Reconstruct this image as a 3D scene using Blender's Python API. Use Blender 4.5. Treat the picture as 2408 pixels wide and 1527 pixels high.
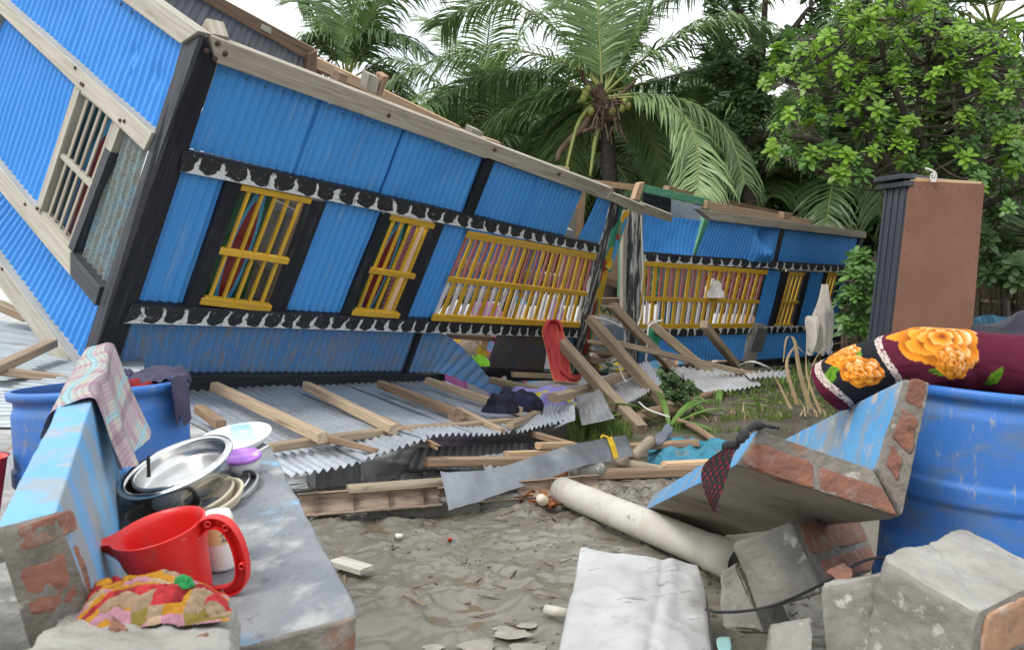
import bpy, math, random
from mathutils import Vector, Matrix, noise
R = math.radians
random.seed(7)
for o in list(bpy.data.objects): bpy.data.objects.remove(o)
S = bpy.context.scene
C = S.collection
V = Vector

# ------------------------------------------------------------ camera
W0, H0, F0, HOR = 2408.0, 1527.0, 2085.0, 700.0
EYE = V((0, 0, 1.3))
PITCH = math.atan((H0 / 2 - HOR) / F0)
cd = bpy.data.cameras.new('camera'); cam = bpy.data.objects.new('camera', cd); C.objects.link(cam)
cam.location = EYE; cam.rotation_euler = (math.pi / 2 - PITCH, 0, 0)
cd.sensor_width = 36; cd.lens = 36 * F0 / W0; cd.clip_start = 0.05; cd.clip_end = 2000
cd.dof.use_dof = True; cd.dof.focus_distance = 8.5; cd.dof.aperture_fstop = 9.0
S.camera = cam
# ------------------------------------------------------------ sky, sun, exposure
SUN_AZ, SUN_EL = R(228), R(52)
wd = bpy.data.worlds.new('World'); S.world = wd; wd.use_nodes = True
nt = wd.node_tree; nt.nodes.clear()
wo = nt.nodes.new('ShaderNodeOutputWorld'); bg = nt.nodes.new('ShaderNodeBackground')
sky = nt.nodes.new('ShaderNodeTexSky'); sky.sky_type = 'NISHITA'; sky.sun_disc = False
sky.sun_elevation = SUN_EL; sky.sun_rotation = SUN_AZ; sky.air_density = 1.2; sky.dust_density = 3.0
tcw = nt.nodes.new('ShaderNodeTexCoord'); nz = nt.nodes.new('ShaderNodeTexNoise')
nz.inputs['Scale'].default_value = 3.2; nz.inputs['Detail'].default_value = 5
rp = nt.nodes.new('ShaderNodeValToRGB'); rp.color_ramp.elements[0].position = .34; rp.color_ramp.elements[0].color = (.62, .62, .62, 1)
rp.color_ramp.elements[1].position = .55; rp.color_ramp.elements[1].color = (1, 1, 1, 1)
mx = nt.nodes.new('ShaderNodeMix'); mx.data_type = 'RGBA'
mx.inputs[7].default_value = (10.4, 10.7, 11.0, 1)
nt.links.new(tcw.outputs['Generated'], nz.inputs['Vector']); nt.links.new(nz.outputs['Fac'], rp.inputs['Fac'])
nt.links.new(rp.outputs['Color'], mx.inputs[0]); nt.links.new(sky.outputs['Color'], mx.inputs[6])
nt.links.new(mx.outputs[2], bg.inputs['Color']); bg.inputs['Strength'].default_value = 0.1
nt.links.new(bg.outputs[0], wo.inputs['Surface'])
sl = bpy.data.lights.new('sun', 'SUN'); sun = bpy.data.objects.new('sun', sl); C.objects.link(sun)
sl.energy = 1.25; sl.angle = R(14); sl.color = (1, .96, .9)
sdir = V((math.sin(SUN_AZ) * math.cos(SUN_EL), math.cos(SUN_AZ) * math.cos(SUN_EL), math.sin(SUN_EL)))
sun.rotation_euler = sdir.to_track_quat('Z', 'Y').to_euler(); sun.location = (0, 0, 30)
vs = S.view_settings; vs.view_transform = 'Standard'; vs.look = 'None'; vs.exposure = 0.72; vs.gamma = 1
S.render.engine = 'CYCLES'

# ------------------------------------------------------------ photo pixel helpers (2408 x 1527 grid)
def ray(px, py):
    r = (px - W0 / 2) / F0; u = (H0 / 2 - py) / F0
    c, s = math.cos(PITCH), math.sin(PITCH)
    d = V((r, c + u * s, u * c - s))
    return d / d.y                                   # y component = 1, so multiply by the depth
def at(px, py, d): return EYE + ray(px, py) * d
def gnd(px, py, z=0.0):
    d = ray(px, py); return EYE + d * ((z - EYE.z) / d.z)
class Plane:
    def __init__(s, p, n): s.p = V(p); s.n = V(n).normalized()
    def hit(s, px, py, off=0.0):
        d = ray(px, py); t = (s.n.dot(s.p - EYE) + off) / s.n.dot(d)
        return EYE + d * t
def lerp(a, b, t): return a + (b - a) * t
def bil(q, s, t):                                    # q = TL, TR, BR, BL
    return lerp(lerp(q[0], q[1], s), lerp(q[3], q[2], s), t)
def sn(p, sc=1.0, seed=0.0): return noise.noise(V((p[0] * sc + seed, p[1] * sc - seed, p[2] * sc + 1.7 * seed)))

# ------------------------------------------------------------ mesh builder
class MB:
    def __init__(s): s.v = []; s.f = []; s.uv = []; s.mi = []; s.col = []
    def face(s, idx, uvs=None, mi=0):
        s.f.append(tuple(idx)); s.uv.append(uvs); s.mi.append(mi)
    def vert(s, p, col=None):
        s.v.append(V(p)); s.col.append(col); return len(s.v) - 1
    def grid(s, rows, uvs=None, mi=0, close=False, cols=None, flip=False):
        n0 = len(s.v); nr = len(rows); nc = len(rows[0])
        for i, r in enumerate(rows):
            for j, p in enumerate(r):
                s.v.append(V(p)); s.col.append(cols[i][j] if cols else None)
        for i in range(nr - 1):
            for j in range(nc if close else nc - 1):
                k = (j + 1) % nc
                q = [n0 + i * nc + j, n0 + i * nc + k, n0 + (i + 1) * nc + k, n0 + (i + 1) * nc + j]
                u = None
                if uvs:
                    if close and k == 0:
                        u = [uvs[i][j], uvs[i][nc], uvs[i + 1][nc], uvs[i + 1][j]] if len(uvs[i]) > nc else [uvs[i][j]] * 4
                    else: u = [uvs[i][j], uvs[i][k], uvs[i + 1][k], uvs[i + 1][j]]
                if flip: q = q[::-1]; u = u[::-1] if u else None
                m = mi(i, j) if callable(mi) else mi
                s.face(q, u, m)
    def join(s, o, M=None, dm=0):
        n0 = len(s.v)
        for p, c in zip(o.v, o.col): s.v.append(M @ p if M else p.copy()); s.col.append(c)
        for f, u, m in zip(o.f, o.uv, o.mi): s.face([i + n0 for i in f], u, m + dm)

def obj(name, mb, mats, parent=None, loc=None, smooth=False, bevel=0.0, subsurf=0, local=False):
    """links mb (world coordinates) as one mesh object; a child is stored relative to its parents"""
    org = V((0, 0, 0))
    p = parent
    while p: org += p.location; p = p.parent
    if loc is None:
        if parent: loc = org
        else:
            n = len(mb.v); loc = sum(mb.v, V()) / n; loc.z = min(v.z for v in mb.v)
    loc = V(loc) if not local else org
    me = bpy.data.meshes.new(name)
    sh = loc if not local else V((0, 0, 0))
    me.from_pydata([tuple(v - sh) for v in mb.v], [], mb.f)
    if any(u is not None for u in mb.uv):
        uvl = me.uv_layers.new(name='UVMap'); dat = []
        for f, u in zip(mb.f, mb.uv):
            for k in range(len(f)): dat.extend(u[k] if u else (0, 0))
        uvl.data.foreach_set('uv', dat)
    if any(c is not None for c in mb.col):
        ca = me.color_attributes.new('Col', 'FLOAT_COLOR', 'POINT'); dat = []
        for c in mb.col: dat.extend((c[0], c[1], c[2], 1) if c else (1, 1, 1, 1))
        ca.data.foreach_set('color', dat)
    if not isinstance(mats, (list, tuple)): mats = [mats]
    for m in mats: me.materials.append(m)
    me.polygons.foreach_set('material_index', mb.mi)
    if smooth: me.polygons.foreach_set('use_smooth', [True] * len(me.polygons))
    me.update()
    o = bpy.data.objects.new(name, me); C.objects.link(o)
    o.parent = parent; o.location = loc - org
    if bevel:
        b = o.modifiers.new('bevel', 'BEVEL'); b.width = bevel; b.segments = 1; b.limit_method = 'ANGLE'
    if subsurf:
        b = o.modifiers.new('sub', 'SUBSURF'); b.levels = subsurf; b.render_levels = subsurf
    return o
def tag(o, label, cat, group=None, kind=None):
    if label: o['label'] = label
    if cat: o['category'] = cat
    if group: o['group'] = group
    if kind: o['kind'] = kind
    return o
def thing(name, loc, label, cat, group=None):
    o = bpy.data.objects.new(name, None); C.objects.link(o); o.location = loc; o.empty_display_size = .1
    return tag(o, label, cat, group)

# ------------------------------------------------------------ shapes
def boxuv(mb, idx, Ldir, ru=0.0, mi=0):
    p = [mb.v[i] for i in idx]
    n = (p[1] - p[0]).cross(p[2] - p[0])
    if n.length < 1e-12 and len(p) > 3: n = (p[2] - p[0]).cross(p[3] - p[0])
    if n.length < 1e-12: mb.face(idx, None, mi); return
    n.normalize(); L = Ldir
    if abs(n.dot(L)) > .8: L = n.orthogonal().normalized()
    w = n.cross(L)
    mb.face(idx, [(q.dot(L) + ru, q.dot(w) + ru * 1.7) for q in p], mi)
def hexbox(mb, fr, bk, Ldir, mi=0, ru=None):
    """fr, bk: four points each (TL,TR,BR,BL)"""
    ru = random.uniform(0, 20) if ru is None else ru
    n0 = len(mb.v)
    for p in list(fr) + list(bk): mb.vert(p)
    for q in ((3, 2, 1, 0), (4, 5, 6, 7), (0, 1, 5, 4), (1, 2, 6, 5), (2, 3, 7, 6), (3, 0, 4, 7)):
        boxuv(mb, [n0 + i for i in q], Ldir, ru, mi)
def slab(pts, n, out, inn, mb=None, mi=0):
    mb = mb or MB(); n = V(n).normalized()
    fr = [p + n * out for p in pts]; bk = [p - n * inn for p in pts]
    a = (pts[1] - pts[0]); b = (pts[3] - pts[0])
    L = (a if a.length > b.length else b).normalized()
    hexbox(mb, fr, bk, L, mi); return mb
def pslab(pl, pix, out, inn, mb=None, mi=0, off=0.0): return slab([pl.hit(x, y, off) for x, y in pix], pl.n, out, inn, mb, mi)
def beam(p0, p1, w, h, up=(0, 0, 1), segs=1, bow=0.0, mb=None, mi=0, taper=1.0, rag=0.0):
    """timber of octagonal (chamfered) section"""
    mb = mb or MB(); p0, p1 = V(p0), V(p1); L = (p1 - p0).normalized()
    sd = L.cross(V(up)).normalized(); u = sd.cross(L).normalized(); ru = random.uniform(0, 30)
    ch = min(w, h) * .12; n0 = len(mb.v)
    sec = [(-w / 2 + ch, -h / 2), (w / 2 - ch, -h / 2), (w / 2, -h / 2 + ch), (w / 2, h / 2 - ch), (w / 2 - ch, h / 2), (-w / 2 + ch, h / 2), (-w / 2, h / 2 - ch), (-w / 2, -h / 2 + ch)]
    for i in range(segs + 1):
        t = i / segs; c = lerp(p0, p1, t) + u * (bow * math.sin(math.pi * t)); k = lerp(1, taper, t)
        for a, b in sec:
            e = L * (random.uniform(-rag, rag) if i in (0, segs) else 0)
            mb.vert(c + sd * a * k + u * b * k + e)
    for i in range(segs):
        for j in range(8):
            k = (j + 1) % 8
            boxuv(mb, [n0 + i * 8 + j, n0 + i * 8 + k, n0 + (i + 1) * 8 + k, n0 + (i + 1) * 8 + j], L, ru, mi)
    boxuv(mb, [n0 + j for j in range(7, -1, -1)], L, ru, mi)
    boxuv(mb, [n0 + segs * 8 + j for j in range(8)], L, ru, mi)
    return mb
def corr(q, n, pitch=.082, amp=.010, rows=6, per=6, wob=0.0, seed=0.0, dent=None, cut=None):
    """corrugated sheet on the quad TL,TR,BR,BL; the ridges run TL->BL"""
    mb = MB(); n = V(n).normalized()
    wd = ((q[1] - q[0]).length + (q[2] - q[3]).length) / 2; ht = ((q[3] - q[0]).length + (q[2] - q[1]).length) / 2
    k = max(2, round(wd / pitch)); nc = k * per
    gr = []; uv = []
    for i in range(rows + 1):
        t = i / rows; r = []; ur = []
        for j in range(nc + 1):
            s = j / nc
            tt = t
            if cut: tt = cut(s, t)
            p = bil(q, s, tt) + n * (amp * math.cos(2 * math.pi * k * s))
            if wob: p += n * (wob * sn(p, 1.6, seed) + .35 * wob * sn(p, 5, seed))
            if dent: p += n * dent(s, tt)
            r.append(p); ur.append((s * wd, tt * ht))
        gr.append(r); uv.append(ur)
    mb.grid(gr, uv, flip=True)
    return mb
def lathe(prof, seg=40, M=None, mi=0, fn=None, mb=None, uvs=(1, 1)):
    """prof: (radius, height) list"""
    mb = mb or MB(); rows = []; uv = []; ln = 0
    for i, (r, z) in enumerate(prof):
        if i: ln += math.hypot(r - prof[i - 1][0], z - prof[i - 1][1])
        row = []; ur = []
        for j in range(seg):
            a = 2 * math.pi * j / seg; p = V((r * math.cos(a), r * math.sin(a), z))
            if fn: p = fn(p, a, i)
            row.append(M @ p if M else p); ur.append((a / 6.2832 * uvs[0], ln * uvs[1]))
        ur.append((uvs[0], ln * uvs[1])); rows.append(row); uv.append(ur)
    mb.grid(rows, uv, mi, close=True); return mb
def tube(pts, rad, seg=8, mi=0, mb=None, caps=True, flat=1.0, up=(0, 0, 1)):
    mb = mb or MB(); n = len(pts); rows = []; uv = []; ln = 0
    pts = [V(p) for p in pts]
    for i, p in enumerate(pts):
        if i: ln += (p - pts[i - 1]).length
        d = (pts[min(i + 1, n - 1)] - pts[max(i - 1, 0)]).normalized()
        a = d.cross(V(up)); a = a.normalized() if a.length > 1e-4 else d.orthogonal().normalized(); b = a.cross(d)
        r = rad(i / (n - 1)) if callable(rad) else (rad[i] if isinstance(rad, (list, tuple)) else rad)
        rows.append([p + a * (r * math.cos(2 * math.pi * j / seg)) + b * (r * flat * math.sin(2 * math.pi * j / seg)) for j in range(seg)])
        uv.append([(ln, j / seg * 6.28 * r) for j in range(seg + 1)])
    n0 = len(mb.v); mb.grid(rows, uv, mi, close=True)
    if caps:
        mb.face([n0 + j for j in range(seg)][::-1], None, mi); mb.face([n0 + (n - 1) * seg + j for j in range(seg)], None, mi)
    return mb
def spline(pts, n):
    pts = [V(p) for p in pts]; out = []; m = len(pts) - 1
    for i in range(n + 1):
        t = i / n * m; k = min(int(t), m - 1); t -= k
        p0, p1, p2, p3 = pts[max(k - 1, 0)], pts[k], pts[k + 1], pts[min(k + 2, m)]
        out.append(.5 * ((2 * p1) + (p2 - p0) * t + (2 * p0 - 5 * p1 + 4 * p2 - p3) * t * t + (3 * p1 - p0 - 3 * p2 + p3) * t ** 3))
    return out
def rock(fr, bk, n=14, amp=.01, sc=7, rnd=.12, seed=0.0, mi=0, mb=None, chip=0.0):
    """rough block from two quads (TL,TR,BR,BL), edges rounded and worn"""
    mb = mb or MB(); c = sum(list(fr) + list(bk), V()) / 8
    def P(s, t, w):
        k = rnd
        f = lambda x: x
        p = lerp(bil(fr, s, t), bil(bk, s, t), w)
        # round the edges: pull in where two coordinates are near a side
        e = [max(0, abs(x - .5) * 2 - (1 - k)) / k if k else 0 for x in (s, t, w)]
        pull = (e[0] * e[1] + e[1] * e[2] + e[0] * e[2]) * k * .22
        p = lerp(p, c, pull)
        d = (p - c).normalized()
        m = amp * (sn(p, sc, seed) + .5 * sn(p, sc * 2.3, seed + 3) + .3 * sn(p, sc * 6, seed + 5))
        if chip: m -= chip * max(0, sn(p, sc * .8, seed + 9) - .1) * min(1, e[0] * e[1] + e[1] * e[2] + e[0] * e[2] + .15)
        return p + d * m
    r = [i / n for i in range(n + 1)]
    sides = [lambda a, b: P(a, b, 0), lambda a, b: P(1 - a, b, 1), lambda a, b: P(a, 0, 1 - b), lambda a, b: P(a, 1, b), lambda a, b: P(0, b, 1 - a), lambda a, b: P(1, b, a)]
    for k, f in enumerate(sides):
        m = mi[k] if isinstance(mi, (list, tuple)) else mi
        mb.grid([[f(a, b) for a in r] for b in r], [[(a, b) for a in r] for b in r], m, flip=True)
    return mb
def lin(r, g, b): return tuple(((c / 255) / 12.92 if c / 255 <= .04045 else ((c / 255 + .055) / 1.055) ** 2.4) for c in (r, g, b))

# ------------------------------------------------------------ materials
def node(nt, t, **kw):
    n = nt.nodes.new(t)
    for k, v in kw.items(): setattr(n, k, v)
    return n
def mat(name, col, col2=None, scale=4.0, rough=.6, metal=0.0, bump=0.0, bscale=60.0, coord='Object', stretch=(1, 1, 1), dirt=None, rnd=0.0, attr=False, spec=.4, rough2=None, lo=.35, hi=.65, trans=0.0, dirt2=None, alpha=None, extra=None, bstretch=None, vein=None):
    m = bpy.data.materials.new(name); m.use_nodes = True; t = m.node_tree; B = t.nodes['Principled BSDF']
    L = t.links.new
    tc = node(t, 'ShaderNodeTexCoord'); mp = node(t, 'ShaderNodeMapping'); mp.inputs['Scale'].default_value = stretch
    L(tc.outputs[coord], mp.inputs['Vector'])
    oi = node(t, 'ShaderNodeObjectInfo')
    ad = node(t, 'ShaderNodeVectorMath', operation='MULTIPLY_ADD'); L(oi.outputs['Random'], ad.inputs[0]); ad.inputs[1].default_value = (13, 7, 5); L(mp.outputs[0], ad.inputs[2])
    vec = ad.outputs[0]
    def nz(sc, det=4, v=vec, rg=.55):
        n = node(t, 'ShaderNodeTexNoise'); n.inputs['Scale'].default_value = sc; n.inputs['Detail'].default_value = det; n.inputs['Roughness'].default_value = rg
        L(v, n.inputs['Vector']); return n
    def rmp(src, a, b):
        r = node(t, 'ShaderNodeMapRange'); r.inputs[1].default_value = a; r.inputs[2].default_value = b; L(src, r.inputs[0]); return r.outputs[0]
    def mix(fac, a, b):
        x = node(t, 'ShaderNodeMix', data_type='RGBA')
        L(fac, x.inputs[0]) if not isinstance(fac, float) else None
        for s, k in ((a, 6), (b, 7)):
            if isinstance(s, tuple): x.inputs[k].default_value = (*s, 1)
            else: L(s, x.inputs[k])
        return x.outputs[2]
    if attr:
        at_ = node(t, 'ShaderNodeAttribute', attribute_name='Col'); c = at_.outputs['Color']
        if col2: c = mix(rmp(nz(scale).outputs['Fac'], lo, hi), c, col2) if False else c
    else: c = tuple(col)
    if extra: c = extra(t, tc, L, node, mix, rmp, nz)
    if col2 is not None: c = mix(rmp(nz(scale).outputs['Fac'], lo, hi), c, tuple(col2))
    if vein:
        w = nz(vein[1], 6, rg=.7); c = mix(rmp(w.outputs['Fac'], vein[2], vein[2] + .12), c, tuple(vein[0]))
    for dd in (dirt, dirt2):
        if dd:
            v2 = vec
            if len(dd) > 4:
                m2 = node(t, 'ShaderNodeMapping'); m2.inputs['Scale'].default_value = dd[4]; L(tc.outputs[coord], m2.inputs['Vector'])
                a2 = node(t, 'ShaderNodeVectorMath', operation='MULTIPLY_ADD'); L(oi.outputs['Random'], a2.inputs[0]); a2.inputs[1].default_value = (11, 9, 3); L(m2.outputs[0], a2.inputs[2]); v2 = a2.outputs[0]
            c = mix(rmp(nz(dd[1], 7, v2, .65).outputs['Fac'], dd[2], dd[2] + dd[3]), c, tuple(dd[0]))
    if rnd:
        h = node(t, 'ShaderNodeHueSaturation'); r = node(t, 'ShaderNodeMapRange'); r.inputs[3].default_value = 1 - rnd; r.inputs[4].default_value = 1 + rnd
        L(oi.outputs['Random'], r.inputs[0]); L(r.outputs[0], h.inputs['Value'])
        if isinstance(c, tuple): h.inputs['Color'].default_value = (*c, 1)
        else: L(c, h.inputs['Color'])
        c = h.outputs[0]
    if isinstance(c, tuple): B.inputs['Base Color'].default_value = (*c, 1)
    else: L(c, B.inputs['Base Color'])
    B.inputs['Roughness'].default_value = rough; B.inputs['Metallic'].default_value = metal
    B.inputs['Specular IOR Level'].default_value = spec
    if rough2 is not None:
        r = node(t, 'ShaderNodeMapRange'); r.inputs[1].default_value = .3; r.inputs[2].default_value = .7; r.inputs[3].default_value = rough; r.inputs[4].default_value = rough2
        L(nz(scale * 1.7).outputs['Fac'], r.inputs[0]); L(r.outputs[0], B.inputs['Roughness'])
    if bump:
        v3 = vec
        if bstretch:
            m2 = node(t, 'ShaderNodeMapping'); m2.inputs['Scale'].default_value = bstretch; L(tc.outputs[coord], m2.inputs['Vector']); v3 = m2.outputs[0]
        b = node(t, 'ShaderNodeBump'); b.inputs['Strength'].default_value = bump; b.inputs['Distance'].default_value = .01
        L(nz(bscale, 6, v3, .6).outputs['Fac'], b.inputs['Height']); L(b.outputs[0], B.inputs['Normal'])
    if trans:
        B.inputs['Subsurface Weight'].default_value = 0
        ts = node(t, 'ShaderNodeBsdfTranslucent'); ms = node(t, 'ShaderNodeMixShader'); ms.inputs[0].default_value = trans
        if isinstance(c, tuple): ts.inputs[0].default_value = (*c, 1)
        else: L(c, ts.inputs[0])
        o = t.nodes['Material Output']; L(B.outputs[0], ms.inputs[1]); L(ts.outputs[0], ms.inputs[2]); L(ms.outputs[0], o.inputs['Surface'])
    if alpha is not None: B.inputs['Alpha'].default_value = alpha
    return m
def wood(name, a, b, dk, d2=None, rnd=.18, rough=.75, st=(1.2, 26, 1)):
    return mat(name, a, b, scale=1.6, coord='UV', stretch=st, rough=rough, bump=.25, bscale=3.0, dirt=(dk, 1.3, .56, .16, (1.5, 14, 1)), dirt2=d2, rnd=rnd, spec=.2)
MT = {}
MT['wood_new'] = wood('timber_pale', (.38, .29, .195), (.26, .195, .135), (.13, .098, .07), rnd=.32)
MT['wood_grey'] = wood('timber_grey', (.40, .36, .30), (.27, .235, .19), (.16, .135, .10), rnd=.08)
MT['wood_pale'] = wood('timber_bleached', (.48, .455, .39), (.36, .335, .28), (.30, .27, .21), rnd=.08)
MT['wood_brown'] = wood('timber_brown', (.30, .20, .13), (.20, .135, .09), (.11, .075, .05), rnd=.2)
MT['plank_warm'] = wood('plank_warm', (.58, .40, .25), (.45, .30, .18), (.28, .18, .11), rnd=.2)
MT['black_wood'] = wood('timber_black', (.012, .014, .018), (.02, .022, .027), (.045, .047, .05), rnd=.1, rough=.5)
MT['dark_grey'] = wood('timber_dark_grey', (.045, .05, .06), (.075, .08, .09), (.025, .027, .03), rnd=.1, rough=.5)
MT['worn_post'] = mat('post_worn', (.03, .03, .032), (.05, .05, .05), scale=2, coord='UV', stretch=(1.5, 20, 1), rough=.7, bump=.3, bscale=3, dirt=((.42, .42, .40), 1.2, .50, .08, (2.2, 16, 1)), rnd=.05)
MT['yellow'] = mat('paint_yellow', (.62, .36, .022), (.52, .31, .035), scale=3, coord='UV', stretch=(1.5, 10, 1), rough=.42, bump=.1, bscale=4, dirt=((.45, .34, .12), 2.2, .6, .2), dirt2=((.22, .10, .03), 9, .66, .06), rnd=.1)
MT['red_paint'] = mat('paint_red', (.40, .12, .10), (.33, .14, .12), scale=3, coord='UV', stretch=(1.5, 14, 1), rough=.6, dirt=((.38, .26, .22), 2.0, .56, .12), rnd=.15)
MT['white_paint'] = mat('paint_white', (.70, .67, .66), (.62, .54, .53), scale=3, coord='UV', stretch=(1.5, 14, 1), rough=.6, dirt=((.30, .20, .17), 2.2, .58, .12), rnd=.1)
MT['green_paint'] = mat('paint_green', (.06, .24, .12), (.10, .30, .18), scale=3, coord='UV', stretch=(2, 12, 1), rough=.6, dirt=((.30, .38, .30), 2.2, .55, .15), rnd=.05)
def nails(col):
    def f(t, tc, L, node, mix, rmp, nz):
        s = node(t, 'ShaderNodeSeparateXYZ'); L(tc.outputs['UV'], s.inputs[0])
        def m(op, x, y=None):
            q = node(t, 'ShaderNodeMath', operation=op)
            for i, k in enumerate((x, y)):
                if k is None: continue
                if isinstance(k, (int, float)): q.inputs[i].default_value = k
                else: L(k, q.inputs[i])
            return q.outputs[0]
        du = m('MULTIPLY', m('SUBTRACT', m('FRACT', m('DIVIDE', s.outputs['X'], .164)), .5), .164)
        wv = m('MULTIPLY', m('SUBTRACT', nz(3, 2).outputs['Fac'], .5), .06)
        dv = m('SUBTRACT', m('SUBTRACT', s.outputs['Y'], .045), wv)
        r = m('SQRT', m('ADD', m('MULTIPLY', du, du), m('MULTIPLY', dv, dv)))
        st = m('MULTIPLY', rmp(m('ABSOLUTE', du), .006, .001), m('MULTIPLY', rmp(dv, .12, .0), rmp(dv, -.004, .0)))       # rust run below the nail
        c = mix(m('MULTIPLY', st, .4), tuple(col), (.13, .12, .10))
        return mix(rmp(r, .010, .007), c, (.05, .045, .04))
    return f
def bluem(name, a, b, d, th, sp=None):
    return mat(name, a, b, scale=1.2, lo=.45, hi=.8, coord='UV', stretch=(2.5, 1, 1), rough=.42, rough2=.55, dirt=(d, 2.2, th, .18, (9, .8, 1)), dirt2=sp, spec=.35, bump=.06, bscale=7, extra=nails(a))
MT['blue'] = bluem('sheet_blue', (.060, .275, .66), (.075, .30, .69), (.16, .32, .54), .56, ((.06, .10, .16), 26, .73, .03))
MT['blue_end'] = bluem('sheet_blue_clean', (.055, .28, .74), (.07, .30, .77), (.13, .31, .62), .64)
MT['blue_dull'] = bluem('sheet_blue_deep', (.042, .225, .58), (.05, .24, .60), (.14, .27, .45), .62)
MT['blue_rust'] = mat('sheet_blue_rusted', (.05, .19, .45), (.085, .21, .42), scale=2, coord='UV', rough=.6, dirt=((.19, .185, .175), 5, .46, .22, (9, 1.2, 1)), dirt2=((.10, .085, .07), 70, .56, .06), bump=.2, bscale=60)
MT['rust_brown'] = mat('sheet_rusted_brown', (.16, .125, .10), (.10, .10, .115), scale=2.5, coord='UV', rough=.65, dirt=((.04, .12, .26), 3.0, .56, .10, (2, 1, 1)), dirt2=((.05, .04, .035), 50, .60, .05), bump=.2, bscale=60)
MT['teal_rust'] = mat('sheet_teal_rusted', (.13, .24, .30), (.17, .25, .28), scale=3, coord='UV', rough=.65, dirt=((.17, .165, .14), 3, .42, .2, (4, 2.2, 1)), dirt2=((.11, .095, .075), 75, .52, .08))
def spangle(sc): 
    def f(t, tc, L, node, mix, rmp, nz):
        v = node(t, 'ShaderNodeTexVoronoi'); v.inputs['Scale'].default_value = sc; L(tc.outputs['UV'], v.inputs['Vector'])
        s = node(t, 'ShaderNodeSeparateColor'); L(v.outputs['Color'], s.inputs[0])
        return mix(rmp(s.outputs[0], 0, 1), (.50, .54, .58), (.62, .66, .70))
    return f
MT['zinc'] = mat('galvanised', (.5, .5, .5), None, coord='UV', rough=.42, rough2=.55, metal=.7, scale=2, extra=spangle(70), dirt=((.40, .42, .44), 1.6, .54, .2), rnd=.06)
MT['zinc_new'] = mat('galvanised_bright', (.74, .77, .80), (.82, .84, .86), coord='UV', rough=.38, rough2=.52, metal=.8, scale=3, rnd=.04)
MT['zinc_dull'] = mat('galvanised_dull', (.30, .335, .36), (.22, .25, .275), coord='UV', scale=3, stretch=(5, .6, 1), rough=.5, metal=.5, dirt=((.16, .165, .165), 2, .55, .14, (4, 1, 1)))
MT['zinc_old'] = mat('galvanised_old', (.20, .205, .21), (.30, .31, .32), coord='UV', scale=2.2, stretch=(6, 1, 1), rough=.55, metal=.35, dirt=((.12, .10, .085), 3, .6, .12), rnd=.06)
MT['plaster'] = mat('cement_render', (.235, .225, .20), (.15, .143, .125), scale=7, rough=.9, bump=.6, bscale=50, dirt=((.37, .355, .32), 14, .60, .06), dirt2=((.105, .10, .085), 5.5, .57, .14), vein=((.34, .31, .27), 38, .62))
MT['mortar'] = mat('mortar_broken', (.24, .22, .195), (.15, .135, .118), scale=16, rough=.95, bump=1.0, bscale=45, dirt=((.23, .125, .085), 11, .60, .10), dirt2=((.40, .38, .34), 17, .62, .06))
MT['conc_light'] = mat('concrete_pale', (.35, .34, .31), (.26, .25, .225), scale=8, rough=.93, bump=.9, bscale=48, dirt=((.20, .19, .17), 7, .54, .14), dirt2=((.36, .23, .15), 8, .66, .04), vein=((.42, .41, .38), 30, .62))
MT['brick'] = mat('brick_red', (.27, .12, .08), (.20, .095, .068), scale=13, rough=.92, bump=.9, bscale=60, dirt=((.26, .215, .18), 17, .54, .14), dirt2=((.15, .08, .055), 24, .58, .1), rnd=.15)
MT['brick_pale'] = mat('brick_orange', (.40, .235, .14), (.32, .18, .11), scale=11, rough=.92, bump=.6, bscale=60, dirt=((.46, .40, .33), 8, .52, .12), rnd=.1)
MT['blue_wall'] = mat('wall_paint_blue', (.12, .34, .62), (.16, .38, .62), scale=5, rough=.55, bump=.12, bscale=45, stretch=(1, 1, 1), dirt=((.25, .30, .33), 4.5, .45, .16, (2.2, 2.2, .8)), dirt2=((.34, .345, .34), 7, .60, .08, (1.6, 1.6, .7)))
MT['blue_wall_strong'] = mat('wall_paint_bright_blue', (.085, .31, .60), (.12, .35, .61), scale=6, rough=.45, bump=.15, bscale=45, dirt=((.26, .29, .31), 4.2, .47, .14, (1.6, 1.6, 1.2)), dirt2=((.40, .39, .37), 9, .57, .08), vein=((.20, .27, .33), 26, .60))
MT['slab_grey'] = mat('slab_cement', (.14, .155, .17), (.23, .245, .255), scale=6.5, rough=.42, rough2=.65, bump=.2, bscale=50, dirt=((.34, .345, .34), 10, .54, .16), dirt2=((.20, .36, .52), 4.2, .60, .08), vein=((.09, .10, .11), 26, .56))
MT['under_brown'] = mat('slab_underside', (.36, .32, .26), (.27, .235, .185), scale=3, rough=.95, bump=.4, bscale=40, dirt=((.13, .105, .08), 3.5, .55, .12))
MT['drum'] = mat('drum_blue', (.034, .145, .46), (.045, .17, .50), scale=3, rough=.45, rough2=.6, bump=.08, bscale=30, dirt=((.10, .17, .30), 6, .50, .16, (1, 1, 1.6)), dirt2=((.22, .26, .32), 22, .60, .09, (2, 2, .45)), vein=((.14, .18, .26), 40, .62))
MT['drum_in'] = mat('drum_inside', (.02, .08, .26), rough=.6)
MT['steel'] = mat('stainless', (.66, .66, .655), (.58, .58, .57), scale=9, rough=.17, rough2=.28, metal=1, dirt=((.42, .40, .37), 8, .62, .12))
MT['steel_dull'] = mat('stainless_dull', (.50, .50, .49), (.36, .355, .35), scale=8, rough=.35, metal=.9, dirt=((.18, .17, .155), 7, .54, .12))
MT['red_plastic'] = mat('plastic_red', (.60, .014, .012), (.66, .022, .018), scale=5, rough=.33, rough2=.45, dirt=((.36, .07, .055), 9, .56, .14), dirt2=((.50, .38, .33), 40, .68, .04), bump=.06, bscale=40, spec=.45)
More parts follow.
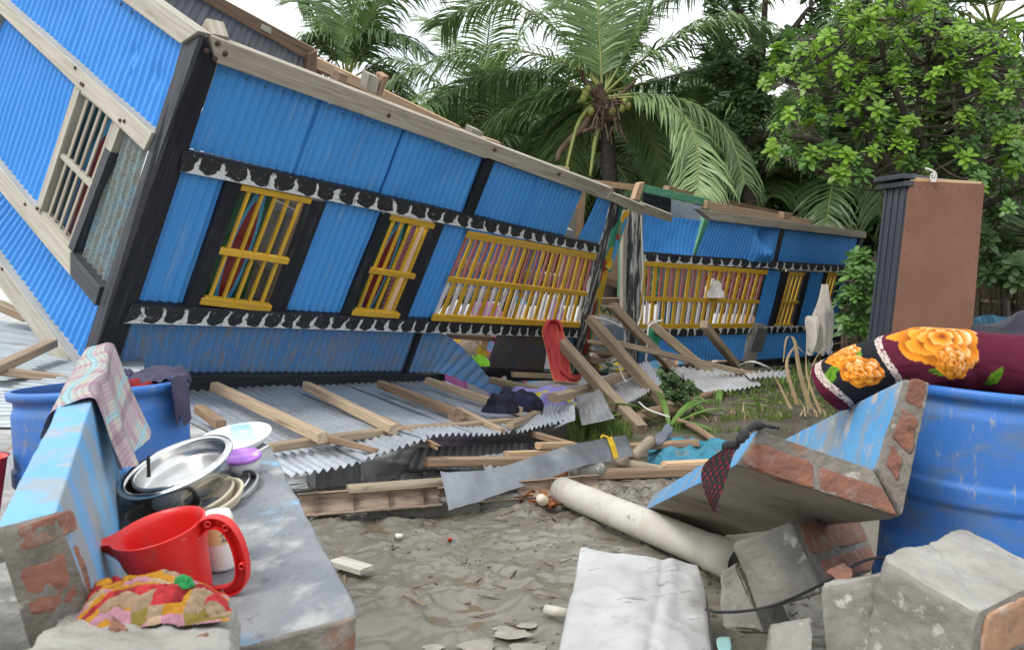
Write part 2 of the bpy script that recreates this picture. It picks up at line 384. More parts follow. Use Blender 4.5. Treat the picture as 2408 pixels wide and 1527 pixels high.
MT['white_plastic'] = mat('plastic_white', (.72, .72, .70), (.66, .66, .64), rough=.35)
MT['purple_plastic'] = mat('plastic_purple', (.40, .16, .62), (.44, .19, .66), rough=.3)
MT['clear_plastic'] = mat('plastic_cloudy', (.55, .56, .57), rough=.3)
MT['black_pan'] = mat('pan_black', (.012, .012, .012), (.03, .03, .03), scale=8, rough=.35, bump=.2)
MT['enamel'] = mat('enamel_white', (.78, .79, .80), None, rough=.16, spec=.5, extra=lambda t, tc, L, node, mix, rmp, nz: mix(rmp(nz(6, 1).outputs['Fac'], .60, .62), (.78, .79, .80), (.42, .62, .78)))
MT['cream'] = mat('plate_cream', (.55, .50, .38), (.50, .44, .32), rough=.3)
MT['pipe'] = mat('pvc_white', (.55, .53, .46), (.46, .43, .36), scale=3, rough=.42, dirt=((.25, .215, .17), 8, .60, .05, (1, .6, 1)), dirt2=((.42, .37, .30), 4, .55, .16))
MT['sack'] = mat('sack_white', (.46, .46, .455), (.38, .38, .375), scale=5, rough=.6, bump=.5, bscale=14, dirt=((.27, .26, .245), 4.5, .52, .16), dirt2=((.17, .16, .145), 7, .62, .07, (1, 4, 1)), vein=((.36, .35, .34), 16, .60))
MT['tin_flat'] = mat('tin_strip', (.30, .32, .345), (.20, .215, .23), scale=4, rough=.38, metal=.75, dirt=((.42, .38, .32), 9, .66, .04), bump=.1, bscale=14)
MT['bamboo'] = mat('bamboo_split', (.36, .275, .20), (.25, .18, .13), scale=2, coord='UV', stretch=(2, 12, 1), rough=.6, dirt=((.13, .095, .07), 2.5, .50, .16), dirt2=((.22, .17, .145), 6, .52, .12), bump=.2, bscale=4)
MT['bamboo_out'] = mat('bamboo_rind', (.33, .27, .185), (.23, .19, .13), scale=2, coord='UV', stretch=(2, 12, 1), rough=.5, dirt=((.18, .14, .10), 3, .56, .12))
MT['husk'] = mat('coconut_fibre', (.36, .14, .05), (.22, .09, .04), scale=14, rough=.95, bump=1, bscale=60, stretch=(1, 1, 4))
MT['attr'] = mat('printed_cloth', (1, 1, 1), attr=True, rough=.85, spec=.15, bump=.12, bscale=140)
MT['attr_paint'] = mat('painted_picture', (1, 1, 1), attr=True, rough=.5, spec=.3)
MT['hardboard'] = mat('hardboard_brown', (.19, .090, .055), (.155, .072, .044), scale=2.2, rough=.8, dirt=((.17, .08, .05), 2.6, .55, .16), dirt2=((.09, .045, .03), 75, .68, .05), bump=.1, bscale=90)
MT['navy_lacquer'] = mat('cabinet_dark_blue', (.030, .036, .048), (.042, .048, .060), scale=2, coord='UV', stretch=(1, 14, 1), rough=.5, dirt=((.08, .085, .095), 2, .58, .14, (1.2, 20, 1)))
MT['rope'] = mat('cord_white', (.6, .58, .54), rough=.8)
MT['black_rubber'] = mat('cable_black', (.015, .015, .015), rough=.5)
MT['nail'] = mat('bolt_rusty', (.10, .06, .04), (.06, .045, .035), scale=30, rough=.7, metal=.3)
# ============================================================ ground
def gheight(x, y):
    n = noise.noise
    h = .018 * n(V((x * 1.1, y * 1.1, 3))) + .004 * n(V((x * 9, y * 9, 8)))
    w = max(0, min(1, (y - 2.6) / .9)) * max(0, min(1, (7.5 - y) / 1.5)) * max(0, min(1, (x + 1.9) / .6))
    if w > 0:
        m = noise.noise(V((x * .9 + 4, y * .9, 1)))           # trodden, lumpy where m is high
        a = max(0, min(1, .55 + 1.3 * m))
        wx = x + .10 * n(V((x * 4, y * 4, 11))); wy = y + .10 * n(V((x * 4, y * 4, 15)))
        r = n(V((wx * 6, wy * 6, 2))); q = n(V((wx * 14, wy * 14, 5))); q2 = n(V((wx * 27, wy * 27, 7)))
        h += w * (a * (.036 * r + .020 * q + .014 * q2 * (.3 + abs(r) * 2) + .006 * n(V((wx * 55, wy * 55, 3))) * (.3 + max(0, q) * 2)) + .003 * q)
        h += w * .034 * (n(V((x * 2.7, y * 2.7, 9)))) + w * .0015 * n(V((x * 45, y * 45, 1)))
    if x > 1.2 and y > 6.5: h += .10 * max(0, min(1, (x - 1.2) / 1.5)) * max(0, min(1, (y - 6.5) / 1.5)) * (1 + n(V((x * 2, y * 2, 6))))
    return h
def graded(a, b, c, d, fine, n_out):
    out = [b + (c - b) * i / round((c - b) / fine) for i in range(round((c - b) / fine) + 1)]
    lo = [b - (b - a) * (i / n_out) ** 3 for i in range(n_out, 0, -1)]; hi = [c + (d - c) * (i / n_out) ** 3 for i in range(1, n_out + 1)]
    return lo + out + hi
xs = graded(-500, -1.5, 2.2, 500, .015, 30); ys = graded(-60, 2.9, 6.2, 600, .013, 34)
gb = MB(); gb.grid([[(x, y, gheight(x, y)) for x in xs] for y in ys])
def mudcol(t, tc, L, node, mix, rmp, nz):
    g = node(t, 'ShaderNodeNewGeometry'); sp = node(t, 'ShaderNodeSeparateXYZ'); L(g.outputs['Position'], sp.inputs[0])
    far = rmp(sp.outputs['Y'], 6.2, 7.6)
    soil = mix(rmp(nz(1.3, 5).outputs['Fac'], .45, .62), (.115, .095, .075), (.060, .072, .032))
    mud = mix(rmp(nz(1.6, 5).outputs['Fac'], .35, .65), (.195, .177, .145), (.142, .129, .105))
    return mix(far, mud, soil)
MT['mud'] = mat('wet_mud', (.2, .18, .15), None, scale=1.3, rough=.12, rough2=.46, extra=mudcol, dirt=((.150, .128, .095), 1.2, .56, .16), dirt2=((.10, .085, .07), 13, .63, .08), bump=.35, bscale=22, spec=.5)
tag(obj('ground', gb, MT['mud'], loc=(0, 0, 0), smooth=True), 'grey wet trodden mud ground', None, kind='structure')
pud = MB(); pud.grid([[(x, y, -.021) for x in (-1.5, 2.4)] for y in (2.9, 6.2)])
MT['puddle'] = mat('puddle_water', (.155, .128, .088), (.17, .14, .098), rough=.06, spec=.5)
tag(obj('puddle', pud, MT['puddle'], loc=(0, 0, -.021)), 'shallow brown water lying in the mud', None, kind='structure')

# ============================================================ the house
nA = V((.678, -.509, -.530)).normalized()
pA = at(230, 850, 6.5)
A = Plane(pA, nA)
nC = V((-.604, -.798, -.007)).normalized()
Cp = Plane(A.hit(230, 850), nC)
nB = V((.675 * math.cos(R(10)), -.737 * math.cos(R(10)), -math.sin(R(10)))).normalized()
B = Plane(at(1490, 860, 12.3), nB)
house = thing('collapsed_house', V((A.hit(700, 900).x, A.hit(700, 900).y, 0)), 'long blue corrugated-iron house heeled over without its roof, yellow window bars and black trim', 'house')

def bandx(flip):
    def f(t, tc, L, node, mix, rmp, nz):
        sp = node(t, 'ShaderNodeSeparateXYZ')
        n = nz(1.1, 3)
        a = node(t, 'ShaderNodeVectorMath', operation='MULTIPLY_ADD'); L(n.outputs['Color'], a.inputs[0]); a.inputs[1].default_value = (.9, .34, 0); L(tc.outputs['UV'], a.inputs[2])
        L(a.outputs[0], sp.inputs[0])
        def m(op, x, y=None, z=None):
            q = node(t, 'ShaderNodeMath', operation=op)
            for i, s in enumerate((x, y, z)):
                if s is None: continue
                if isinstance(s, (int, float)): q.inputs[i].default_value = s
                else: L(s, q.inputs[i])
            return q.outputs[0]
        u, v = sp.outputs['X'], m('SUBTRACT', sp.outputs['Y'], .13)
        if flip: v = m('SUBTRACT', 1.0, v)
        x = m('MULTIPLY', m('ABSOLUTE', m('SUBTRACT', m('FRACT', u), .5)), 2.0)      # 0 mid tooth .. 1 boundary
        wid = m('MULTIPLY_ADD', v, .22, .70)                                         # tooth half width grows upward
        inx = rmp(m('SUBTRACT', wid, x), -.03, .03)
        bot = m('MULTIPLY_ADD', m('POWER', x, 2.0), .38, .06)
        iny = rmp(m('SUBTRACT', v, bot), -.03, .03)
        tooth = m('MULTIPLY', inx, iny)
        top = rmp(v, .80, .93)
        blk = m('MAXIMUM', tooth, top)
        worn = rmp(nz(6, 4).outputs['Fac'], .62, .70)
        base = mix(worn, (.016, .018, .021), (.20, .20, .195))
        wh = mix(rmp(nz(5, 4).outputs['Fac'], .56, .66), (.62, .63, .62), (.24, .25, .25))
        return mix(blk, wh, base)
    return f
MT['band'] = mat('scallop_paint', (0, 0, 0), None, coord='UV', rough=.55, extra=bandx(False))
MT['band_up'] = mat('scallop_paint_inverted', (0, 0, 0), None, coord='UV', rough=.55, extra=bandx(True))

def trim(pl, pix, mt, out=.03, inn=.05, name='trim_board', parent=None, bev=.004, off=0.0):
    return obj(name, pslab(pl, pix, out, inn, off=off), mt, parent or house, bevel=bev)
def sheet(pl, pix, mt, rows=8, off=-.02, name='wall_sheet', pitch=.082, amp=.009, wob=.017, dent=None, cut=None, parent=None):
    q = [pl.hit(x, y, off) for x, y in pix]
    return obj(name, corr(q, pl.n, pitch, amp, rows, wob=wob, seed=random.uniform(0, 50), dent=dent, cut=cut), mt, parent or house, smooth=True)
def band(pl, pix, mt, teeth, out=.035, inn=.04, segs=1):
    q = [pl.hit(x, y) for x, y in pix]; mb = MB()
    fr = [p + pl.n * out for p in q]; bk = [p - pl.n * inn for p in q]
    hexbox(mb, fr, bk, (q[1] - q[0]).normalized())
    mb.uv[0] = [(0, 0), (teeth, 0), (teeth, 1), (0, 1)]
    for k in range(1, 6): mb.mi[k] = 1
    for k in (2, 4): mb.uv[k] = None
    return obj('painted_band', mb, [mt, MT['black_wood']], house, bevel=0)

# --- front wall, left section
up_y = [.0]
dents = [(.30, .5, .15, -.012), (.62, .6, .1, .010), (.8, .4, .08, -.012)]
def dentf(lst): return lambda s, t: sum(a * math.exp(-((s - x) / w) ** 2 - ((t - y) / (w * 2)) ** 2) for x, y, w, a in lst)
Q1 = [(512, 149), (1142, 371), (1090, 503), (440, 348)]
def subq(q, s0, s1):
    L2 = lambda a, b, t: (a[0] + (b[0] - a[0]) * t, a[1] + (b[1] - a[1]) * t)
    return [L2(q[0], q[1], s0), L2(q[0], q[1], s1), L2(q[3], q[2], s1), L2(q[3], q[2], s0)]
for k, (s0, s1, o) in enumerate(((0, .40, -.02), (.385, .71, -.024), (.695, 1, -.018))):
    sheet(A, subq(Q1, s0, s1), MT['blue'], off=o, dent=dentf([(.6, .5, .12, -.012), (.2, .7, .1, .008)]))
for k, (s0, s1, o) in enumerate(((0, .52, -.02), (.50, 1, -.024))):
    sheet(A, subq([(1162, 378), (1367, 449), (1327, 553), (1108, 508)], s0, s1), MT['blue'], off=o)
sheet(A, [(1404, 462), (1436, 470), (1408, 570), (1357, 560)], MT['blue'], off=0.0)
sheet(A, [(424, 374), (540, 402), (430, 730), (312, 718)], MT['blue'])
sheet(A, [(766, 456), (902, 486), (792, 756), (660, 742)], MT['blue'])
sheet(A, [(1045, 512), (1106, 528), (1012, 760), (946, 758)], MT['blue'])
sheet(A, [(288, 750), (985, 778), (947, 878), (258, 884)], MT['blue_rust'], amp=.011, wob=.008)
sheet(A, [(1166, 786), (1289, 786), (1277, 876), (1141, 868)], MT['rust_brown'], amp=.011)
sheet(A, [(1300, 788), (1358, 788), (1336, 874), (1296, 876)], MT['blue_rust'])
# torn tongue of sheet hanging out of the wall
def tongue():
    top = [A.hit(990, 780, .0), A.hit(1043, 784, .0), A.hit(1100, 828, .10), A.hit(1148, 884, .25), A.hit(1204, 934, .45)]
    bot = [A.hit(955, 876, .0), A.hit(1000, 874, .02), A.hit(1050, 880, .14), A.hit(1120, 908, .30), A.hit(1178, 940, .47)]
    n = 64; T = spline(top, n); Bt = spline(bot, n); rows = []; uv = []
    for i in range(9):
        t = i / 8; r = []; u = []
        for j in range(n + 1):
            p = lerp(T[j], Bt[j], t); p += nA * (.011 * math.cos(2 * math.pi * j / n * 13)) + nA * .02 * sn(p, 3, 4)
            r.append(p); u.append((j / n * 1.1, t * .4))
        rows.append(r); uv.append(u)
    mb = MB(); mb.grid(rows, uv, flip=True); return mb
o = obj('torn_sheet', tongue(), MT['blue_rust'], house, smooth=True); o['label'] = 'rusty wall sheet torn loose and curling down'
# black studs
for q in ([(1141, 368), (1162, 374), (1108, 512), (1087, 506)], [(530, 424), (566, 432), (468, 724), (431, 718)], [(733, 468), (765, 474), (667, 734), (632, 736)],
          [(896, 502), (917, 501), (823, 745), (797, 746)], [(1024, 522), (1042, 527), (953, 750), (933, 750)], [(984, 776), (993, 776), (955, 880), (946, 880)]):
    trim(A, q, MT['black_wood'], out=.022, inn=.05, name='wall_stud')
# top plate in two lengths, bolts
trim(A, [(482, 75), (1150, 331), (1136, 368), (500, 141)], MT['wood_grey'], out=.05, inn=.06, name='top_plate')
trim(A, [(1130, 325), (1437, 441), (1430, 470), (1110, 356)], MT['wood_grey'], out=.042, inn=.06, name='top_plate')
trim(A, [(1428, 446), (1512, 480), (1500, 502), (1418, 462)], MT['wood_grey'], out=.06, inn=.02, name='top_plate')
trim(A, [(1510, 476), (1579, 503), (1576, 520), (1506, 499)], MT['wood_grey'], out=.03, inn=.04, name='top_plate')
for x, y in ((512, 102), (529, 126), (485, 120), (505, 138), (914, 271), (1164, 352), (1315, 409)):
    p = A.hit(x, y, .05)
    obj('bolt_head', lathe([(.0, .016), (.012, .014), (.019, .006), (.02, -.005)], 10, Matrix.Translation(p) @ nA.to_track_quat('Z', 'Y').to_matrix().to_4x4()), MT['nail'], house, smooth=True)
# corner post: one square timber turned by the two walls
def corner_post():
    mb = MB()
    a = [Cp.hit(436, 104, .02), A.hit(480, 83, .035), A.hit(512, 150, .022)]
    b = [Cp.hit(176, 912, .02), A.hit(203, 890, .035), A.hit(255, 922, .022)]
    top = [a[0], a[1], a[2], a[0] + (a[2] - a[1])]; bt = [b[0], b[1], b[2], b[0] + (b[2] - b[1])]
    hexbox(mb, top, bt, (b[1] - a[1]).normalized()); return mb
o = obj('corner_post', corner_post(), MT['black_wood'], house, bevel=.004)
trim(Cp, [(437, 108), (478, 86), (204, 884), (178, 908)], MT['dark_grey'], out=.026, inn=.01, name='corner_board')
b0 = A.hit(505, 70, -.10)
obj('tie_beam', beam(A.hit(512, 96, -.02), A.hit(512, 96, -.02) + V((-.12, .10, .62)).normalized() * .01 + (-nA) * .10 + V((0.02, 0, .05)), .13, .10), MT['wood_grey'], house)
# painted bands, sill
band(A, [(424, 349), (1406, 572), (1401, 593), (416, 397)], MT['band'], 26)
band(A, [(303, 708), (1363, 769), (1358, 790), (284, 753)], MT['band'], 34)
trim(A, [(262, 878), (1040, 874), (1040, 896), (256, 920)], MT['black_wood'], out=.05, inn=.06, name='sill_beam')
trim(A, [(1141, 866), (1345, 874), (1340, 893), (1128, 890)], MT['black_wood'], out=.03, inn=.06, name='sill_beam')
trim(A, [(1437, 468), (1446, 470), (1352, 880), (1335, 880)], MT['worn_post'], out=.05, inn=.07, name='end_post')

def window(pl, q, nb, mid, mt, rails=(.05, .06), name='window', bars_w=.024, off=0.0, mids=None):
    """q TL,TR,BR,BL pixels; frame rails, middle rail and bars"""
    P = [pl.hit(x, y, off) for x, y in q]
    n = pl.n
    w = MB(); slab([bil(P, 0, 0), bil(P, 1, 0), bil(P, 1, rails[0]), bil(P, 0, rails[0])], n, .012, .03, w)
    win = obj('window', w, mt, house, bevel=.003)
    mb = slab([bil(P, 0, 1 - rails[1]), bil(P, 1, 1 - rails[1]), bil(P, 1, 1), bil(P, 0, 1)], n, .03, .03); obj('window_sill', mb, mt, win, bevel=.003)
    mb = slab([bil(P, 0, mid), bil(P, 1, mid), bil(P, 1, mid + .05), bil(P, 0, mid + .05)], n, .02, .02); obj('middle_rail', mb, mt, win, bevel=.003)
    wd = (P[1] - P[0]).length
    for i in range(nb):
        s = (i + .75) / (nb + .5); h = bars_w / wd / 2
        mb = slab([bil(P, s - h, .01), bil(P, s + h, .01), bil(P, s + h, .99), bil(P, s - h, .99)], n, .004, .018)
        obj('bar', mb, mt, win)
    return win, P
w1, P1 = window(A, [(568, 431), (734, 465), (631, 730), (465, 711)], 5, .52, MT['yellow'])
w2, P2 = window(A, [(917, 503), (1025, 526), (933, 747), (822, 737)], 5, .52, MT['yellow'])

# --- lattice panels of alternating slats
MT['slat_rw'] = None
def lattice(pl, q, n, mid, off=0.02):
    P = [pl.hit(x, y, off) for x, y in q]; nn = pl.n
    fr = obj('lattice', slab([bil(P, 0, 0), bil(P, 1, 0), bil(P, 1, .075), bil(P, 0, .075)], nn, .016, .012), MT['yellow'], house, bevel=.003)
    obj('rail', slab([bil(P, 0, mid), bil(P, 1, mid), bil(P, 1, mid + .06), bil(P, 0, mid + .06)], nn, .016, .012), MT['yellow'], fr, bevel=.003)
    obj('rail', slab([bil(P, 0, .925), bil(P, 1, .925), bil(P, 1, 1), bil(P, 0, 1)], nn, .016, .012), MT['yellow'], fr, bevel=.003)
    for i in range(n):
        s = (i + .5) / n; h = (.26 if i % 2 else .20) / n * random.uniform(.9, 1.1); j = random.uniform(-.06, .06) / n; j2 = random.uniform(-.08, .08) / n
        mb = MB()
        a = [bil(P, s - h + j, .02), bil(P, s + h + j, .02), bil(P, s + h + j2, .97), bil(P, s - h + j2, .97)]
        if i % 2: slab(a, nn, -.014, .034, mb); obj('slat', mb, MT['yellow'], fr)
        else:
            m_ = [lerp(a[0], a[3], mid + .03), lerp(a[1], a[2], mid + .03)]
            slab([a[0], a[1], m_[1], m_[0]], nn, -.014, .034, mb, 0); slab([m_[0], m_[1], a[2], a[3]], nn, -.014, .034, mb, 1)
            obj('slat', mb, [MT['red_paint'], MT['white_paint']], fr)
    return fr, P
lat1, LP1 = lattice(A, [(1101, 542), (1402, 596), (1361, 769), (1014, 752)], 27, .50)
P = LP1
obj('wall_stud', slab([bil(P, .45, 0), bil(P, .49, 0), bil(P, .49, 1), bil(P, .45, 1)], nA, -.05, .10), MT['black_wood'], house)

# --- gable end wall
sheet(Cp, [(75, -159), (437, 104), (370, 312), (18, 3)], MT['blue_end'], rows=14, dent=dentf([(.78, .45, .018, -.030), (.80, .55, .014, .024), (.795, .62, .013, -.02), (.92, .5, .04, -.02)]), amp=.0105, pitch=.078, off=-.03)
sheet(Cp, [(8, 28), (192, 190), (96, 505), (-76, 290)], MT['blue_end'], amp=.0105, pitch=.078, off=-.03)
sheet(Cp, [(-60, 370), (245, 718), (190, 860), (-120, 430)], MT['blue_end'], amp=.0105, pitch=.078, off=-.03)
sheet(Cp, [(292, 285), (356, 350), (250, 690), (194, 615)], MT['teal_rust'], amp=.010, off=-.03)
trim(Cp, [(150, -160), (484, 77), (440, 107), (75, -162)], MT['wood_pale'], out=.05, inn=.05, name='top_plate')
trim(Cp, [(-20, -31), (374, 314), (354, 356), (-20, 3)], MT['wood_pale'], out=.05, inn=.05, name='wall_rail')
trim(Cp, [(-20, 357), (180, 592), (180, 648), (-20, 410)], MT['wood_pale'], out=.05, inn=.05, name='wall_rail')
trim(Cp, [(180, 592), (250, 674), (238, 718), (180, 648)], MT['dark_grey'], out=.048, inn=.05, name='wall_rail')
trim(Cp, [(-20, 570), (196, 860), (172, 884), (-20, 632)], MT['wood_pale'], out=.05, inn=.05, name='sill_beam')
trim(Cp, [(-4, -6), (14, -2), (-60, 200), (-78, 196)], MT['wood_pale'], out=.04, inn=.05, name='wall_stud')
# its window
PC = [Cp.hit(x, y) for x, y in ((190, 194), (298, 284), (176, 606), (90, 503))]
def slc(s0, s1, t0, t1, mt, out, inn, name, par=house):
    return obj(name, slab([bil(PC, s0, t0), bil(PC, s1, t0), bil(PC, s1, t1), bil(PC, s0, t1)], nC, out, inn), mt, par, bevel=.003)
wc = slc(-.02, .10, -.02, 1.02, MT['wood_pale'], .03, .05, 'window')
slc(.10, .90, -.01, .05, MT['wood_pale'], .022, .05, 'frame_rail', wc); slc(.10, .90, .94, 1.0, MT['wood_pale'], .022, .05, 'frame_rail', wc)
slc(.88, 1.0, -.02, .22, MT['wood_pale'], .03, .05, 'frame_stile', wc); slc(.88, 1.0, .22, 1.03, MT['dark_grey'], .032, .05, 'frame_stile', wc)
slc(.10, .88, .49, .525, MT['wood_pale'], .015, .03, 'middle_rail', wc)
for i in range(5):
    s = .20 + i * .145; slc(s - .026, s + .026, .04, .96, MT['wood_grey'], -.004, .018, 'bar', wc)
for x, y in ((178, 160), (60, 480), (192, 197), (196, 200), (283, 283), (293, 285), (88, 490), (6, 632)):
    p = Cp.hit(x, y, .05); obj('bolt_head', lathe([(.0, .014), (.010, .012), (.014, .004), (.015, -.005)], 8, Matrix.Translation(p) @ nC.to_track_quat('Z', 'Y').to_matrix().to_4x4()), MT['nail'], house, smooth=True)

# --- painted shutters standing open inside (green with a blue and red leaf shape)
def leafpaint(cx, cy, a, b, rot):
    def f(t, tc, L, node, mix, rmp, nz):
        mp = node(t, 'ShaderNodeMapping', vector_type='TEXTURE'); mp.inputs['Location'].default_value = (cx, cy, 0); mp.inputs['Rotation'].default_value = (0, 0, rot); mp.inputs['Scale'].default_value = (a, b, 1)
        L(tc.outputs['UV'], mp.inputs[0]); ln = node(t, 'ShaderNodeVectorMath', operation='LENGTH'); L(mp.outputs[0], ln.inputs[0])
        g = mix(rmp(nz(4).outputs['Fac'], .3, .7), (.010, .065, .030), (.018, .095, .04))
        c = mix(rmp(ln.outputs['Value'], 1.28, 1.30), (.07, .30, .50), g)
        return mix(rmp(ln.outputs['Value'], .99, 1.01), (.20, .022, .022), c)
    return f
MT['shutter'] = mat('shutter_painting', (0, 0, 0), None, coord='UV', rough=.35, extra=leafpaint(.62, .46, .17, .40, -.22))
def uvslab(P, n, out, inn, mats, name, par):
    mb = slab(P, n, out, inn); mb.uv[0] = [(0, 0), (1, 0), (1, 1), (0, 1)]; mb.mi = [0, 1, 1, 1, 1, 1]
    return obj(name, mb, mats, par)
uvslab([A.hit(x, y, -.16) for x, y in ((545, 405), (655, 430), (562, 735), (445, 718))], nA, .01, .02, [MT['shutter'], MT['green_paint']], 'shutter', w1)
uvslab([A.hit(x, y, -.16) for x, y in ((895, 480), (975, 500), (880, 760), (800, 755))], nA, .01, .02, [MT['shutter'], MT['green_paint']], 'shutter', w2)
uvslab([Cp.hit(x, y, -.22) for x, y in ((190, 170), (330, 300), (205, 660), (95, 520))], nC, .01, .02, [MT['shutter'], MT['green_paint']], 'shutter', wc)
MT['plank_pale'] = wood('plank_pale', (.62, .50, .36), (.52, .41, .28), (.36, .27, .18), rnd=.12)
# --- plank partition behind the windows
def planks(pl, quad, n, off, mts, name='partition_plank', gap=.02):
    P = [pl.hit(x, y, off) for x, y in quad]
    for i in range(n):
        s0, s1 = (i + gap) / n, (i + 1 - gap) / n
        obj(name, slab([bil(P, s0, 0), bil(P, s1, 0), bil(P, s1, 1), bil(P, s0, 1)], pl.n, random.uniform(0, .012), .02), random.choice(mts), house)
planks(A, [(600, 400), (800, 470), (700, 770), (480, 740)], 4, -.55, [MT['plank_warm'], MT['plank_pale']])
planks(A, [(930, 470), (1080, 520), (990, 770), (830, 770)], 4, -.55, [MT['plank_warm'], MT['plank_pale']])
for q in ([(630, 460), (740, 515), (735, 535), (625, 480)], [(610, 600), (720, 655), (712, 675), (604, 620)], [(590, 690), (680, 730), (676, 745), (585, 706)]):
    trim(A, q, MT['wood_new'], out=.03, inn=.02, name='partition_rail', off=-.48)
trim(A, [(716, 462), (730, 466), (634, 745), (620, 742)], MT['wood_brown'], out=.02, inn=.05, name='partition_rail', off=-.1)
trim(A, [(1000, 524), (1012, 528), (918, 760), (906, 756)], MT['plank_warm'], out=.02, inn=.05, name='partition_rail', off=-.12)

# --- back wall of the left section, roofless, seen from inside
AB = Plane(A.p - nA * 2.5, nA)
sheet(AB, [(380, -60), (715, 128), (660, 330), (250, 160)], MT['zinc_old'], pitch=.085, rows=4, name='back_sheet')
trim(AB, [(400, -70), (735, 112), (722, 140), (380, -52)], MT['wood_brown'], out=.04, inn=.05, name='back_plate')
trim(AB, [(716, 122), (738, 112), (735, 200), (705, 200)], MT['wood_brown'], out=.07, inn=.05, name='back_stud')
trim(AB, [(610, 52), (632, 62), (632, 78), (606, 64)], MT['wood_pale'], out=.05, inn=.05, name='rafter_stub')
trim(AB, [(1062, 296), (1175, 334), (1170, 350), (1060, 312)], MT['plank_warm'], out=.04, inn=.05, name='back_plate')
trim(AB, [(732, 128), (1080, 296), (1072, 312), (725, 152)], MT['plank_warm'], out=.04, inn=.05, name='back_plate')
trim(AB, [(725, 166), (1030, 312), (1020, 332), (716, 190)], MT['wood_new'], out=.05, inn=.05, name='back_rail')
for i in range(9):
    s = i / 9; x0 = 742 + s * 130; y0 = 136 + s * 62
    trim(AB, [(x0, y0), (x0 + 10, y0 + 5), (x0 + 4, y0 + 32), (x0 - 6, y0 + 27)], random.choice([MT['wood_new'], MT['plank_warm'], MT['wood_brown']]), out=.02, inn=.03, name='back_slat')
for q in ([(905, 198), (930, 210), (922, 246), (898, 236)], [(938, 204), (952, 204), (934, 250), (922, 248)], [(836, 196), (856, 204), (846, 228), (828, 222)], [(1146, 324), (1170, 334), (1166, 350), (1142, 342)]):
    trim(A, q, random.choice([MT['wood_brown'], MT['wood_grey']]), out=-.2, inn=.3, name='rafter_stub')
obj('rafter_stub', beam(A.hit(1300, 398, -.05), A.hit(1330, 402, -.22), .09, .08), MT['wood_new'], house)
# blue back wall and rails seen through the slats
for s0 in range(4):
    q = [(930 + s0 * 118, 470 + s0 * 26), (1046 + s0 * 118, 495 + s0 * 26), (1030 + s0 * 118, 700 + s0 * 8), (910 + s0 * 118, 690 + s0 * 8)]
    if s0 < 3: sheet(AB, q, MT['blue_end'], rows=3, name='back_sheet')
for q in ([(940, 585), (1370, 655), (1366, 672), (936, 605)], [(930, 660), (1340, 700), (1340, 716), (930, 680)], [(1330, 480), (1352, 484), (1335, 700), (1315, 700)]):
    trim(AB, q, MT['wood_pale'], out=.05, inn=.05, name='back_rail')
trim(AB, [(1356, 440), (1374, 444), (1352, 700), (1336, 700)], MT['plank_warm'], out=.05, inn=.05, name='back_stud')
trim(A, [(1335, 545), (1362, 552), (1362, 564), (1335, 560)], MT['wood_grey'], out=-.10, inn=.2, name='back_rail')
trim(A, [(1147, 792), (1163, 792), (1141, 868), (1128, 866)], MT['plank_warm'], out=-.06, inn=.14, name='wall_stud')
trim(A, [(1060, 790), (1170, 796), (1168, 806), (1060, 800)], MT['wood_brown'], out=-.03, inn=.08, name='wall_rail')

# --- doorway between the sections: green painted leaf, brace, plywood
def motif(mt_base, spots, nu=18, nv=70):
    cols = []
    for i in range(nv):
        r = []
        for j in range(nu):
            u, v = j / (nu - 1), i / (nv - 1); c = mt_base
            for (cu, cv, a, b, cc, rot) in spots:
                du, dv = u - cu, (v - cv) * 4; x = du * math.cos(rot) + dv * math.sin(rot); y = -du * math.sin(rot) + dv * math.cos(rot)
                if (x / a) ** 2 + (y / b) ** 2 < 1: c = cc
            k = 1 + .15 * noise.noise(V((u * 3, v * 9, 2))); r.append(tuple(q * k for q in c))
        cols.append(r)
    return cols
def painted(P, n, cols, name, par, mt='attr_paint', thick=.02):
    nv, nu = len(cols), len(cols[0]); mb = MB()
    mb.grid([[bil(P, j / (nu - 1), i / (nv - 1)) for j in range(nu)] for i in range(nv)], None, 0, cols=cols, flip=True)
    m2 = slab(P, n, -.003, thick); mb.join(m2, None, 1)
    return obj(name, mb, [MT[mt], MT['wood_brown']], par)
GR, YE, RE, BL = (.035, .23, .15), (.55, .34, .02), (.28, .02, .02), (.05, .25, .45)
sp = [(.75, .35, .3, .45, YE, .3), (.5, .40, .28, .30, RE, .2), (.9, .50, .35, .5, YE, -.3), (.35, .56, .3, .25, YE, 0), (.5, .68, .2, .40, RE, .1), (.2, .8, .25, .2, YE, .4), (.55, .86, .16, .5, RE, -.4), (.55, .94, .2, .2, RE, .6), (.95, .8, .12, 1.2, YE, 0), (.55, .18, .14, .6, (.05, .32, .22), .3), (.4, .06, .4, .3, (.02, .03, .05), 0)]
painted([A.hit(x, y, .02) for x, y in ((1440, 478), (1466, 486), (1384, 842), (1358, 834))], nA, motif(GR, sp), 'door_leaf', house)
sp2 = [(.5, .1, .6, .5, YE, .2), (.5, .35, .6, .4, (.2, .22, .12), .2), (.3, .5, .3, .4, RE, .2), (.5, .7, .6, .8, BL, .1), (.8, .25, .3, .6, BL, 0), (.4, .9, .5, .4, YE, 0)]
painted([B.hit(x, y, .25) for x, y in ((1468, 496), (1482, 494), (1436, 640), (1422, 625))], nB, motif(GR, sp2), 'painted_brace', house)
trim(B, [(1466, 497), (1476, 495), (1472, 772), (1464, 772)], MT['wood_grey'], out=.0, inn=.06, name='door_jamb')
trim(B, [(1462, 552), (1467, 552), (1464, 700), (1459, 700)], MT['green_paint'], out=.0, inn=.06, name='door_jamb', off=-.3)
trim(B, [(1440, 560), (1464, 556), (1460, 662), (1418, 650)], MT['plank_warm'], out=.0, inn=.03, name='plywood_panel', off=-.6)
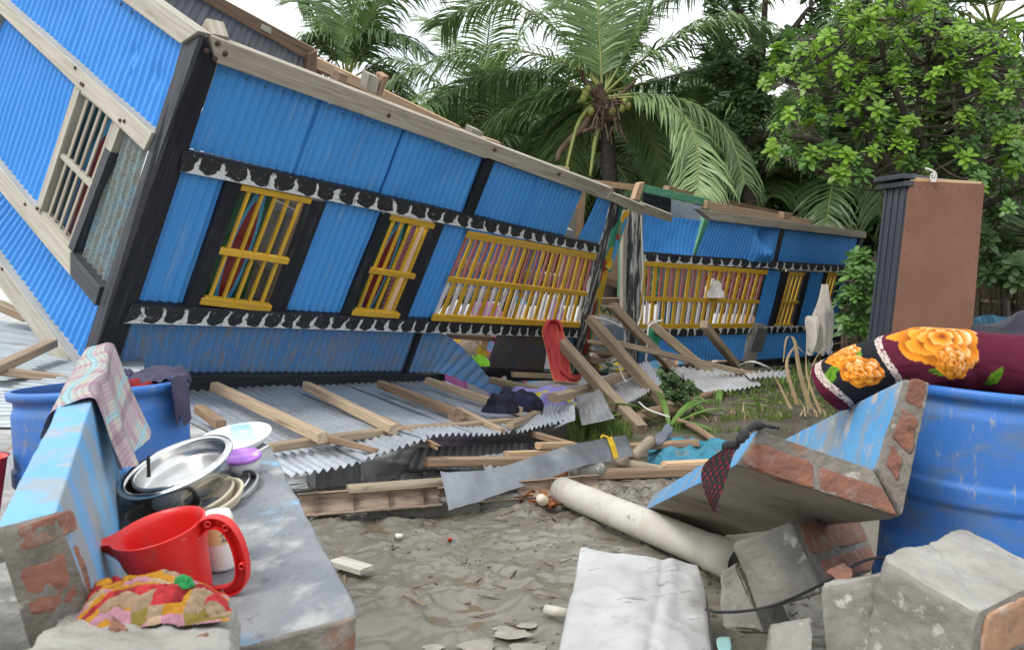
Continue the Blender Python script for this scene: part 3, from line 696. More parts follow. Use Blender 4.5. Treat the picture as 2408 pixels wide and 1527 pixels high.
trim(B, [(1418, 648), (1464, 664), (1462, 682), (1418, 662)], MT['wood_brown'], out=.02, inn=.05, name='door_rail', off=-.6)
trim(B, [(1408, 700), (1466, 700), (1466, 716), (1408, 716)], MT['wood_new'], out=.02, inn=.05, name='door_rail', off=-.5)
sheet(B, [(1395, 760), (1470, 764), (1468, 826), (1385, 826)], MT['zinc'], off=-.8, name='inner_sheet', rows=3, pitch=.07)
sheet(B, [(1404, 712), (1466, 716), (1468, 770), (1398, 764)], MT['zinc_new'], off=-.95, name='inner_sheet', rows=3, pitch=.2, wob=.08)
zz = []
for i in range(20):
    zz.append([(.04, .13, .06) if abs(((j / 40 * 3.2) % 1) - .5) * 1.1 + .12 < 1 - i / 20 < abs(((j / 40 * 3.2) % 1) - .5) * 1.1 + .5 else (.52, .40, .24) for j in range(41)])
painted([B.hit(x, y, -.5) for x, y in ((1411, 718), (1466, 727), (1462, 752), (1411, 737))], nB, zz, 'stencilled_board', house)
for q in ([(1388, 820), (1470, 835), (1470, 842), (1388, 828)], [(1388, 846), (1470, 858), (1470, 866), (1388, 853)], [(1390, 804), (1470, 820), (1470, 826), (1390, 810)]):
    trim(B, q, MT['wood_new'], out=.02, inn=.03, name='door_rail', off=-.3)

# --- right section
trim(B, [(1484, 478), (1506, 486), (1492, 862), (1470, 862)], MT['worn_post'], out=.06, inn=.06, name='end_post')
trim(B, [(1633, 490), (2029, 544), (2028, 559), (1666, 517)], MT['wood_grey'], out=.07, inn=.05, name='top_plate')
trim(B, [(1842, 498), (1860, 500), (1856, 516), (1840, 514)], MT['wood_brown'], out=.02, inn=.08, name='rafter_stub')
q = [B.hit(1507, 500, .03), B.hit(1646, 518, .10), B.hit(1628, 600, .12), B.hit(1501, 590, .03)]
obj('wall_sheet', corr(q, nB, .085, .009, 12, wob=.06, seed=3), MT['blue_end'], house, smooth=True)
sheet(B, [(1668, 517), (1835, 536), (1813, 618), (1633, 600)], MT['blue_dull'], rows=16, off=.01, dent=lambda s, t: .16 * math.exp(-((s - .83) / .10) ** 2 - ((t - .75) / .22) ** 2) - .15 * math.exp(-((s - .80) / .12) ** 2 - ((t - .18) / .2) ** 2) + .05 * math.exp(-((s - .7) / .05) ** 2))
sheet(B, [(1843, 538), (2025, 557), (2005, 628), (1823, 618)], MT['blue_dull'])
sheet(B, [(1803, 634), (1842, 638), (1807, 770), (1769, 770)], MT['blue_dull'])
sheet(B, [(1903, 640), (1940, 640), (1909, 766), (1870, 766)], MT['blue_dull'])
sheet(B, [(1978, 640), (2001, 642), (1966, 772), (1948, 772)], MT['blue_dull'])
sheet(B, [(1489, 790), (1546, 788), (1546, 846), (1487, 858)], MT['blue_rust'])
sheet(B, [(1547, 788), (1757, 784), (1747, 846), (1547, 846)], MT['blue'], off=.0)
sheet(B, [(1786, 780), (1960, 776), (1950, 838), (1764, 845)], MT['blue'], off=.0)
for q in ([(1836, 533), (1845, 534), (1824, 622), (1814, 622)], [(1842, 638), (1854, 639), (1819, 770), (1807, 770)], [(1893, 640), (1904, 640), (1872, 768), (1861, 768)], [(1939, 640), (1946, 640), (1912, 768), (1906, 768)], [(2021, 556), (2030, 556), (1966, 800), (1956, 800)], [(1972, 640), (1979, 640), (1948, 768), (1941, 768)]):
    trim(B, q, MT['black_wood'], out=.02, inn=.05, name='wall_stud')
band(B, [(1498, 592), (2008, 625), (2004, 641), (1497, 613)], MT['band'], 24)
band(B, [(1494, 770), (1950, 763), (1946, 778), (1492, 792)], MT['band_up'], 26)
trim(B, [(1560, 862), (1955, 832), (1950, 848), (1556, 880)], MT['black_wood'], out=.05, inn=.06, name='sill_beam')
lat2, LP2 = lattice(B, [(1497, 611), (1805, 635), (1767, 770), (1490, 773)], 25, .52)
w3, P3 = window(B, [(1854, 640), (1895, 641), (1860, 768), (1817, 768)], 4, .52, MT['yellow'], bars_w=.04)
w4, P4 = window(B, [(1946, 641), (1973, 642), (1940, 768), (1912, 768)], 3, .52, MT['yellow'], bars_w=.04)
planks(B, [(1850, 630), (1990, 630), (1960, 780), (1810, 780)], 6, -.5, [MT['plank_warm'], MT['wood_new']])
trim(B, [(1768, 758), (1788, 760), (1758, 868), (1741, 866)], MT['wood_grey'], out=.10, inn=.02, name='splice_post')
trim(B, [(1766, 766), (1791, 769), (1777, 822), (1748, 821)], MT['tin_flat'], out=.125, inn=-.10, name='splice_plate')
# back of the right section
BB = Plane(B.p - nB * 2.4, nB)
trim(BB, [(1576, 440), (1950, 522), (1948, 536), (1574, 456)], MT['wood_brown'], out=.04, inn=.05, name='back_plate')
trim(BB, [(1666, 474), (2020, 536), (2018, 548), (1664, 492)], MT['plank_warm'], out=.04, inn=.05, name='back_plate', off=.8)
trim(BB, [(1514, 434), (1668, 468), (1666, 486), (1512, 452)], MT['green_paint'], out=.04, inn=.05, name='back_plate', off=1.2)
trim(BB, [(1500, 430), (1512, 428), (1500, 470), (1487, 468)], MT['plank_warm'], out=.04, inn=.05, name='back_stud', off=1.2)
trim(BB, [(1656, 470), (1670, 472), (1668, 492), (1654, 490)], MT['plank_warm'], out=.06, inn=.05, name='back_stud', off=1.25)
trim(BB, [(1654, 508), (1668, 508), (1636, 600), (1626, 598)], MT['green_paint'], out=.04, inn=.05, name='back_stud', off=1.6)
trim(BB, [(1513, 450), (1578, 466), (1576, 506), (1510, 498)], MT['black_wood'], out=.01, inn=.02, name='back_board', off=.9)
sheet(BB, [(1576, 468), (1650, 484), (1648, 520), (1574, 510)], MT['zinc'], off=.8, rows=2, name='back_sheet', pitch=.06)
for q in ([(1376, 420), (1512, 436), (1512, 450), (1374, 434)],):
    trim(BB, q, MT['plank_warm'], out=.04, inn=.05, name='back_plate')
for q in ([(1566, 436), (1584, 438), (1580, 454), (1562, 452)], [(1848, 500), (1866, 504), (1862, 522), (1844, 518)], [(1940, 528), (1960, 532), (1960, 542), (1938, 540)]):
    trim(BB, q, MT['wood_brown'], out=.08, inn=.05, name='rafter_stub')
# painted panels and goods inside seen through the right lattice
sp3 = [(.25, .15, .25, .5, YE, 0), (.2, .4, .18, .6, RE, 0), (.6, .5, .1, 1.5, (.2, .5, .35), .3), (.8, .3, .1, 1.2, (.2, .5, .35), -.4), (.5, .8, .4, .2, (.2, .5, .35), .2)]
painted([B.hit(x, y, -.5) for x, y in ((1500, 625), (1560, 630), (1556, 702), (1497, 700))], nB, motif((.03, .26, .16), sp3, 30, 40), 'painted_panel', house)
painted([B.hit(x, y, -.7) for x, y in ((1556, 615), (1660, 622), (1650, 790), (1545, 790))], nB, motif((.25, .29, .33), [(.3, .6, .2, 1.2, BL, .3), (.6, .5, .1, 2, (.5, .5, .5), .2), (.8, .3, .1, 2, (.4, .45, .5), 0), (.1, .85, .2, .5, GR, 0)], 30, 40), 'painted_panel', house)
def stripes(c1, c2, nu, nv, fu, fv):
    return [[c1 if math.sin(j / nu * fu + i / nv * fv) > 0 else c2 for j in range(nu)] for i in range(nv)]
painted([B.hit(x, y, -.7) for x, y in ((1662, 630), (1800, 636), (1770, 740), (1650, 735))], nB, stripes((.45, .05, .07), (.5, .45, .42), 50, 40, 60, 30), 'hanging_curtain', house, 'attr')
painted([A.hit(x, y, -.3) for x, y in ((958, 508), (985, 515), (915, 735), (875, 725))], nA, stripes((.55, .06, .11), (.60, .42, .38), 40, 50, 20, 120), 'hanging_curtain', house, 'attr')
# ============================================================ fallen veranda roof in front of the wall
RQ = [at(300, 915, 6.95), at(1030, 893, 9.9), at(1300, 1000, 7.55), at(682, 1120, 4.98)]     # upper-left, upper-right, lower-right, lower-left
RQ[0] += (RQ[0] - RQ[3]) * .05; RQ[1] += (RQ[1] - RQ[2]) * .10
nR = (RQ[1] - RQ[0]).cross(RQ[3] - RQ[0]).normalized()
if nR.z < 0: nR = -nR
RP = Plane((RQ[0] + RQ[1] + RQ[2] + RQ[3]) / 4, nR)
roof = thing('fallen_roof', V((RP.p.x, RP.p.y, 0)), 'fallen galvanised veranda roof with broken rafters on top, lying under the tilted blue wall', 'roof')
ns = 5
for i in range(ns):
    s0, s1 = i / ns - .004, (i + 1) / ns + .012
    q = [bil(RQ, s0, 0), bil(RQ, s1, 0), bil(RQ, s1, 1 + random.uniform(-.012, .012)), bil(RQ, s0, 1 + random.uniform(-.012, .012))]
    q = [p + nR * (.006 * (i % 2)) for p in q]
    sag = lambda s, t, i=i: .05 * math.sin((i + s) / ns * math.pi) * t * t - .03 * math.sin((i + s) * 2.1) * t * t
    obj('roof_sheet', corr(q, nR, .085, .014, 14, per=8, wob=.012, seed=i * 3.1, dent=sag), MT['zinc'], roof, smooth=True)
# second layer of sheets: lower right piece and the flap
q = [at(1240, 965, 8.2), at(1330, 935, 8.9), at(1345, 985, 7.9), at(1230, 1025, 7.2)]
obj('roof_sheet', corr(q, (0, -.2, 1), .085, .016, 6, per=8, wob=.04, seed=4), MT['zinc'], roof, smooth=True)
def raft(x0, y0, x1, y1, o0=.06, o1=.06, w=.075, h=.065, mt='wood_new', bow=0.0, par=None, name='rafter', segs=3, rag=.012, taper=1.0, pl=None):
    pl = pl or RP
    return obj(name, beam(pl.hit(x0, y0, o0), pl.hit(x1, y1, o1), w, h, up=pl.n, bow=bow, segs=segs, rag=rag, taper=taper), MT[mt], par or roof)
raft(636, 1052, 1080, 1000, .045, .05, .07, .05, name='purlin', bow=.02); raft(1068, 1002, 1212, 988, .05, .05, .07, .05, name='purlin')
raft(505, 908, 757, 1028, .10, .11, .072, .072); raft(742, 1022, 880, 1058, .08, .05, .05, .05, 'wood_brown', taper=.6, rag=.03)
raft(720, 906, 925, 1008, .10, .11, .072, .072); raft(900, 985, 1028, 1050, .09, .05, .05, .05, 'wood_brown', taper=.7, rag=.03)
raft(895, 903, 1078, 972, .11, .11, .072, .072, 'wood_brown'); raft(1078, 965, 1180, 1012, .09, .05, .06, .06, taper=.7, rag=.03)
raft(1056, 980, 1086, 988, .06, .06, .09, .06, 'wood_brown', rag=.03, segs=1)
raft(1005, 895, 1222, 966, .10, .10, .072, .072)
raft(1200, 1000, 1272, 966, .08, .05, .06, .05, rag=.02)
raft(1155, 893, 1330, 932, .12, .10, .08, .07)
raft(1300, 935, 1345, 925, .20, .20, .10, .08, rag=.02, segs=1)
raft(468, 960, 520, 998, .09, .09, .07, .06, 'wood_brown')
# dark space below the eave: propping timbers, a leaning tin box, old sheets
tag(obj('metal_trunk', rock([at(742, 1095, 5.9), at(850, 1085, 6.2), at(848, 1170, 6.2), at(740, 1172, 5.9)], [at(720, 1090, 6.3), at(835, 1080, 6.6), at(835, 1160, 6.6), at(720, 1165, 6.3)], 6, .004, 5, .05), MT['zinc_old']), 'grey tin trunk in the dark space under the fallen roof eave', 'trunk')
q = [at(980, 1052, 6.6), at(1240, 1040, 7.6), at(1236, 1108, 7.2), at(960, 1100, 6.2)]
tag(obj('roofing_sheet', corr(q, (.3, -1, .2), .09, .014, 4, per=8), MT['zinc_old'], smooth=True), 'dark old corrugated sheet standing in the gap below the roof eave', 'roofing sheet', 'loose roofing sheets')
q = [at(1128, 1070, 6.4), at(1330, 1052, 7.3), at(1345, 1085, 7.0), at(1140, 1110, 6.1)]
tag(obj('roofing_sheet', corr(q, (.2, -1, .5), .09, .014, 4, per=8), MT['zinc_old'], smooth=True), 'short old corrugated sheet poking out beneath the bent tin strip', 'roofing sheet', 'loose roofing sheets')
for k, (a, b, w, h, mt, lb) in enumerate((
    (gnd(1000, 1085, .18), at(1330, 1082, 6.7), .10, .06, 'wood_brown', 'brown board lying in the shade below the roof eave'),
    (at(1255, 1020, 7.3), gnd(1475, 1083, .05), .05, .05, 'wood_brown', 'thin mossy pole slanting from the eave toward the bent tin strip'),
    (at(1265, 1047, 6.8), at(1345, 1045, 7.0), .06, .05, 'plank_warm', 'short orange-brown batten beside the thin mossy pole'),
    (at(1190, 1068, 6.6), at(1300, 1064, 6.9), .06, .05, 'plank_warm', 'pale batten end showing above the bent tin strip'),
    (gnd(1400, 1114, .04), gnd(1640, 1106, .04), .12, .06, 'wood_brown', 'dark flat timber lying behind the white pipe'),
    (gnd(1480, 1050, .10), gnd(1640, 1040, .12), .10, .05, 'wood_brown', 'dark plank beside the blue net'),
    (gnd(1560, 1090, .07), gnd(1690, 1084, .07), .09, .03, 'plank_warm', 'fresh pale plank on the ground beside the blue net'),
    (gnd(790, 1318, .03), gnd(865, 1340, .03), .09, .03, 'wood_pale', 'short bleached board sticking out from the grey bench slab over the mud'))):
    tag(obj('loose_board', beam(a, b, w, h, segs=2, rag=.01), MT[mt]), lb, 'board')

# ============================================================ roof remains of the right section
def leaning(x0, y0, d0, x1, y1, z1, w, lab, mt='wood_new', taper=1.0):
    p1 = gnd(x1, y1, z1); p0 = at(x0, y0, d0)
    n = tag(obj('leaning_rafter', beam(p0, p1, w, w * 1.05, segs=4, bow=-.015, rag=.02), MT[mt]), lab, 'rafter', 'rafters leaning off the wrecked wall'); return n
leaning(1302, 782, 10.5, 1510, 1012, .03, .118, 'thick rafter with the red scarf hanging from its upper end')
leaning(1388, 748, 10.9, 1582, 968, .03, .118, 'leaning rafter resting its foot beside the grey tied rag, next to the scarf rafter')
leaning(1438, 716, 11.3, 1632, 914, .05, .108, 'leaning rafter with splintered tip in front of the doorway post')
leaning(1528, 758, 11.9, 1724, 918, .05, .115, 'leaning rafter with white twine tied round its broken tip')
leaning(1655, 762, 12.1, 1745, 872, .15, .108, 'short rafter leaning against the yellow slats near the splice plate')
for a, b, w, lb in ((at(1448, 806, 10.75), at(1790, 884, 12.0), .085, 'long batten crossing behind three leaning rafters'), (at(1328, 934, 9.1), at(1494, 872, 10.6), .10, 'batten lying slantwise on the bright roofing sheet'),
                    (at(1205, 880, 10.4), at(1345, 886, 10.9), .08, 'grey batten below the rusty wall sheet by the scarf'), (at(1385, 802, 11.6), at(1470, 815, 11.9), .06, 'batten lying across the foot of the broken doorway'),
                    (at(1508, 984, 8.6), at(1455, 960, 8.9), .05, 'short cleat nailed along the scarf rafter')):
    tag(obj('roof_batten', beam(a, b, w, w * .8, segs=2, rag=.02), MT['wood_new']), lb, 'batten')
def loosesheet(q, n, mt, lb, wob=.03, seed=0.0, pitch=.085, rows=8, amp=.014):
    return tag(obj('roofing_sheet', corr(q, n, pitch, amp, rows, per=8, wob=wob, seed=seed), MT[mt], smooth=True), lb, 'roofing sheet', 'loose roofing sheets')
loosesheet([at(1320, 935, 9.7), at(1520, 850, 11.6), at(1562, 898, 10.4), at(1402, 990, 8.75)], (0, -.3, 1), 'zinc_new', 'bright crumpled corrugated sheet under the scarf rafter and the slanting batten', .025, 2)
loosesheet([at(1560, 858, 11.9), at(1745, 868, 12.2), at(1790, 905, 11.2), at(1655, 925, 10.9)], (0, -.2, 1), 'zinc_new', 'bright corrugated sheet with ragged eave beneath the twine-tied rafter', .025, 5)
loosesheet([at(1740, 870, 12.0), at(1860, 872, 12.2), at(1850, 885, 11.6), at(1760, 888, 11.4)], (0, -.2, 1), 'zinc_new', 'small silvery sheet by the foot of the short rafter', .03, 8)
loosesheet([at(1240, 900, 10.0), at(1440, 880, 10.6), at(1420, 915, 9.6), at(1220, 925, 9.3)], (0, -.2, 1), 'zinc', 'dull flat sheet the red scarf trails onto', .02, 9, .2, 8, .004)
def crumple(pix, d0, d1, n, amp, seed):
    P = [at(x, y, d) for (x, y), d in zip(pix, (d0, d0, d1, d1))]; rows = []; uv = []
    for i in range(n + 1):
        r = []; u = []
        for j in range(n + 1):
            p = bil(P, j / n, i / n); k = abs(sn(p, 3.2, seed)) * 2 + abs(sn(p, 7, seed)) * .7
            r.append(p + V((0, -1, .5)) * amp * k); u.append((j / n, i / n))
        rows.append(r); uv.append(u)
    mb = MB(); mb.grid(rows, uv, flip=True); return mb
for k, (pix, d0, d1, lb) in enumerate((([(1300, 950), (1350, 935), (1352, 990), (1302, 1012)], 8.9, 7.6, 'crumpled flat tin bent down beside the purple clothes'), ([(1352, 938), (1410, 915), (1445, 985), (1368, 1000)], 9.2, 8.0, 'crumpled dark tin folded over between two bright sheets'))):
    mb = crumple(pix, d0, d1, 18, .05, k * 5.0)
    o = tag(obj('crumpled_tin', mb, MT['zinc' if k == 0 else 'zinc_old']), lb, 'tin sheet')
# ============================================================ left, under the gable end
loosesheet([at(-160, 735, 8.6), at(-160, 1010, 4.9), at(360, 1010, 4.9), at(330, 800, 7.6)], (0, -.3, 1), 'zinc_dull', 'dull galvanised sheet sloping under the raised gable end', .02, 12, .09, 10)
for a, b, w, h, lb in ((at(-30, 868, 5.9), at(165, 892, 6.2), .11, .06, 'timber lying level on the galvanised sheet below the gable end'), (at(-20, 872, 5.8), at(122, 806, 6.6), .09, .06, 'timber slanting up to the gable sill'), (at(-30, 705, 8.0), at(70, 748, 7.8), .12, .07, 'weathered timber behind the lowest gable beam'),
                       (at(-20, 1112, 3.6), at(60, 1040, 4.0), .05, .05, 'round stick beside the plaid-draped wall')):
    tag(obj('loose_timber', beam(a, b, w, h, segs=2, rag=.01), MT['wood_new']), lb, 'timber')
tag(obj('dark_tin_piece', crumple([(-20, 1075), (62, 1055), (40, 1120), (-20, 1165)], 3.5, 3.2, 10, .02, 3.0), MT['zinc_old']), 'dark bent tin beside the blue-painted wall', 'tin sheet')
bk = lathe([(.10, 0), (.13, .22), (.137, .225), (.125, .22), (.095, .01), (0, .01)], 30, Matrix.Translation(at(-85, 1235, 2.9)))
tag(obj('red_bucket', bk, MT['red_plastic'], smooth=True), 'red plastic bucket half hidden beside the blue-painted wall', 'bucket')

# ============================================================ items along the mud edge
def split_bamboo(p0, p1, r, lab, turn=0.0, nodes=5, arc=math.pi):
    p0, p1 = V(p0), V(p1); L = (p1 - p0).normalized(); sd = L.cross(V((0, 0, 1))).normalized(); u = sd.cross(L)
    mb = MB(); ln = (p1 - p0).length; n = 40; m = 12
    for shell, rr, mi in ((0, r, 1), (1, r * .84, 0)):
        rows = []; uv = []
        for i in range(n + 1):
            t = i / n; k = 1 + .06 * math.exp(-((t * nodes % 1) - .5) ** 2 / .0016); row = []; ur = []
            for j in range(m + 1):
                a = turn + arc * (j / m - .5); q = lerp(p0, p1, t) + (sd * math.sin(a) - u * math.cos(a)) * rr * k
                q += L * (.012 * math.sin(j * 2.3)) if i in (0, n) else V()
                row.append(q); ur.append((t * ln, a * r))
            rows.append(row); uv.append(ur)
        mb.grid(rows, uv, mi, flip=(shell == 0))
    for i in range(n):
        for jj in (0, m):
            a = i * (m + 1) + jj; b = a + m + 1; off = (n + 1) * (m + 1)
            mb.face([a, b, b + off, a + off], [(i / n, 0), (i / n, 0), (i / n, .1), (i / n, .1)], 0)
    o = tag(obj('split_bamboo', mb, [MT['bamboo'], MT['bamboo_out']], smooth=True), lab, 'bamboo')
    for k in range(nodes):
        t = (k + .5) / nodes; c = lerp(p0, p1, t); d = MB(); d.vert(c)
        for j in range(m + 1):
            a = turn + arc * (j / m - .5); d.vert(c + (sd * math.sin(a) - u * math.cos(a)) * r * .85 + L * .006)
        for j in range(m): d.face([0, j + 1, j + 2])
        o2 = obj('node_wall', d, MT['bamboo'], o)
    return o
split_bamboo(gnd(700, 1186, .10), gnd(1035, 1160, .13), .075, 'split bamboo trough lying open beside the grey bench slab and under the tin strip', turn=-.9, nodes=4)
split_bamboo(gnd(1010, 1168, .09), gnd(1412, 1134, .10), .062, 'longer split bamboo whose end reaches the white pipe', turn=-1.0, nodes=5)
split_bamboo(gnd(815, 1152, .20), gnd(1110, 1130, .19), .035, 'thin bamboo strip lying along the top of the trough', turn=2.4, nodes=3, arc=2.2)
for a, b, z, w, lb in (((862, 1205), (1125, 1192), .035, .19, 'long grey stone slab set in the mud below the bamboo trough'), ((1120, 1186), (1216, 1180), .035, .17, 'short grey stone slab next to the coconut husk')):
    p0, p1 = gnd(*a), gnd(*b); d = (p1 - p0); sd = d.cross(V((0, 0, 1))).normalized() * w / 2
    fr = [p0 - sd * -1 + V((0, 0, .07)), p1 + sd + V((0, 0, .07)), p1 + sd - V((0, 0, .05)), p0 + sd - V((0, 0, .05))]; bk = [p0 - sd + V((0, 0, .08)), p1 - sd + V((0, 0, .08)), p1 - sd - V((0, 0, .05)), p0 - sd - V((0, 0, .05))]
    tag(obj('stone_slab', rock(fr, bk, 16, .012, 6, .2, p0.x), MT['plaster'], smooth=True), lb, 'stone')
# bent tin strip with yellow strap
def tinstrip():
    c = spline([at(1045, 1152, 5.15), at(1130, 1140, 5.35), at(1240, 1108, 5.7), at(1370, 1068, 6.2), at(1480, 1047, 6.7)], 40); rows = []; uv = []
    wv = [V((.02, .06, .12)), V((.10, -.16, -.14))]
    for i, p in enumerate(c):
        t = i / 40; w = .125 * (1 + .45 * max(0, 1 - t * 3.5)); r = []; u = []
        for j in range(9):
            s = j / 8 - .5; q = p + V((.25 * s, -.55 * s, -.85 * s)) * (2 * w) * .68
            q += V((0, -.5, .6)) * (.05 * (.5 - abs(s)) ) + V((0, 0, .008 * sn(q, 9, 2))) + V((0, -.4, .6)) * (.02 * sn(q, 4, 6))
            r.append(q); u.append((t * 1.6, s * .3))
        rows.append(r); uv.append(u)
    mb = MB(); mb.grid(rows, uv, flip=True); return mb, rows
mb, rw = tinstrip()
ts = tag(obj('tin_strip', mb, MT['tin_flat'], smooth=True), 'bent grey ridge strip of tin with a yellow strap tied round it', 'tin strip')
k = 35
st = MB(); pts = [p + V((0, -.004, .008)) for p in rw[k]]; st.grid([[p, p + (rw[k + 1][0] - rw[k][0]) * 1.1] for p in pts])
MT['strap'] = mat('strap_yellow', (.55, .36, .01), (.45, .30, .02), rough=.5)
obj('strap', st, MT['strap'], ts)
obj('strap_knot', tube([rw[k][0] + V((.01, -.01, .01)), rw[k][0] + V((-.03, -.01, .025)), rw[k][0] + V((-.04, -.02, .005))], .010, 6), MT['strap'], ts)
# coconut husks
def husk(c, r, seed, lab, openup=True):
    mb = MB(); rows = []
    for i in range(13):
        t = i / 12; row = []
        for j in range(22):
            a = 2 * math.pi * j / 22; ph = t * math.pi * (.72 if openup else 1); rr = r * (1 + .22 * sn((math.cos(a), math.sin(a), t), 3, seed) + (.35 * t * abs(math.sin(a * 2.5 + seed)) if openup else 0))
            row.append(V(c) + V((rr * math.sin(ph) * math.cos(a) * 1.25, rr * math.sin(ph) * math.sin(a), -rr * math.cos(ph) * .9 + r * .75)))
        rows.append(row)
    mb.grid(rows, None, close=True)
    return tag(obj('coconut_husk', mb, MT['husk'], smooth=True), lab, 'coconut husk')
def husk2(c, r, seed, lab):
    rr = random.Random(seed); mb = MB()
    for k in range(9):
        a = k * .7 + rr.uniform(-.2, .2); d = V((math.cos(a), math.sin(a), 0)); s = V((-d.y, d.x, 0)); rows = []; l = r * rr.uniform(1.0, 1.9); w = r * rr.uniform(.35, .6); up = rr.uniform(.2, 1.0)
        for i in range(8):
            u = i / 7; ww = w * math.sin(min(1, u * .8 + .2) * 3.0); z = l * up * math.sin(u * 1.9) * .8; rows.append([c + d * (l * u) + s * (ww * (j / 4 - .5)) + V((0, 0, z + .004 + .03 * (j / 4 - .5) ** 2 + .01 * sn((u * 9, j * 3, k), 1, seed))) for j in range(5)])
        mb.grid(rows); mb.grid([[p + V((0, 0, -.006)) for p in q] for q in rows], flip=True)
    return tag(obj('coconut_husk', mb, MT['husk']), lab, 'coconut husk')
husk2(gnd(1290, 1196), .085, 2, 'torn open coconut husk on the mud at the far end of the white pipe')
husk2(gnd(1222, 1184), .06, 5, 'strip of brown coconut husk between stone slab and torn husk')
husk(gnd(1312, 1128, .02), .06, 7, 'whole brown coconut husk behind the bamboo end', False)
tag(obj('plastic_bottle', tube(spline([gnd(1268, 1168, .14), gnd(1282, 1180, .10)], 4), [.022, .03, .032, .031, .02], 12), MT['cream'], smooth=True), 'small cream plastic bottle lying on the torn husk', 'bottle')
# white pipe
def pipe():
    p0, p1 = gnd(1322, 1152, .10), gnd(1745, 1326, .11); d = (p1 - p0).normalized(); n = 24
    r = .084; a = d.cross(V((0, 0, 1))).normalized(); b = a.cross(d); rows = []
    prof = [(p0, .074), (p0 + d * .06, .074)] + [(p0, r)] + [(lerp(p0, p1, i / 10), r) for i in range(1, 9)] + [(lerp(p0, p1, .87), r), (lerp(p0, p1, .875), r * 1.08), (p1, r * 1.08), (p1, r * .95)]
    mb = MB(); mb.grid([[c + (a * math.cos(6.2832 * j / n) + b * math.sin(6.2832 * j / n)) * q for j in range(n)] for c, q in [prof[1], prof[0], *prof[2:]]], None, close=True, flip=True)
    return mb
tag(obj('drain_pipe', pipe(), MT['pipe'], smooth=True), 'thick white plastic drain pipe streaked with mud', 'pipe')
tag(obj('thin_pipe', tube([gnd(1283, 1432, .03), gnd(1335, 1442, .03)], .022, 12), MT['pipe'], smooth=True), 'end of a thin white pipe sticking out from under the white sack', 'pipe')
# blue net and poles at the back
MT['net'] = mat('net_blue', (.03, .19, .28), (.06, .25, .34), scale=9, rough=.85, bump=1, bscale=110, dirt=((.20, .18, .15), 5, .54, .12), dirt2=((.02, .10, .15), 14, .56, .1))
def blanket(q, n, amp, seed, sc=4, drop=0.0):
    rows = []
    for i in range(n + 1):
        r = []
        for j in range(n + 1):
            p = bil(q, j / n, i / n); e = min(j, n - j, i, n - i) / n * 4; r.append(p + V((0, 0, amp * (1 - abs(sn(p, sc, seed)) * 2) * min(1, e + .3) - drop * max(0, 1 - e))))
        rows.append(r)
    mb = MB(); mb.grid(rows, None, flip=True); return mb
tag(obj('fishing_net', blanket([gnd(1528, 1024, .12), gnd(1745, 1030, .12), gnd(1735, 1092, .03), gnd(1522, 1080, .03)], 50, .05, 3, 6, drop=.04), MT['net'], smooth=True), 'heap of blue fishing net on the ground behind the mud', 'net')
for k, (a, b, r, lb, mt) in enumerate(((gnd(1490, 1072, .10), gnd(1530, 1035, .16), .045, 'sawn bamboo pole end pointing to the camera by the tin strip', 'bamboo_out'), (gnd(1452, 1084, .05), gnd(1562, 1106, .05), .035, 'bamboo pole lying across the tin strip end', 'bamboo_out'), (gnd(1352, 1112, .07), gnd(1412, 1104, .07), .062, 'grey round log end beside the brown husk', 'plaster'),
        (gnd(1470, 1000, .05), gnd(1590, 965, .1), .07, 'fallen brown log at the foot of the leaning rafters', 'wood_brown'), (gnd(1585, 985, .05), gnd(1680, 1035, .06), .03, 'bare curved branch on the weedy soil', 'wood_brown'), (gnd(1600, 955, .05), gnd(1690, 925, .1), .05, 'brown branch under the weeds', 'wood_brown'))):
    pts = spline([a, lerp(a, b, .5) + V((0, 0, (.02 + .03 * random.random()) if k > 2 else 0)), b], 8)
    tag(obj('fallen_pole', tube(pts, r, 12), MT[mt], smooth=True), lb, 'pole')

# ============================================================ clothes lying about (heaps)
def heap(c, rx, ry, rz, cols, seed, n=56, fold=.16, sc=1.0, rot=0.0, tilt=0.0):
    mb = MB(); rows = []; cr = []; q1, q2 = seed * 1.3, seed * 2.1 + 1
    for i in range(n + 1):
        t = i / n; ph = t * math.pi * .5; row = []; cc = []
        for j in range(n * 2):
            a = 6.28318 * j / (n * 2); x, y, z = math.sin(ph) * math.cos(a), math.sin(ph) * math.sin(a), math.cos(ph)
            w = V((x, y, z)); n1 = noise.noise(w * 1.4 + V((seed, 0, 0))); n2 = noise.noise(w * 1.1 + V((0, seed, 2)))
            f1 = math.sin((x * math.cos(q1) + y * math.sin(q1)) * 6 * sc + 5 * n1); f2 = math.sin((x * math.cos(q2) + y * math.sin(q2)) * 9 * sc + 4 * n2)
            k = 1 + fold * (.6 * f1 + .4 * f2 * (1 - abs(f1) * .5)) + .35 * noise.noise(w * 1.2 + V((seed, seed, 0)))
            lx, ly = x * rx * k, y * ry * k
            row.append(V(c) + V((lx * math.cos(rot) - ly * math.sin(rot), lx * math.sin(rot) + ly * math.cos(rot), max(-.2, z * rz * (k * 1.5 - .5)) + lx * tilt)))
            m = .5 + .5 * n2 + .5 * n1 * .6; cc.append(cols[max(0, min(len(cols) - 1, int((m * 1.5 - .25) * len(cols))))])
        rows.append(row); cr.append(cc)
    mb.grid(rows, None, close=True, cols=cr)
    return mb
def cloth(c, rx, ry, rz, cols, seed, lab, cat='clothes', name='clothes_heap', **kw):
    return tag(obj(name, heap(c, rx, ry, rz, cols, seed, **kw), MT['attr'], smooth=True), lab, cat)
PUR, BLK, NVY = (.22, .19, .42), (.012, .012, .02), (.02, .022, .05)
cloth(RP.hit(1275, 955, .02), .34, .20, .20, [PUR, PUR, (.26, .23, .46), (.5, .42, .05), PUR], 3, 'heap of lilac purple clothing on the fallen roof', rot=.3)
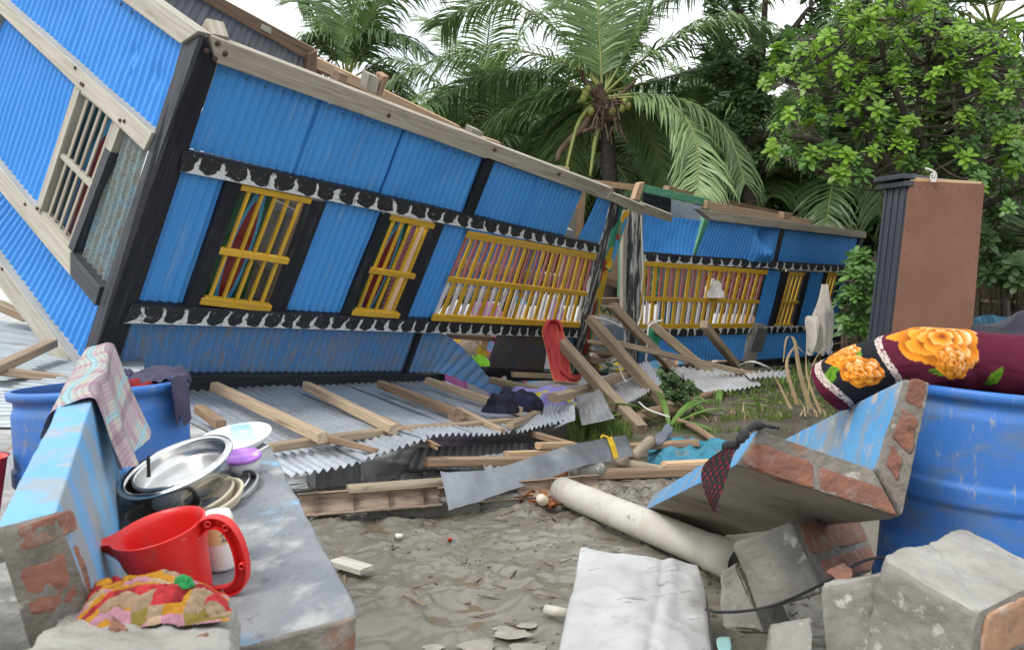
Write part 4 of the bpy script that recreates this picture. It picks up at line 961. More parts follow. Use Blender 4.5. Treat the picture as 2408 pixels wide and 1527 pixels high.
cloth(RP.hit(1218, 965, .04), .22, .15, .15, [BLK, NVY, BLK], 8, 'heap of black clothing beside the lilac clothing', rot=.3)
cloth(RP.hit(1178, 968, .10), .15, .11, .17, [BLK, (.018, .02, .035)], 11, 'dark navy garment hanging at the tip of the torn wall sheet')
inner = A.hit(1180, 850, -.9); inner.z = .35
for (x, y, d, rx, rz, cols, s, lb) in ((1120, 745, 11.2, .55, .55, [(.5, .5, .52), (.35, .12, .30), (.15, .3, .5)], 2, 'pile of white and mauve clothes seen through the left lattice'), (1230, 755, 12.2, .6, .5, [(.55, .5, .5), (.1, .3, .45), (.5, .15, .2)], 4, 'pile of mixed clothes and bags seen through the left lattice middle'), (1320, 755, 13.0, .5, .5, [(.5, .5, .5), (.3, .15, .4), (.1, .4, .25)], 6, 'pile of pale and violet clothes inside near the doorway'),
                                   (1122, 838, 10.2, .13, .14, [(.22, .50, .04), (.26, .56, .06)], 9, 'lime green cloth behind the torn wall sheet'), (1085, 815, 10.4, .3, .2, [(.25, .2, .15), (.4, .25, .03), (.05, .04, .03)], 10, 'brown patterned cloth inside above the lime cloth'),
                                   (1390, 860, 12.3, .22, .25, [(.16, .11, .10), (.20, .14, .13)], 12, 'brown cloth bundle in the doorway'), (1440, 850, 12.2, .25, .1, [(.5, .38, .03), (.3, .3, .25), (.05, .1, .06)], 13, 'yellow patterned bag in the doorway'), (1600, 755, 15.0, .45, .4, [(.45, .3, .2), (.1, .25, .4), (.4, .4, .42)], 14, 'pile of household goods seen through the right lattice'), (1730, 755, 16.2, .45, .3, [(.45, .3, .2), (.55, .5, .45)], 15, 'pile of pale goods seen through the right lattice end')):
    tp = at(x, y - 5, d)
    if rx < .4: cloth(at(x, y + 22, d), rx, rx * .7, rz, cols, s, lb)
    else: cloth(V((tp.x, tp.y, .0)), rx, rx * .6, max(.12, tp.z), cols, s, lb)
# scarf over the rafter end
def scarf():
    L1 = spline([at(1292, 772, 10.3), at(1300, 752, 10.42), at(1318, 760, 10.4)], 6)
    left = [at(1283, 790, 10.25), at(1284, 770, 10.4), at(1296, 752, 10.45)]
    path = [at(1302, 752, 10.42), at(1300, 780, 10.25), at(1310, 820, 10.2), at(1316, 860, 10.15), at(1322, 880, 10.05), at(1332, 897, 9.9)]
    sp_ = spline(path, 60); wd = [.08, .13, .135, .12, .12, .15]
    rows = []; cols = []
    for i, p in enumerate(sp_):
        t = i / 60; w = lerp(wd[min(5, int(t * 5))], wd[min(5, int(t * 5) + 1)], t * 5 % 1); r = []; c = []
        for j in range(41):
            s = j / 40 * 2 - 1; f = math.sin(s * 11 + 2 * math.sin(t * 5)) * .5 + .4 * math.sin(s * 23 + t * 7)
            q = p + V((s * w, -.035 * (1 - s * s) - .022 * f, -.01 * s)); r.append(q)
            bd = abs(s) > .90 or (i > 57) or abs(s - .25 - .2 * math.sin(t * 6)) < .045
            c.append((.62, .25, .10) if bd else (.56, .085, .085))
        rows.append(r); cols.append(c)
    mb = MB(); mb.grid(rows, None, cols=cols, flip=True)
    sp2_ = spline([at(1318, 868, 10.05), at(1335, 885, 9.95), at(1350, 889, 9.9), at(1366, 886, 9.9)], 20); rows = []; cols = []
    for i, p in enumerate(sp2_):
        t = i / 20; r = []; c = []
        for j in range(15):
            s = j / 14 * 2 - 1; r.append(p + V((0, -.03 * math.cos(s * 1.5), s * .05 * (1 - .6 * t) + .01 * math.sin(s * 14)))); c.append((.56, .085, .085))
        rows.append(r); cols.append(c)
    mb.grid(rows, None, cols=cols, flip=True)
    sp3_ = spline([at(1322, 775, 10.2), at(1316, 758, 10.3), at(1302, 752, 10.42), at(1290, 765, 10.3), at(1286, 790, 10.2), at(1292, 815, 10.15)], 24); rows = []; cols = []
    for i, p in enumerate(sp3_):
        t = i / 24; r = []; c = []
        for j in range(11):
            s = j / 10 * 2 - 1; r.append(p + V((0.02 * s, s * .10 - .03, .012 * math.sin(s * 12 + t * 4)))); c.append((.56, .085, .085))
        rows.append(r); cols.append(c)
    mb.grid(rows, None, cols=cols); return mb
MT['sheer'] = mat('scarf_sheer', (1, 1, 1), attr=True, rough=.75, spec=.15, trans=.25)
tag(obj('scarf', scarf(), MT['sheer'], smooth=True), 'red scarf with orange border hanging from a rafter end', 'scarf')
# green basket, plastic bag, twine
bs = MB(); cb = B.hit(1534, 800, .30); bx = V((.737, .675, 0)).normalized() * .17; bz = V((.05, -.1, .16))
P = [cb - bx + bz, cb + bx + bz * .6, cb + bx * .7 - bz, cb - bx * .8 - bz]
for i in range(9):
    for a, b in ((bil(P, i / 8, 0), bil(P, i / 8, 1)), (bil(P, 0, i / 8), bil(P, 1, i / 8))): bs.join(tube([a, b], .009, 5))
bs.join(tube(P + [P[0]], .016, 6)); 
MT['green_plastic'] = mat('plastic_green', (.04, .36, .20), (.05, .42, .24), rough=.4)
tag(obj('basket', bs, MT['green_plastic']), 'small green plastic mesh basket hanging on the right wall', 'basket')
MT['bag'] = mat('bag_clear', (.52, .47, .44), (.62, .58, .55), scale=9, rough=.35, bump=.5, bscale=12)
tag(obj('plastic_bag', heap(B.hit(1680, 700, .06), .15, .08, .22, [(1, 1, 1)], 4, n=26), MT['bag'], smooth=True), 'crumpled clear plastic bag caught on the yellow slats', 'bag')
for k, (pts, r, lb) in enumerate((([B.hit(1508, 490, .10), B.hit(1509, 560, .09), B.hit(1512, 640, .10), B.hit(1508, 680, .09), B.hit(1513, 705, .09), B.hit(1506, 745, .10), B.hit(1500, 765, .12)], .014, 'pale cord hanging down the doorway post over the slats'),
                               ([at(1440, 792, 10.8), at(1452, 840, 10.6), at(1462, 880, 10.2), at(1472, 896, 9.8)], .009, 'thin twine running down onto the bright sheet'), ([at(1558, 752, 11.8), at(1527, 765, 11.7), at(1522, 800, 11.6), at(1519, 850, 11.6)], .013, 'white twine dangling from the broken rafter tip'),
                               ([at(1503, 945, 9.2), at(1520, 960, 8.9), at(1545, 970, 8.8), at(1575, 980, 8.7)], .010, 'pale root-like cord on the grass below the bright sheet'), ([at(1400, 745, 10.7), at(1428, 752, 10.9), at(1462, 768, 11.2)], .011, 'white wire across the doorway'), ([at(1532, 826, 11.2), at(1548, 830, 11.2), at(1565, 845, 11.1)], .011, 'white wire looped over the doorway rafter'), ([gnd(1720, 870, .1), at(1762, 850, 12), at(1800, 860, 12.2), gnd(1830, 878, .12)], .013, 'grey flexible pipe arching over the ground by the splice plate'))):
    tag(obj('cord', tube(spline(pts, 24), r, 6), MT['rope'], smooth=True), lb, 'cord')
# pale cloth thrown over a stump by the far end
def drape(pts_l, pts_r, n, amp, seed, col):
    Lf, Rt = spline(pts_l, n), spline(pts_r, n); rows = []
    for i in range(n + 1):
        r = []
        for j in range(n + 1):
            s = j / n; p = lerp(Lf[i], Rt[i], s); f = math.sin(s * 14 + 3 * math.sin(i / n * 4 + seed)) * (.3 + .7 * i / n); r.append(p + V((0, -.12 * math.sin(math.pi * s) + amp * f, .02 * f)))
        rows.append(r)
    mb = MB(); mb.grid(rows, None, flip=True); return mb
MT['rag_pale'] = mat('rag_pale', (.40, .37, .31), (.30, .27, .25), scale=4, rough=.9, bump=.2, bscale=60, dirt=((.22, .18, .18), 3, .58, .1))
mb = drape([at(1932, 668, 9.6), at(1920, 720, 9.4), at(1900, 770, 9.3), at(1895, 830, 9.2)], [at(1942, 668, 9.6), at(1958, 720, 9.5), at(1962, 750, 9.5), at(1948, 830, 9.4)], 34, .03, 1, 0)
mb.join(drape([at(1905, 742, 9.35), at(1892, 752, 9.3), at(1896, 790, 9.2), at(1892, 815, 9.2)], [at(1918, 738, 9.3), at(1926, 752, 9.2), at(1920, 800, 9.1), at(1906, 832, 9.1)], 20, .03, 2, 0))
tag(obj('hung_rag', mb, MT['rag_pale'], smooth=True), 'pale dirty cloth draped over a stake in the weeds by the far wall', 'cloth')
obj_st = tag(obj('stake', tube([gnd(1925, 880, 0), at(1937, 672, 9.65)], .025, 8), MT['wood_brown']), 'wooden stake under the pale draped cloth', 'stake')
mb = drape([at(1572, 995, 7.6), at(1550, 1012, 7.4), at(1535, 1032, 7.2)], [at(1580, 1010, 7.5), at(1570, 1030, 7.3), at(1545, 1042, 7.1)], 14, .03, 2, 0)
MT['rag_grey'] = mat('rag_grey', (.10, .11, .14), (.15, .16, .19), scale=6, rough=.9)
tag(obj('tied_rag', mb, MT['rag_grey'], smooth=True), 'grey-blue rag tied over the pole end by the blue net', 'cloth')
def mound(cx, cy, rx, ry, h, seed, lab):
    n = 60; rows = []
    for i in range(n + 1):
        r = []
        for j in range(n + 1):
            u, v = j / n * 2 - 1, i / n * 2 - 1; q = max(0, 1 - (u * u + v * v)); x, y = cx + u * rx, cy + v * ry
            r.append(V((x, y, -.04 + h * q ** .55 * (1 + .25 * sn((x, y, 0), 5, seed)) + .03 * sn((x, y, 0), 14, seed) * min(1, q * 4) + .012 * sn((x, y, 1), 40, seed) * min(1, q * 4))))
        rows.append(r)
    mb = MB(); mb.grid(rows); tag(obj('rubble_mound', mb, MT['mortar'], smooth=True), lab, None, kind='structure')
mound(-.95, 1.78, .52, .85, .52, 3, 'mound of crushed brick and earth under the left bench')
mound(1.18, 2.25, .56, .75, .38, 8, 'mound of crushed brick and earth under the right blocks')
# ============================================================ broken bench, left
def dn(p, h): return V((p.x, p.y, p.z - h))
J0, J1 = V((-.63, 1.42, .66)), V((-1.05, 2.37, .81))
TNL, TNR, TFL, TFR = at(-14, 1243, 1.27), at(132, 1205, 1.34), at(200, 832, 2.66), at(258, 814, 2.74)
bl = thing('broken_bench', V((-.85, 2.0, 0)), 'broken masonry bench with sky-blue backrest and grey cement seat holding dishes', 'bench', 'broken masonry benches')
wl = V((-.11, -.03, -.02))
bw = obj('backrest', rock([TNL, TNR, J0, J0 + wl], [TFL, TFR, J1, J1 + wl], 34, .006, 9, .06, 2.0, [0, 0, 1, 0, 1, 1], chip=.03), [MT['mortar'], MT['blue_wall']], bl, smooth=True)
SR0, SR1 = at(850, 1448, 1.53), at(630, 1036, 2.5)
J0b, J1b = J0 + V((-.10, 0, .0)), J1 + V((-.1, 0, .0))
sb_ = obj('seat', rock([J0b, SR0, dn(SR0, .10), dn(J0b, .10)], [J1b, SR1, dn(SR1, .09), dn(J1b, .09)], 34, .006, 8, .05, 5.0, [0, 0, 1, 0, 0, 1], chip=.03), [MT['mortar'], MT['slab_grey']], bl, smooth=True)
SP = Plane(SR0, (SR1 - SR0).cross(J0b - SR0)); SP.n = SP.n if SP.n.z > 0 else -SP.n
sp0 = [lerp(J0b, J1b, .35), lerp(SR0, SR1, .35)]; sp1 = [lerp(J0b, J1b, .9), lerp(SR0, SR1, .9)]
f_ = lambda p, z: V((p.x * .98, p.y, z))
a0, a1, b0_, b1_ = lerp(sp0[0], sp0[1], .1), lerp(sp0[0], sp0[1], .75), lerp(sp1[0], sp1[1], .1), lerp(sp1[0], sp1[1], .75)
obj('support', rock([dn(a0, .08), dn(a1, .08), f_(a1, -.05), f_(a0, -.05)], [dn(b0_, .08), dn(b1_, .08), f_(b1_, -.05), f_(b0_, -.05)], 10, .008, 8, .08, 1.0), MT['plaster'], bl, smooth=True)
def brick_on(fr, s0, s1, t0, t1, par, out=.012, deep=.05, mt='brick', nrm=V((0, -1, 0)), seed=None):
    q = [bil(fr, s0, t0), bil(fr, s1, t0), bil(fr, s1, t1), bil(fr, s0, t1)]
    seed = random.uniform(0, 40) if seed is None else seed
    return obj('brick', rock([p + nrm * out for p in q], [p - nrm * deep for p in q], 14, .0055, 26, .16, seed, chip=.02), MT[mt], par, smooth=True)
NF = [TNL, TNR, J0, J0 + wl]
brick_on(NF, .30, .97, .015, .13, bw, .002); brick_on(NF, .16, .88, .20, .48, bw, .001)
ch = tag(obj('concrete_chunk', rock([at(20, 1550, 1.10), at(552, 1545, 1.12), V((-.34, 1.13, .62)), V((-.66, 1.12, .60))], [at(160, 1428, 1.44), at(545, 1396, 1.47), V((-.44, 1.46, .66)), V((-.72, 1.46, .62))], 30, .012, 16, .14, 8, chip=.03), MT['conc_light'], smooth=True), 'rough pale concrete lump under the crumpled coloured cloth', 'rubble', 'chunks of rubble')
brick_on([at(440, 1500, 1.2), at(490, 1488, 1.22), at(480, 1560, 1.16), at(425, 1560, 1.16)], 0, 1, 0, .8, ch, .0, .05, nrm=V((0, -.4, .9)))
brick_on([at(270, 1450, 1.3), at(318, 1462, 1.3), at(300, 1490, 1.25), at(255, 1480, 1.25)], 0, 1, 0, 1, ch, .004, .04, nrm=V((0, -.4, .9)))
for k, (x, y, d, r, mt, lb) in enumerate(((28, 1400, 1.75, .075, 'conc_light', 'white plaster lump beside the broken bench back'), (60, 1470, 1.5, .06, 'plaster', 'grey rubble stone below the white plaster lump'), (8, 1480, 1.6, .07, 'mortar', 'brown mortar lump below the broken bench end'), (90, 1440, 1.7, .05, 'conc_light', 'small pale stone wedged under the bench end'), (10, 1310, 1.9, .06, 'mortar', 'dark brick rubble behind the bench end'))):
    c = at(x, y, d); a = lambda sx, sy, sz: c + V((sx * r * 1.3, sy * r, sz * r * .8))
    tag(obj('rubble_stone', rock([a(-1, -1, 1), a(1, -.8, .8), a(.9, -1, -1), a(-1, -.9, -1)], [a(-.9, 1, .9), a(1, 1, 1), a(1, 1, -1), a(-1, 1, -1)], 10, .014, 14, .3, k * 3.3), MT[mt], smooth=True), lb, 'rubble', 'chunks of rubble')
# ------------------------------------------------------------ plaid cloth over the backrest
def plaid(u, v):
    base = [.40, .375, .32]
    def st(x, per, w, ph=0): return (x / per + ph) % 1 < w
    c = V(base)
    pk, bl_, vi, gy = V((.33, .215, .28)), V((.22, .42, .47)), V((.18, .10, .16)), V((.10, .095, .08))
    if st(u, .16, .30): c = lerp(c, pk, .75)
    if st(u, .16, .10, .35): c = lerp(c, bl_, .75)
    if st(u, .02, .28): c = lerp(c, vi, .35)
    if st(v, .20, .30): c = lerp(c, pk, .6)
    if st(v, .20, .10, .5): c = lerp(c, bl_, .75)
    if st(v, .20, .18, .2): c = lerp(c, vi, .6)
    if st(v, .016, .35): c = lerp(c, gy, .30)
    return tuple(c)
def plaid_cloth():
    n, m = 190, 230; mb = MB(); rows = []; cols = []
    for i in range(n + 1):
        t = i / n                                     # along the wall, near -> far
        tl = lerp(at(118, 978, 1.98), at(200, 829, 2.66), t); tr = lerp(at(213, 942, 2.03), at(259, 812, 2.74), t)
        bt = spline([at(282, 1106, 1.94), at(318, 1085, 2.05), at(336, 1040, 2.25), at(354, 990, 2.5)], n)[i]
        hang = tl + V((-.02, -.01, -.05 - .02 * math.sin(t * 9)))
        ctrl = [hang, tl + V((0, 0, .008)), lerp(tl, tr, .5) + V((0, 0, .012)), tr + V((.004, 0, .008)), lerp(tr, bt, .12) + V((.016, -.01, 0)), lerp(tr, bt, .55), bt]
        s_ = spline(ctrl, m); r = []; c = []; ln = 0
        for j, p in enumerate(s_):
            if j: ln += (p - s_[j - 1]).length
            k = max(0, (j / m - .5) * 2); q = p + V((.018, -.012, 0)) * (k * math.sin(t * 16 + 2.5 * k + 1.1 * math.sin(t * 5))) + V((0, 0, .003 * sn(p, 16, 2)))
            r.append(q); c.append(plaid(t * .85, ln + .004 * math.sin(t * 7)))
        rows.append(r); cols.append(c)
    mb.grid(rows, None, cols=cols); return mb
tag(obj('plaid_cloth', plaid_cloth(), MT['attr'], smooth=True), 'plaid cloth in mauve, cream and turquoise draped over the blue bench back', 'cloth')

# ============================================================ blue drums
def frame(c, up, face=(0, -1, 0)):
    z = V(up).normalized(); y = -(V(face) - z * z.dot(V(face))).normalized(); x = y.cross(z)
    M = Matrix((x, y, z)).transposed().to_4x4(); return Matrix.Translation(c) @ M
def drum(base, up, r, h, lab, rot=0.0):
    t = thing('plastic_drum', base, lab, 'drum', 'blue plastic drums')
    M = frame(base, up)
    prof = [(0, 0), (r * .93, 0), (r * .98, .02)]
    for k in range(0, 121):
        z = .04 + (h - .12) * k / 120; b = 0
        for zc in (h * .33, h * .68):
            d = abs(z - zc); b += .010 * max(0, 1 - (d / .034) ** 10) if d < .036 else 0
        prof.append((r + b, z))
    prof += [(r * .985, h - .07), (r * .97, h - .055), (r * .97, h - .035), (r * 1.03, h - .03), (r * 1.045, h - .012), (r * 1.03, h), (r * .98, h)]
    obj('body', lathe(prof, 72, M), MT['drum'], t, smooth=True)
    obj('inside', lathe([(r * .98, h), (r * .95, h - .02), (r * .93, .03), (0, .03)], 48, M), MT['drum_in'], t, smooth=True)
    return t, M
dL, ML = drum(at(300, 902, 3.18) - V((.045, 0, .93)), (-.055, -.0, 1), .29, .93, 'blue plastic drum with dark clothes hanging over its rim, behind the plaid cloth')
dR, MR = drum(V((1.43, 2.78, .06)), (.07, -.02, 1), .285, .97, 'blue plastic drum under the flowered quilt beside the broken bench')
# broken clip on the left drum
def on_drum(M, r, a, z): return M @ V((r * math.cos(a), r * math.sin(a), z))
for k, (a0_, z0) in enumerate(((-1.15, .60), (-1.02, .59))):
    p = on_drum(ML, .295, a0_, z0); m_ = MB()
    for dx, dz in ((-.03, .02), (.03, .02), (0, -.03), (.02, -.01)): m_.join(tube([p, p + V((dx, -.03, dz))], .008, 6))
    obj('broken_clip', m_, MT['drum'], dL)
# clothes in and over the left drum
def rimcloth(M, r, h, a0, a1, drop_in, drop_out, n=60, m=30, seed=1.0, bump=.05):
    rows = []
    for i in range(n + 1):
        a = lerp(a0, a1, i / n); row = []
        for j in range(m + 1):
            t = j / m; e = math.sin(math.pi * i / n) ** .4
            if t < .5: rr = r * (.35 + .65 * t / .5); z = h - drop_in * (1 - t / .5) + bump * e * math.sin(math.pi * t)
            else: rr = r * 1.05 + .012 * (t - .5); z = h + .012 - drop_out * e * (t - .5) / .5 * (1 + .3 * math.sin(i * .35 + seed))
            f = sn((rr * math.cos(a), rr * math.sin(a), z), 14, seed); g = 1 - abs(sn((rr * math.cos(a) * 2, rr * math.sin(a) * 2, z), 8, seed + 4)) * 2
            row.append(M @ V(((rr + .012 * f) * math.cos(a), (rr + .012 * f) * math.sin(a), z + .02 * g * (1 if t < .5 else .1))))
        rows.append(row)
    mb = MB(); mb.grid(rows); return mb
MT['navy_cloth'] = mat('cloth_navy', (.035, .032, .065), (.055, .05, .095), scale=6, rough=.9, bump=.2, bscale=90)
MT['maroon_cloth'] = mat('cloth_dark_red', (.20, .018, .02), (.14, .012, .02), scale=6, rough=.9, bump=.2, bscale=90)
tag(obj('navy_garment', rimcloth(ML, .285, .93, -.15, 1.5, .02, .03, seed=3, bump=.035), MT['navy_cloth'], smooth=True), 'dark navy garment bunched over the far rim of the left drum', 'garment')
tag(obj('navy_garment', rimcloth(ML, .27, .935, 1.5, 2.1, .015, .004, seed=6, bump=.03), MT['navy_cloth'], smooth=True), 'dark garment on the drum rim beside the gable beam', 'garment')
tag(obj('red_garment', heap(ML @ V((.10, -.02, .86)), .12, .10, .085, [(.20, .018, .02), (.14, .012, .02)], 3, n=30), MT['attr'], smooth=True), 'dark red garment stuffed inside the left drum', 'garment')
mb = drape([on_drum(ML, .305, -.16, .945), on_drum(ML, .315, -.12, .87), on_drum(ML, .315, -.10, .80)], [on_drum(ML, .305, .02, .945), on_drum(ML, .32, -.02, .87), on_drum(ML, .325, -.02, .79)], 14, .012, 2, 0)
tag(obj('hanging_sleeve', mb, MT['navy_cloth'], smooth=True), 'navy sleeve hanging down outside the left drum', 'garment')

# ============================================================ dishes on the bench
def bowl(c, up, r, dep, lab, mt='steel', lip=.10, base=.6, cat='bowl', name='steel_bowl'):
    """c = centre of the rim"""
    M = frame(c, up); p = [(0, -dep), (r * base, -dep), (r * (base + .10), -dep + .006)]
    for k in range(1, 9):
        t = k / 8; p.append((r * lerp(base + .10, 1 - lip, math.sin(t * 1.57) ** .8), -dep + .006 + (dep - .006) * (1 - math.cos(t * 1.57)) ** .9))
    p += [(r * (1 - lip * .5), .002), (r, .0), (r * 1.008, -.004), (r, -.006), (r * (1 - lip), -.004)]
    for k in range(8, 0, -1):
        t = k / 8; p.append((r * lerp(base + .10, 1 - lip, math.sin(t * 1.57) ** .8) + .002, -dep + .002 + (dep - .006) * (1 - math.cos(t * 1.57)) ** .9))
    p += [(r * (base + .05), -dep - .003), (0, -dep - .003)]
    return tag(obj(name, lathe(p, 72, M), MT[mt], smooth=True), lab, cat)
UPB = (-.25, -.31, .90)
bowl(at(412, 1092, 2.16), UPB, .142, .072, 'large wide-rimmed steel basin on top of the dish pile', lip=.13, base=.55)
c2 = at(424, 1086, 2.16); bowl(c2, UPB, .118, .045, 'smaller steel dish nested inside the large steel basin', lip=.05, base=.72)
MT['stick'] = mat('stick_dark', (.02, .016, .014), rough=.8)
tag(obj('burnt_stick', tube([c2 + V((-.065, -.03, -.03)), c2 + V((-.066, -.03, .012)), c2 + V((-.066, -.028, .022))], [.005, .005, .002], 6), MT['stick']), 'thin black stick standing up in the nested steel dish', 'stick')
bowl(at(512, 1148, 2.20), (-.30, -.32, .9), .085, .05, 'steel bowl leaning in the stack right of the basin', lip=.07)
bowl(at(528, 1152, 2.17), (-.32, -.32, .9), .088, .05, 'outermost steel bowl of the leaning stack', lip=.07, mt='steel_dull')
bowl(at(480, 1160, 2.12), (-.28, -.36, .9), .075, .03, 'cream plate edge squeezed under the basin', mt='cream', lip=.1, name='cream_plate', cat='plate')
bowl(at(500, 1166, 2.09), (-.28, -.36, .9), .075, .03, 'lower cream plate below the steel bowls', mt='cream', lip=.1, name='cream_plate', cat='plate')
bowl(at(545, 1026, 2.48), (-.14, -.22, .96), .11, .03, 'white enamel plate with pale blue pattern at the slab end', mt='enamel', lip=.12, name='enamel_plate', cat='plate')
bowl(at(385, 1195, 2.02), (-.1, -.2, .97), .085, .075, 'black soot-covered cooking pot under the basin', mt='black_pan', lip=.06, base=.7, cat='pot', name='cooking_pot')
# box with purple lid
BXB = SP.hit(568, 1118)
bxp = thing('food_box', BXB, 'small cloudy food box with a purple lid behind the steel bowls', 'box')
M = frame(BXB + V((0, 0, .05)), (-.1, -.35, .93)) @ Matrix.Rotation(-.15, 4, 'Z') @ Matrix.Diagonal((1, .72, 1, 1))
obj('tub', lathe([(0, -.05), (.040, -.05), (.046, 0), (.044, .0)], 28, M), MT['clear_plastic'], bxp, smooth=True)
obj('lid', lathe([(.044, -.004), (.052, -.004), (.053, .004), (.047, .007), (.044, .003), (0, .003)], 28, M), MT['purple_plastic'], bxp, smooth=True)
tag(obj('spoon', tube([BXB + V((.02, 0, .05)), BXB + V((.065, .02, .075))], .004, 6), MT['steel']), 'spoon handle poking out by the purple lid', 'spoon')
JB = SP.hit(526, 1330)
jr = thing('white_jar', JB, 'white plastic jar with a yellow label behind the red jug handle', 'jar')
MJ = frame(JB, (-.1, -.1, 1)); obj('body', lathe([(0, 0), (.030, 0), (.032, .005), (.032, .10), (.027, .115), (.0, .115)], 28, MJ), MT['white_plastic'], jr, smooth=True)
MT['label_yellow'] = mat('label_yellow', (.62, .48, .20), (.66, .56, .32), scale=20, rough=.5)
MT['ink_blue'] = mat('ink_blue', (.03, .16, .42), rough=.5)
obj('label', lathe([(.0325, .055), (.0325, .10)], 28, MJ), MT['label_yellow'], jr, smooth=True)
for k in range(3):
    mm = MB()
    for a in (0, .9, 1.8, 2.7): 
        pp = [MJ @ V((.033 * math.cos(-.9 + .06 * math.sin(a + k)), .033 * math.sin(-.9 + .06 * math.sin(a + k)), .060 + k * .013 + .004 * math.cos(a + k * 2) )) ]
        mm.v += pp; mm.col += [None]
    mm = tube([MJ @ V((.0332 * math.cos(x), .0332 * math.sin(x), .060 + k * .012 + z)) for x, z in ((-1.1, 0), (-1.0, .007), (-.9, 0), (-.8, .007))], .0014, 5); obj('lettering', mm, MT['ink_blue'], jr)

# ------------------------------------------------------------ red jug
def jug():
    base = SP.hit(425, 1402); up = V((-.20, -.20, .96)).normalized()
    t = thing('red_jug', base, 'big red plastic jug with pouring lip and hollow handle', 'jug')
    M = frame(base, up)
    KJ = base.y / 1.80 * .80; h, r0, r1 = .195 * KJ, .082 * KJ, .112 * KJ; sp_a = math.pi * 1.03
    def fn(p, a, i):
        z = p.z / h; r = math.hypot(p.x, p.y)
        d = math.atan2(math.sin(a - sp_a), math.cos(a - sp_a)); k = math.exp(-(d / .20) ** 2) * max(0, (z - .62) / .38) ** 1.4 * .040
        return V((p.x + math.cos(a) * k, p.y + math.sin(a) * k, p.z - .10 * k))
    out = [(0, 0), (r0 * .96, 0), (r0, .004)]
    for k in range(1, 13):
        z = h * k / 12; out.append((lerp(r0, r1, z / h) + (.0025 if z > h * .60 else 0), z))
    out += [(r1 + .003, h + .002), (r1 - .001, h + .002)]
    for k in range(11, 0, -1):
        z = h * k / 12; out.append((lerp(r0, r1, z / h) - .003, z))
    out += [(r0 - .004, .006), (0, .006)]
    obj('body', lathe(out, 96, M, fn=fn), MT['red_plastic'], t, smooth=True)
    # handle: hollow C-section swept down the right side
    path = [(r1 - .012, .172 * KJ), (r1 + .024, .194 * KJ), (r1 + .050, .180 * KJ), (r1 + .062, .14 * KJ), (r1 + .062, .08 * KJ), (r1 + .050, .03 * KJ), (r1 + .024, .004), (r1 - .02, .004)]
    ha = -.18; ca, sa = math.cos(ha), math.sin(ha); n = 40
    c = spline([V((x, 0, z)) for x, z in path], n); rows = []
    sec = [(q * .85, e * .85) for q, e in ((-.016, -.011), (.016, -.011), (.016, .011), (.013, .011), (.013, -.007), (-.013, -.007), (-.013, .011), (-.016, .011))]
    for i, p in enumerate(c):
        d = (c[min(i + 1, n)] - c[max(i - 1, 0)]).normalized(); nrm = V((d.z, 0, -d.x)); side = V((0, 1, 0)); k = 1 - .35 * max(0, i / n - .8) / .2
        rows.append([M @ V(((q := p + nrm * (sx * k * .85) + side * (-sy) * k).x * ca - q.y * sa, q.x * sa + q.y * ca, q.z)) for sx, sy in sec])
    hb = MB(); hb.grid(rows, None, close=True); hd = obj('handle', hb, MT['red_plastic'], t, bevel=0)
    for i in (5, 12, 24):
        p = c[i]; q = V((p.x * ca, p.x * sa, p.z)); m = M @ Matrix.Translation(q + V((0, -.002, 0))) @ Matrix.Rotation(math.pi / 2, 4, 'X')
        obj('moulded_ring', lathe([(.0045, -.006), (.0045, .008), (.0065, .008), (.0065, -.006)], 14, m), MT['red_plastic'], hd, smooth=True)
    return t
jug()
# ------------------------------------------------------------ crumpled cloth
OC, RD, MV, TN, GN = (.42, .20, .02), (.42, .035, .04), (.38, .19, .24), (.30, .21, .14), (.02, .20, .06)
def bunch():
    OL, DR, CR = (.20, .15, .035), (.27, .025, .03), (.42, .30, .20)
    pal = [OC, OL, DR, OC, TN, RD, MV, OC, DR, CR, TN, OC, MV, RD]
    Q = [at(178, 1405, 1.46), at(525, 1375, 1.46), at(548, 1440, 1.27), at(155, 1486, 1.27)]; n, m = 260, 200; rows = []; cols = []; mb = MB()
    for i in range(m + 1):
        r = []; c = []
        for j in range(n + 1):
            s, t = j / n, i / m
            edge = min(1, 6 * max(0, .5 - math.hypot((s - .5) * 1.0, (t - .5) * .95) + .07 * noise.noise(V((s * 3, t * 3, 1)))))
            w1, w2 = noise.noise(V((s * 2.1, t * 2.1, 4))), noise.noise(V((s * 3.3, t * 3.3, 9)))
            th_ = .55 + 1.2 * w1; p1 = 30 * (s * math.sin(th_) * .55 + t * math.cos(th_)) + 4.5 * w2
            p2 = 48 * (s * .35 + t * .8) + 6 * w1 + 3 * w2
            r1, r2 = 1 - abs(math.sin(p1)) ** .8, 1 - abs(math.sin(p2))
            h = edge ** .6 * (.010 + .013 * (1 - r1) + .005 * (1 - r2) + .014 * math.sin(math.pi * s) + .012 * w1) - .010 * (1 - edge)
            q = bil(Q, s, t) + V((.012 * w2, .01 * w1, h + .0018 * noise.noise(V((s * 60, t * 60, 2)))))
            r.append(q); k = int(math.floor(p1 / math.pi + .2 * w2)); col = pal[(k * 5 + int(math.floor(s * 4.5 + 3 * w1 + 1.5 * w2)) * 3) % len(pal)]; col = tuple(x * .82 for x in col); f = 1 + .3 * noise.noise(V((s * 25, t * 40, 3))); c.append(tuple(min(.8, x * f) for x in col))
        rows.append(r); cols.append(c)
    keep = MB(); keep.grid(rows, None, cols=cols, flip=True); return keep
tag(obj('crumpled_cloth', bunch(), MT['attr'], smooth=True), 'crumpled ochre, red and mauve cloth lying on the pale concrete lump', 'cloth')
tag(obj('green_rag', heap(at(432, 1378, 1.33), .014, .010, .018, [GN, (.03, .25, .08)], 2.3, n=26), MT['attr'], smooth=True), 'small green rag tied on the crumpled cloth', 'cloth')

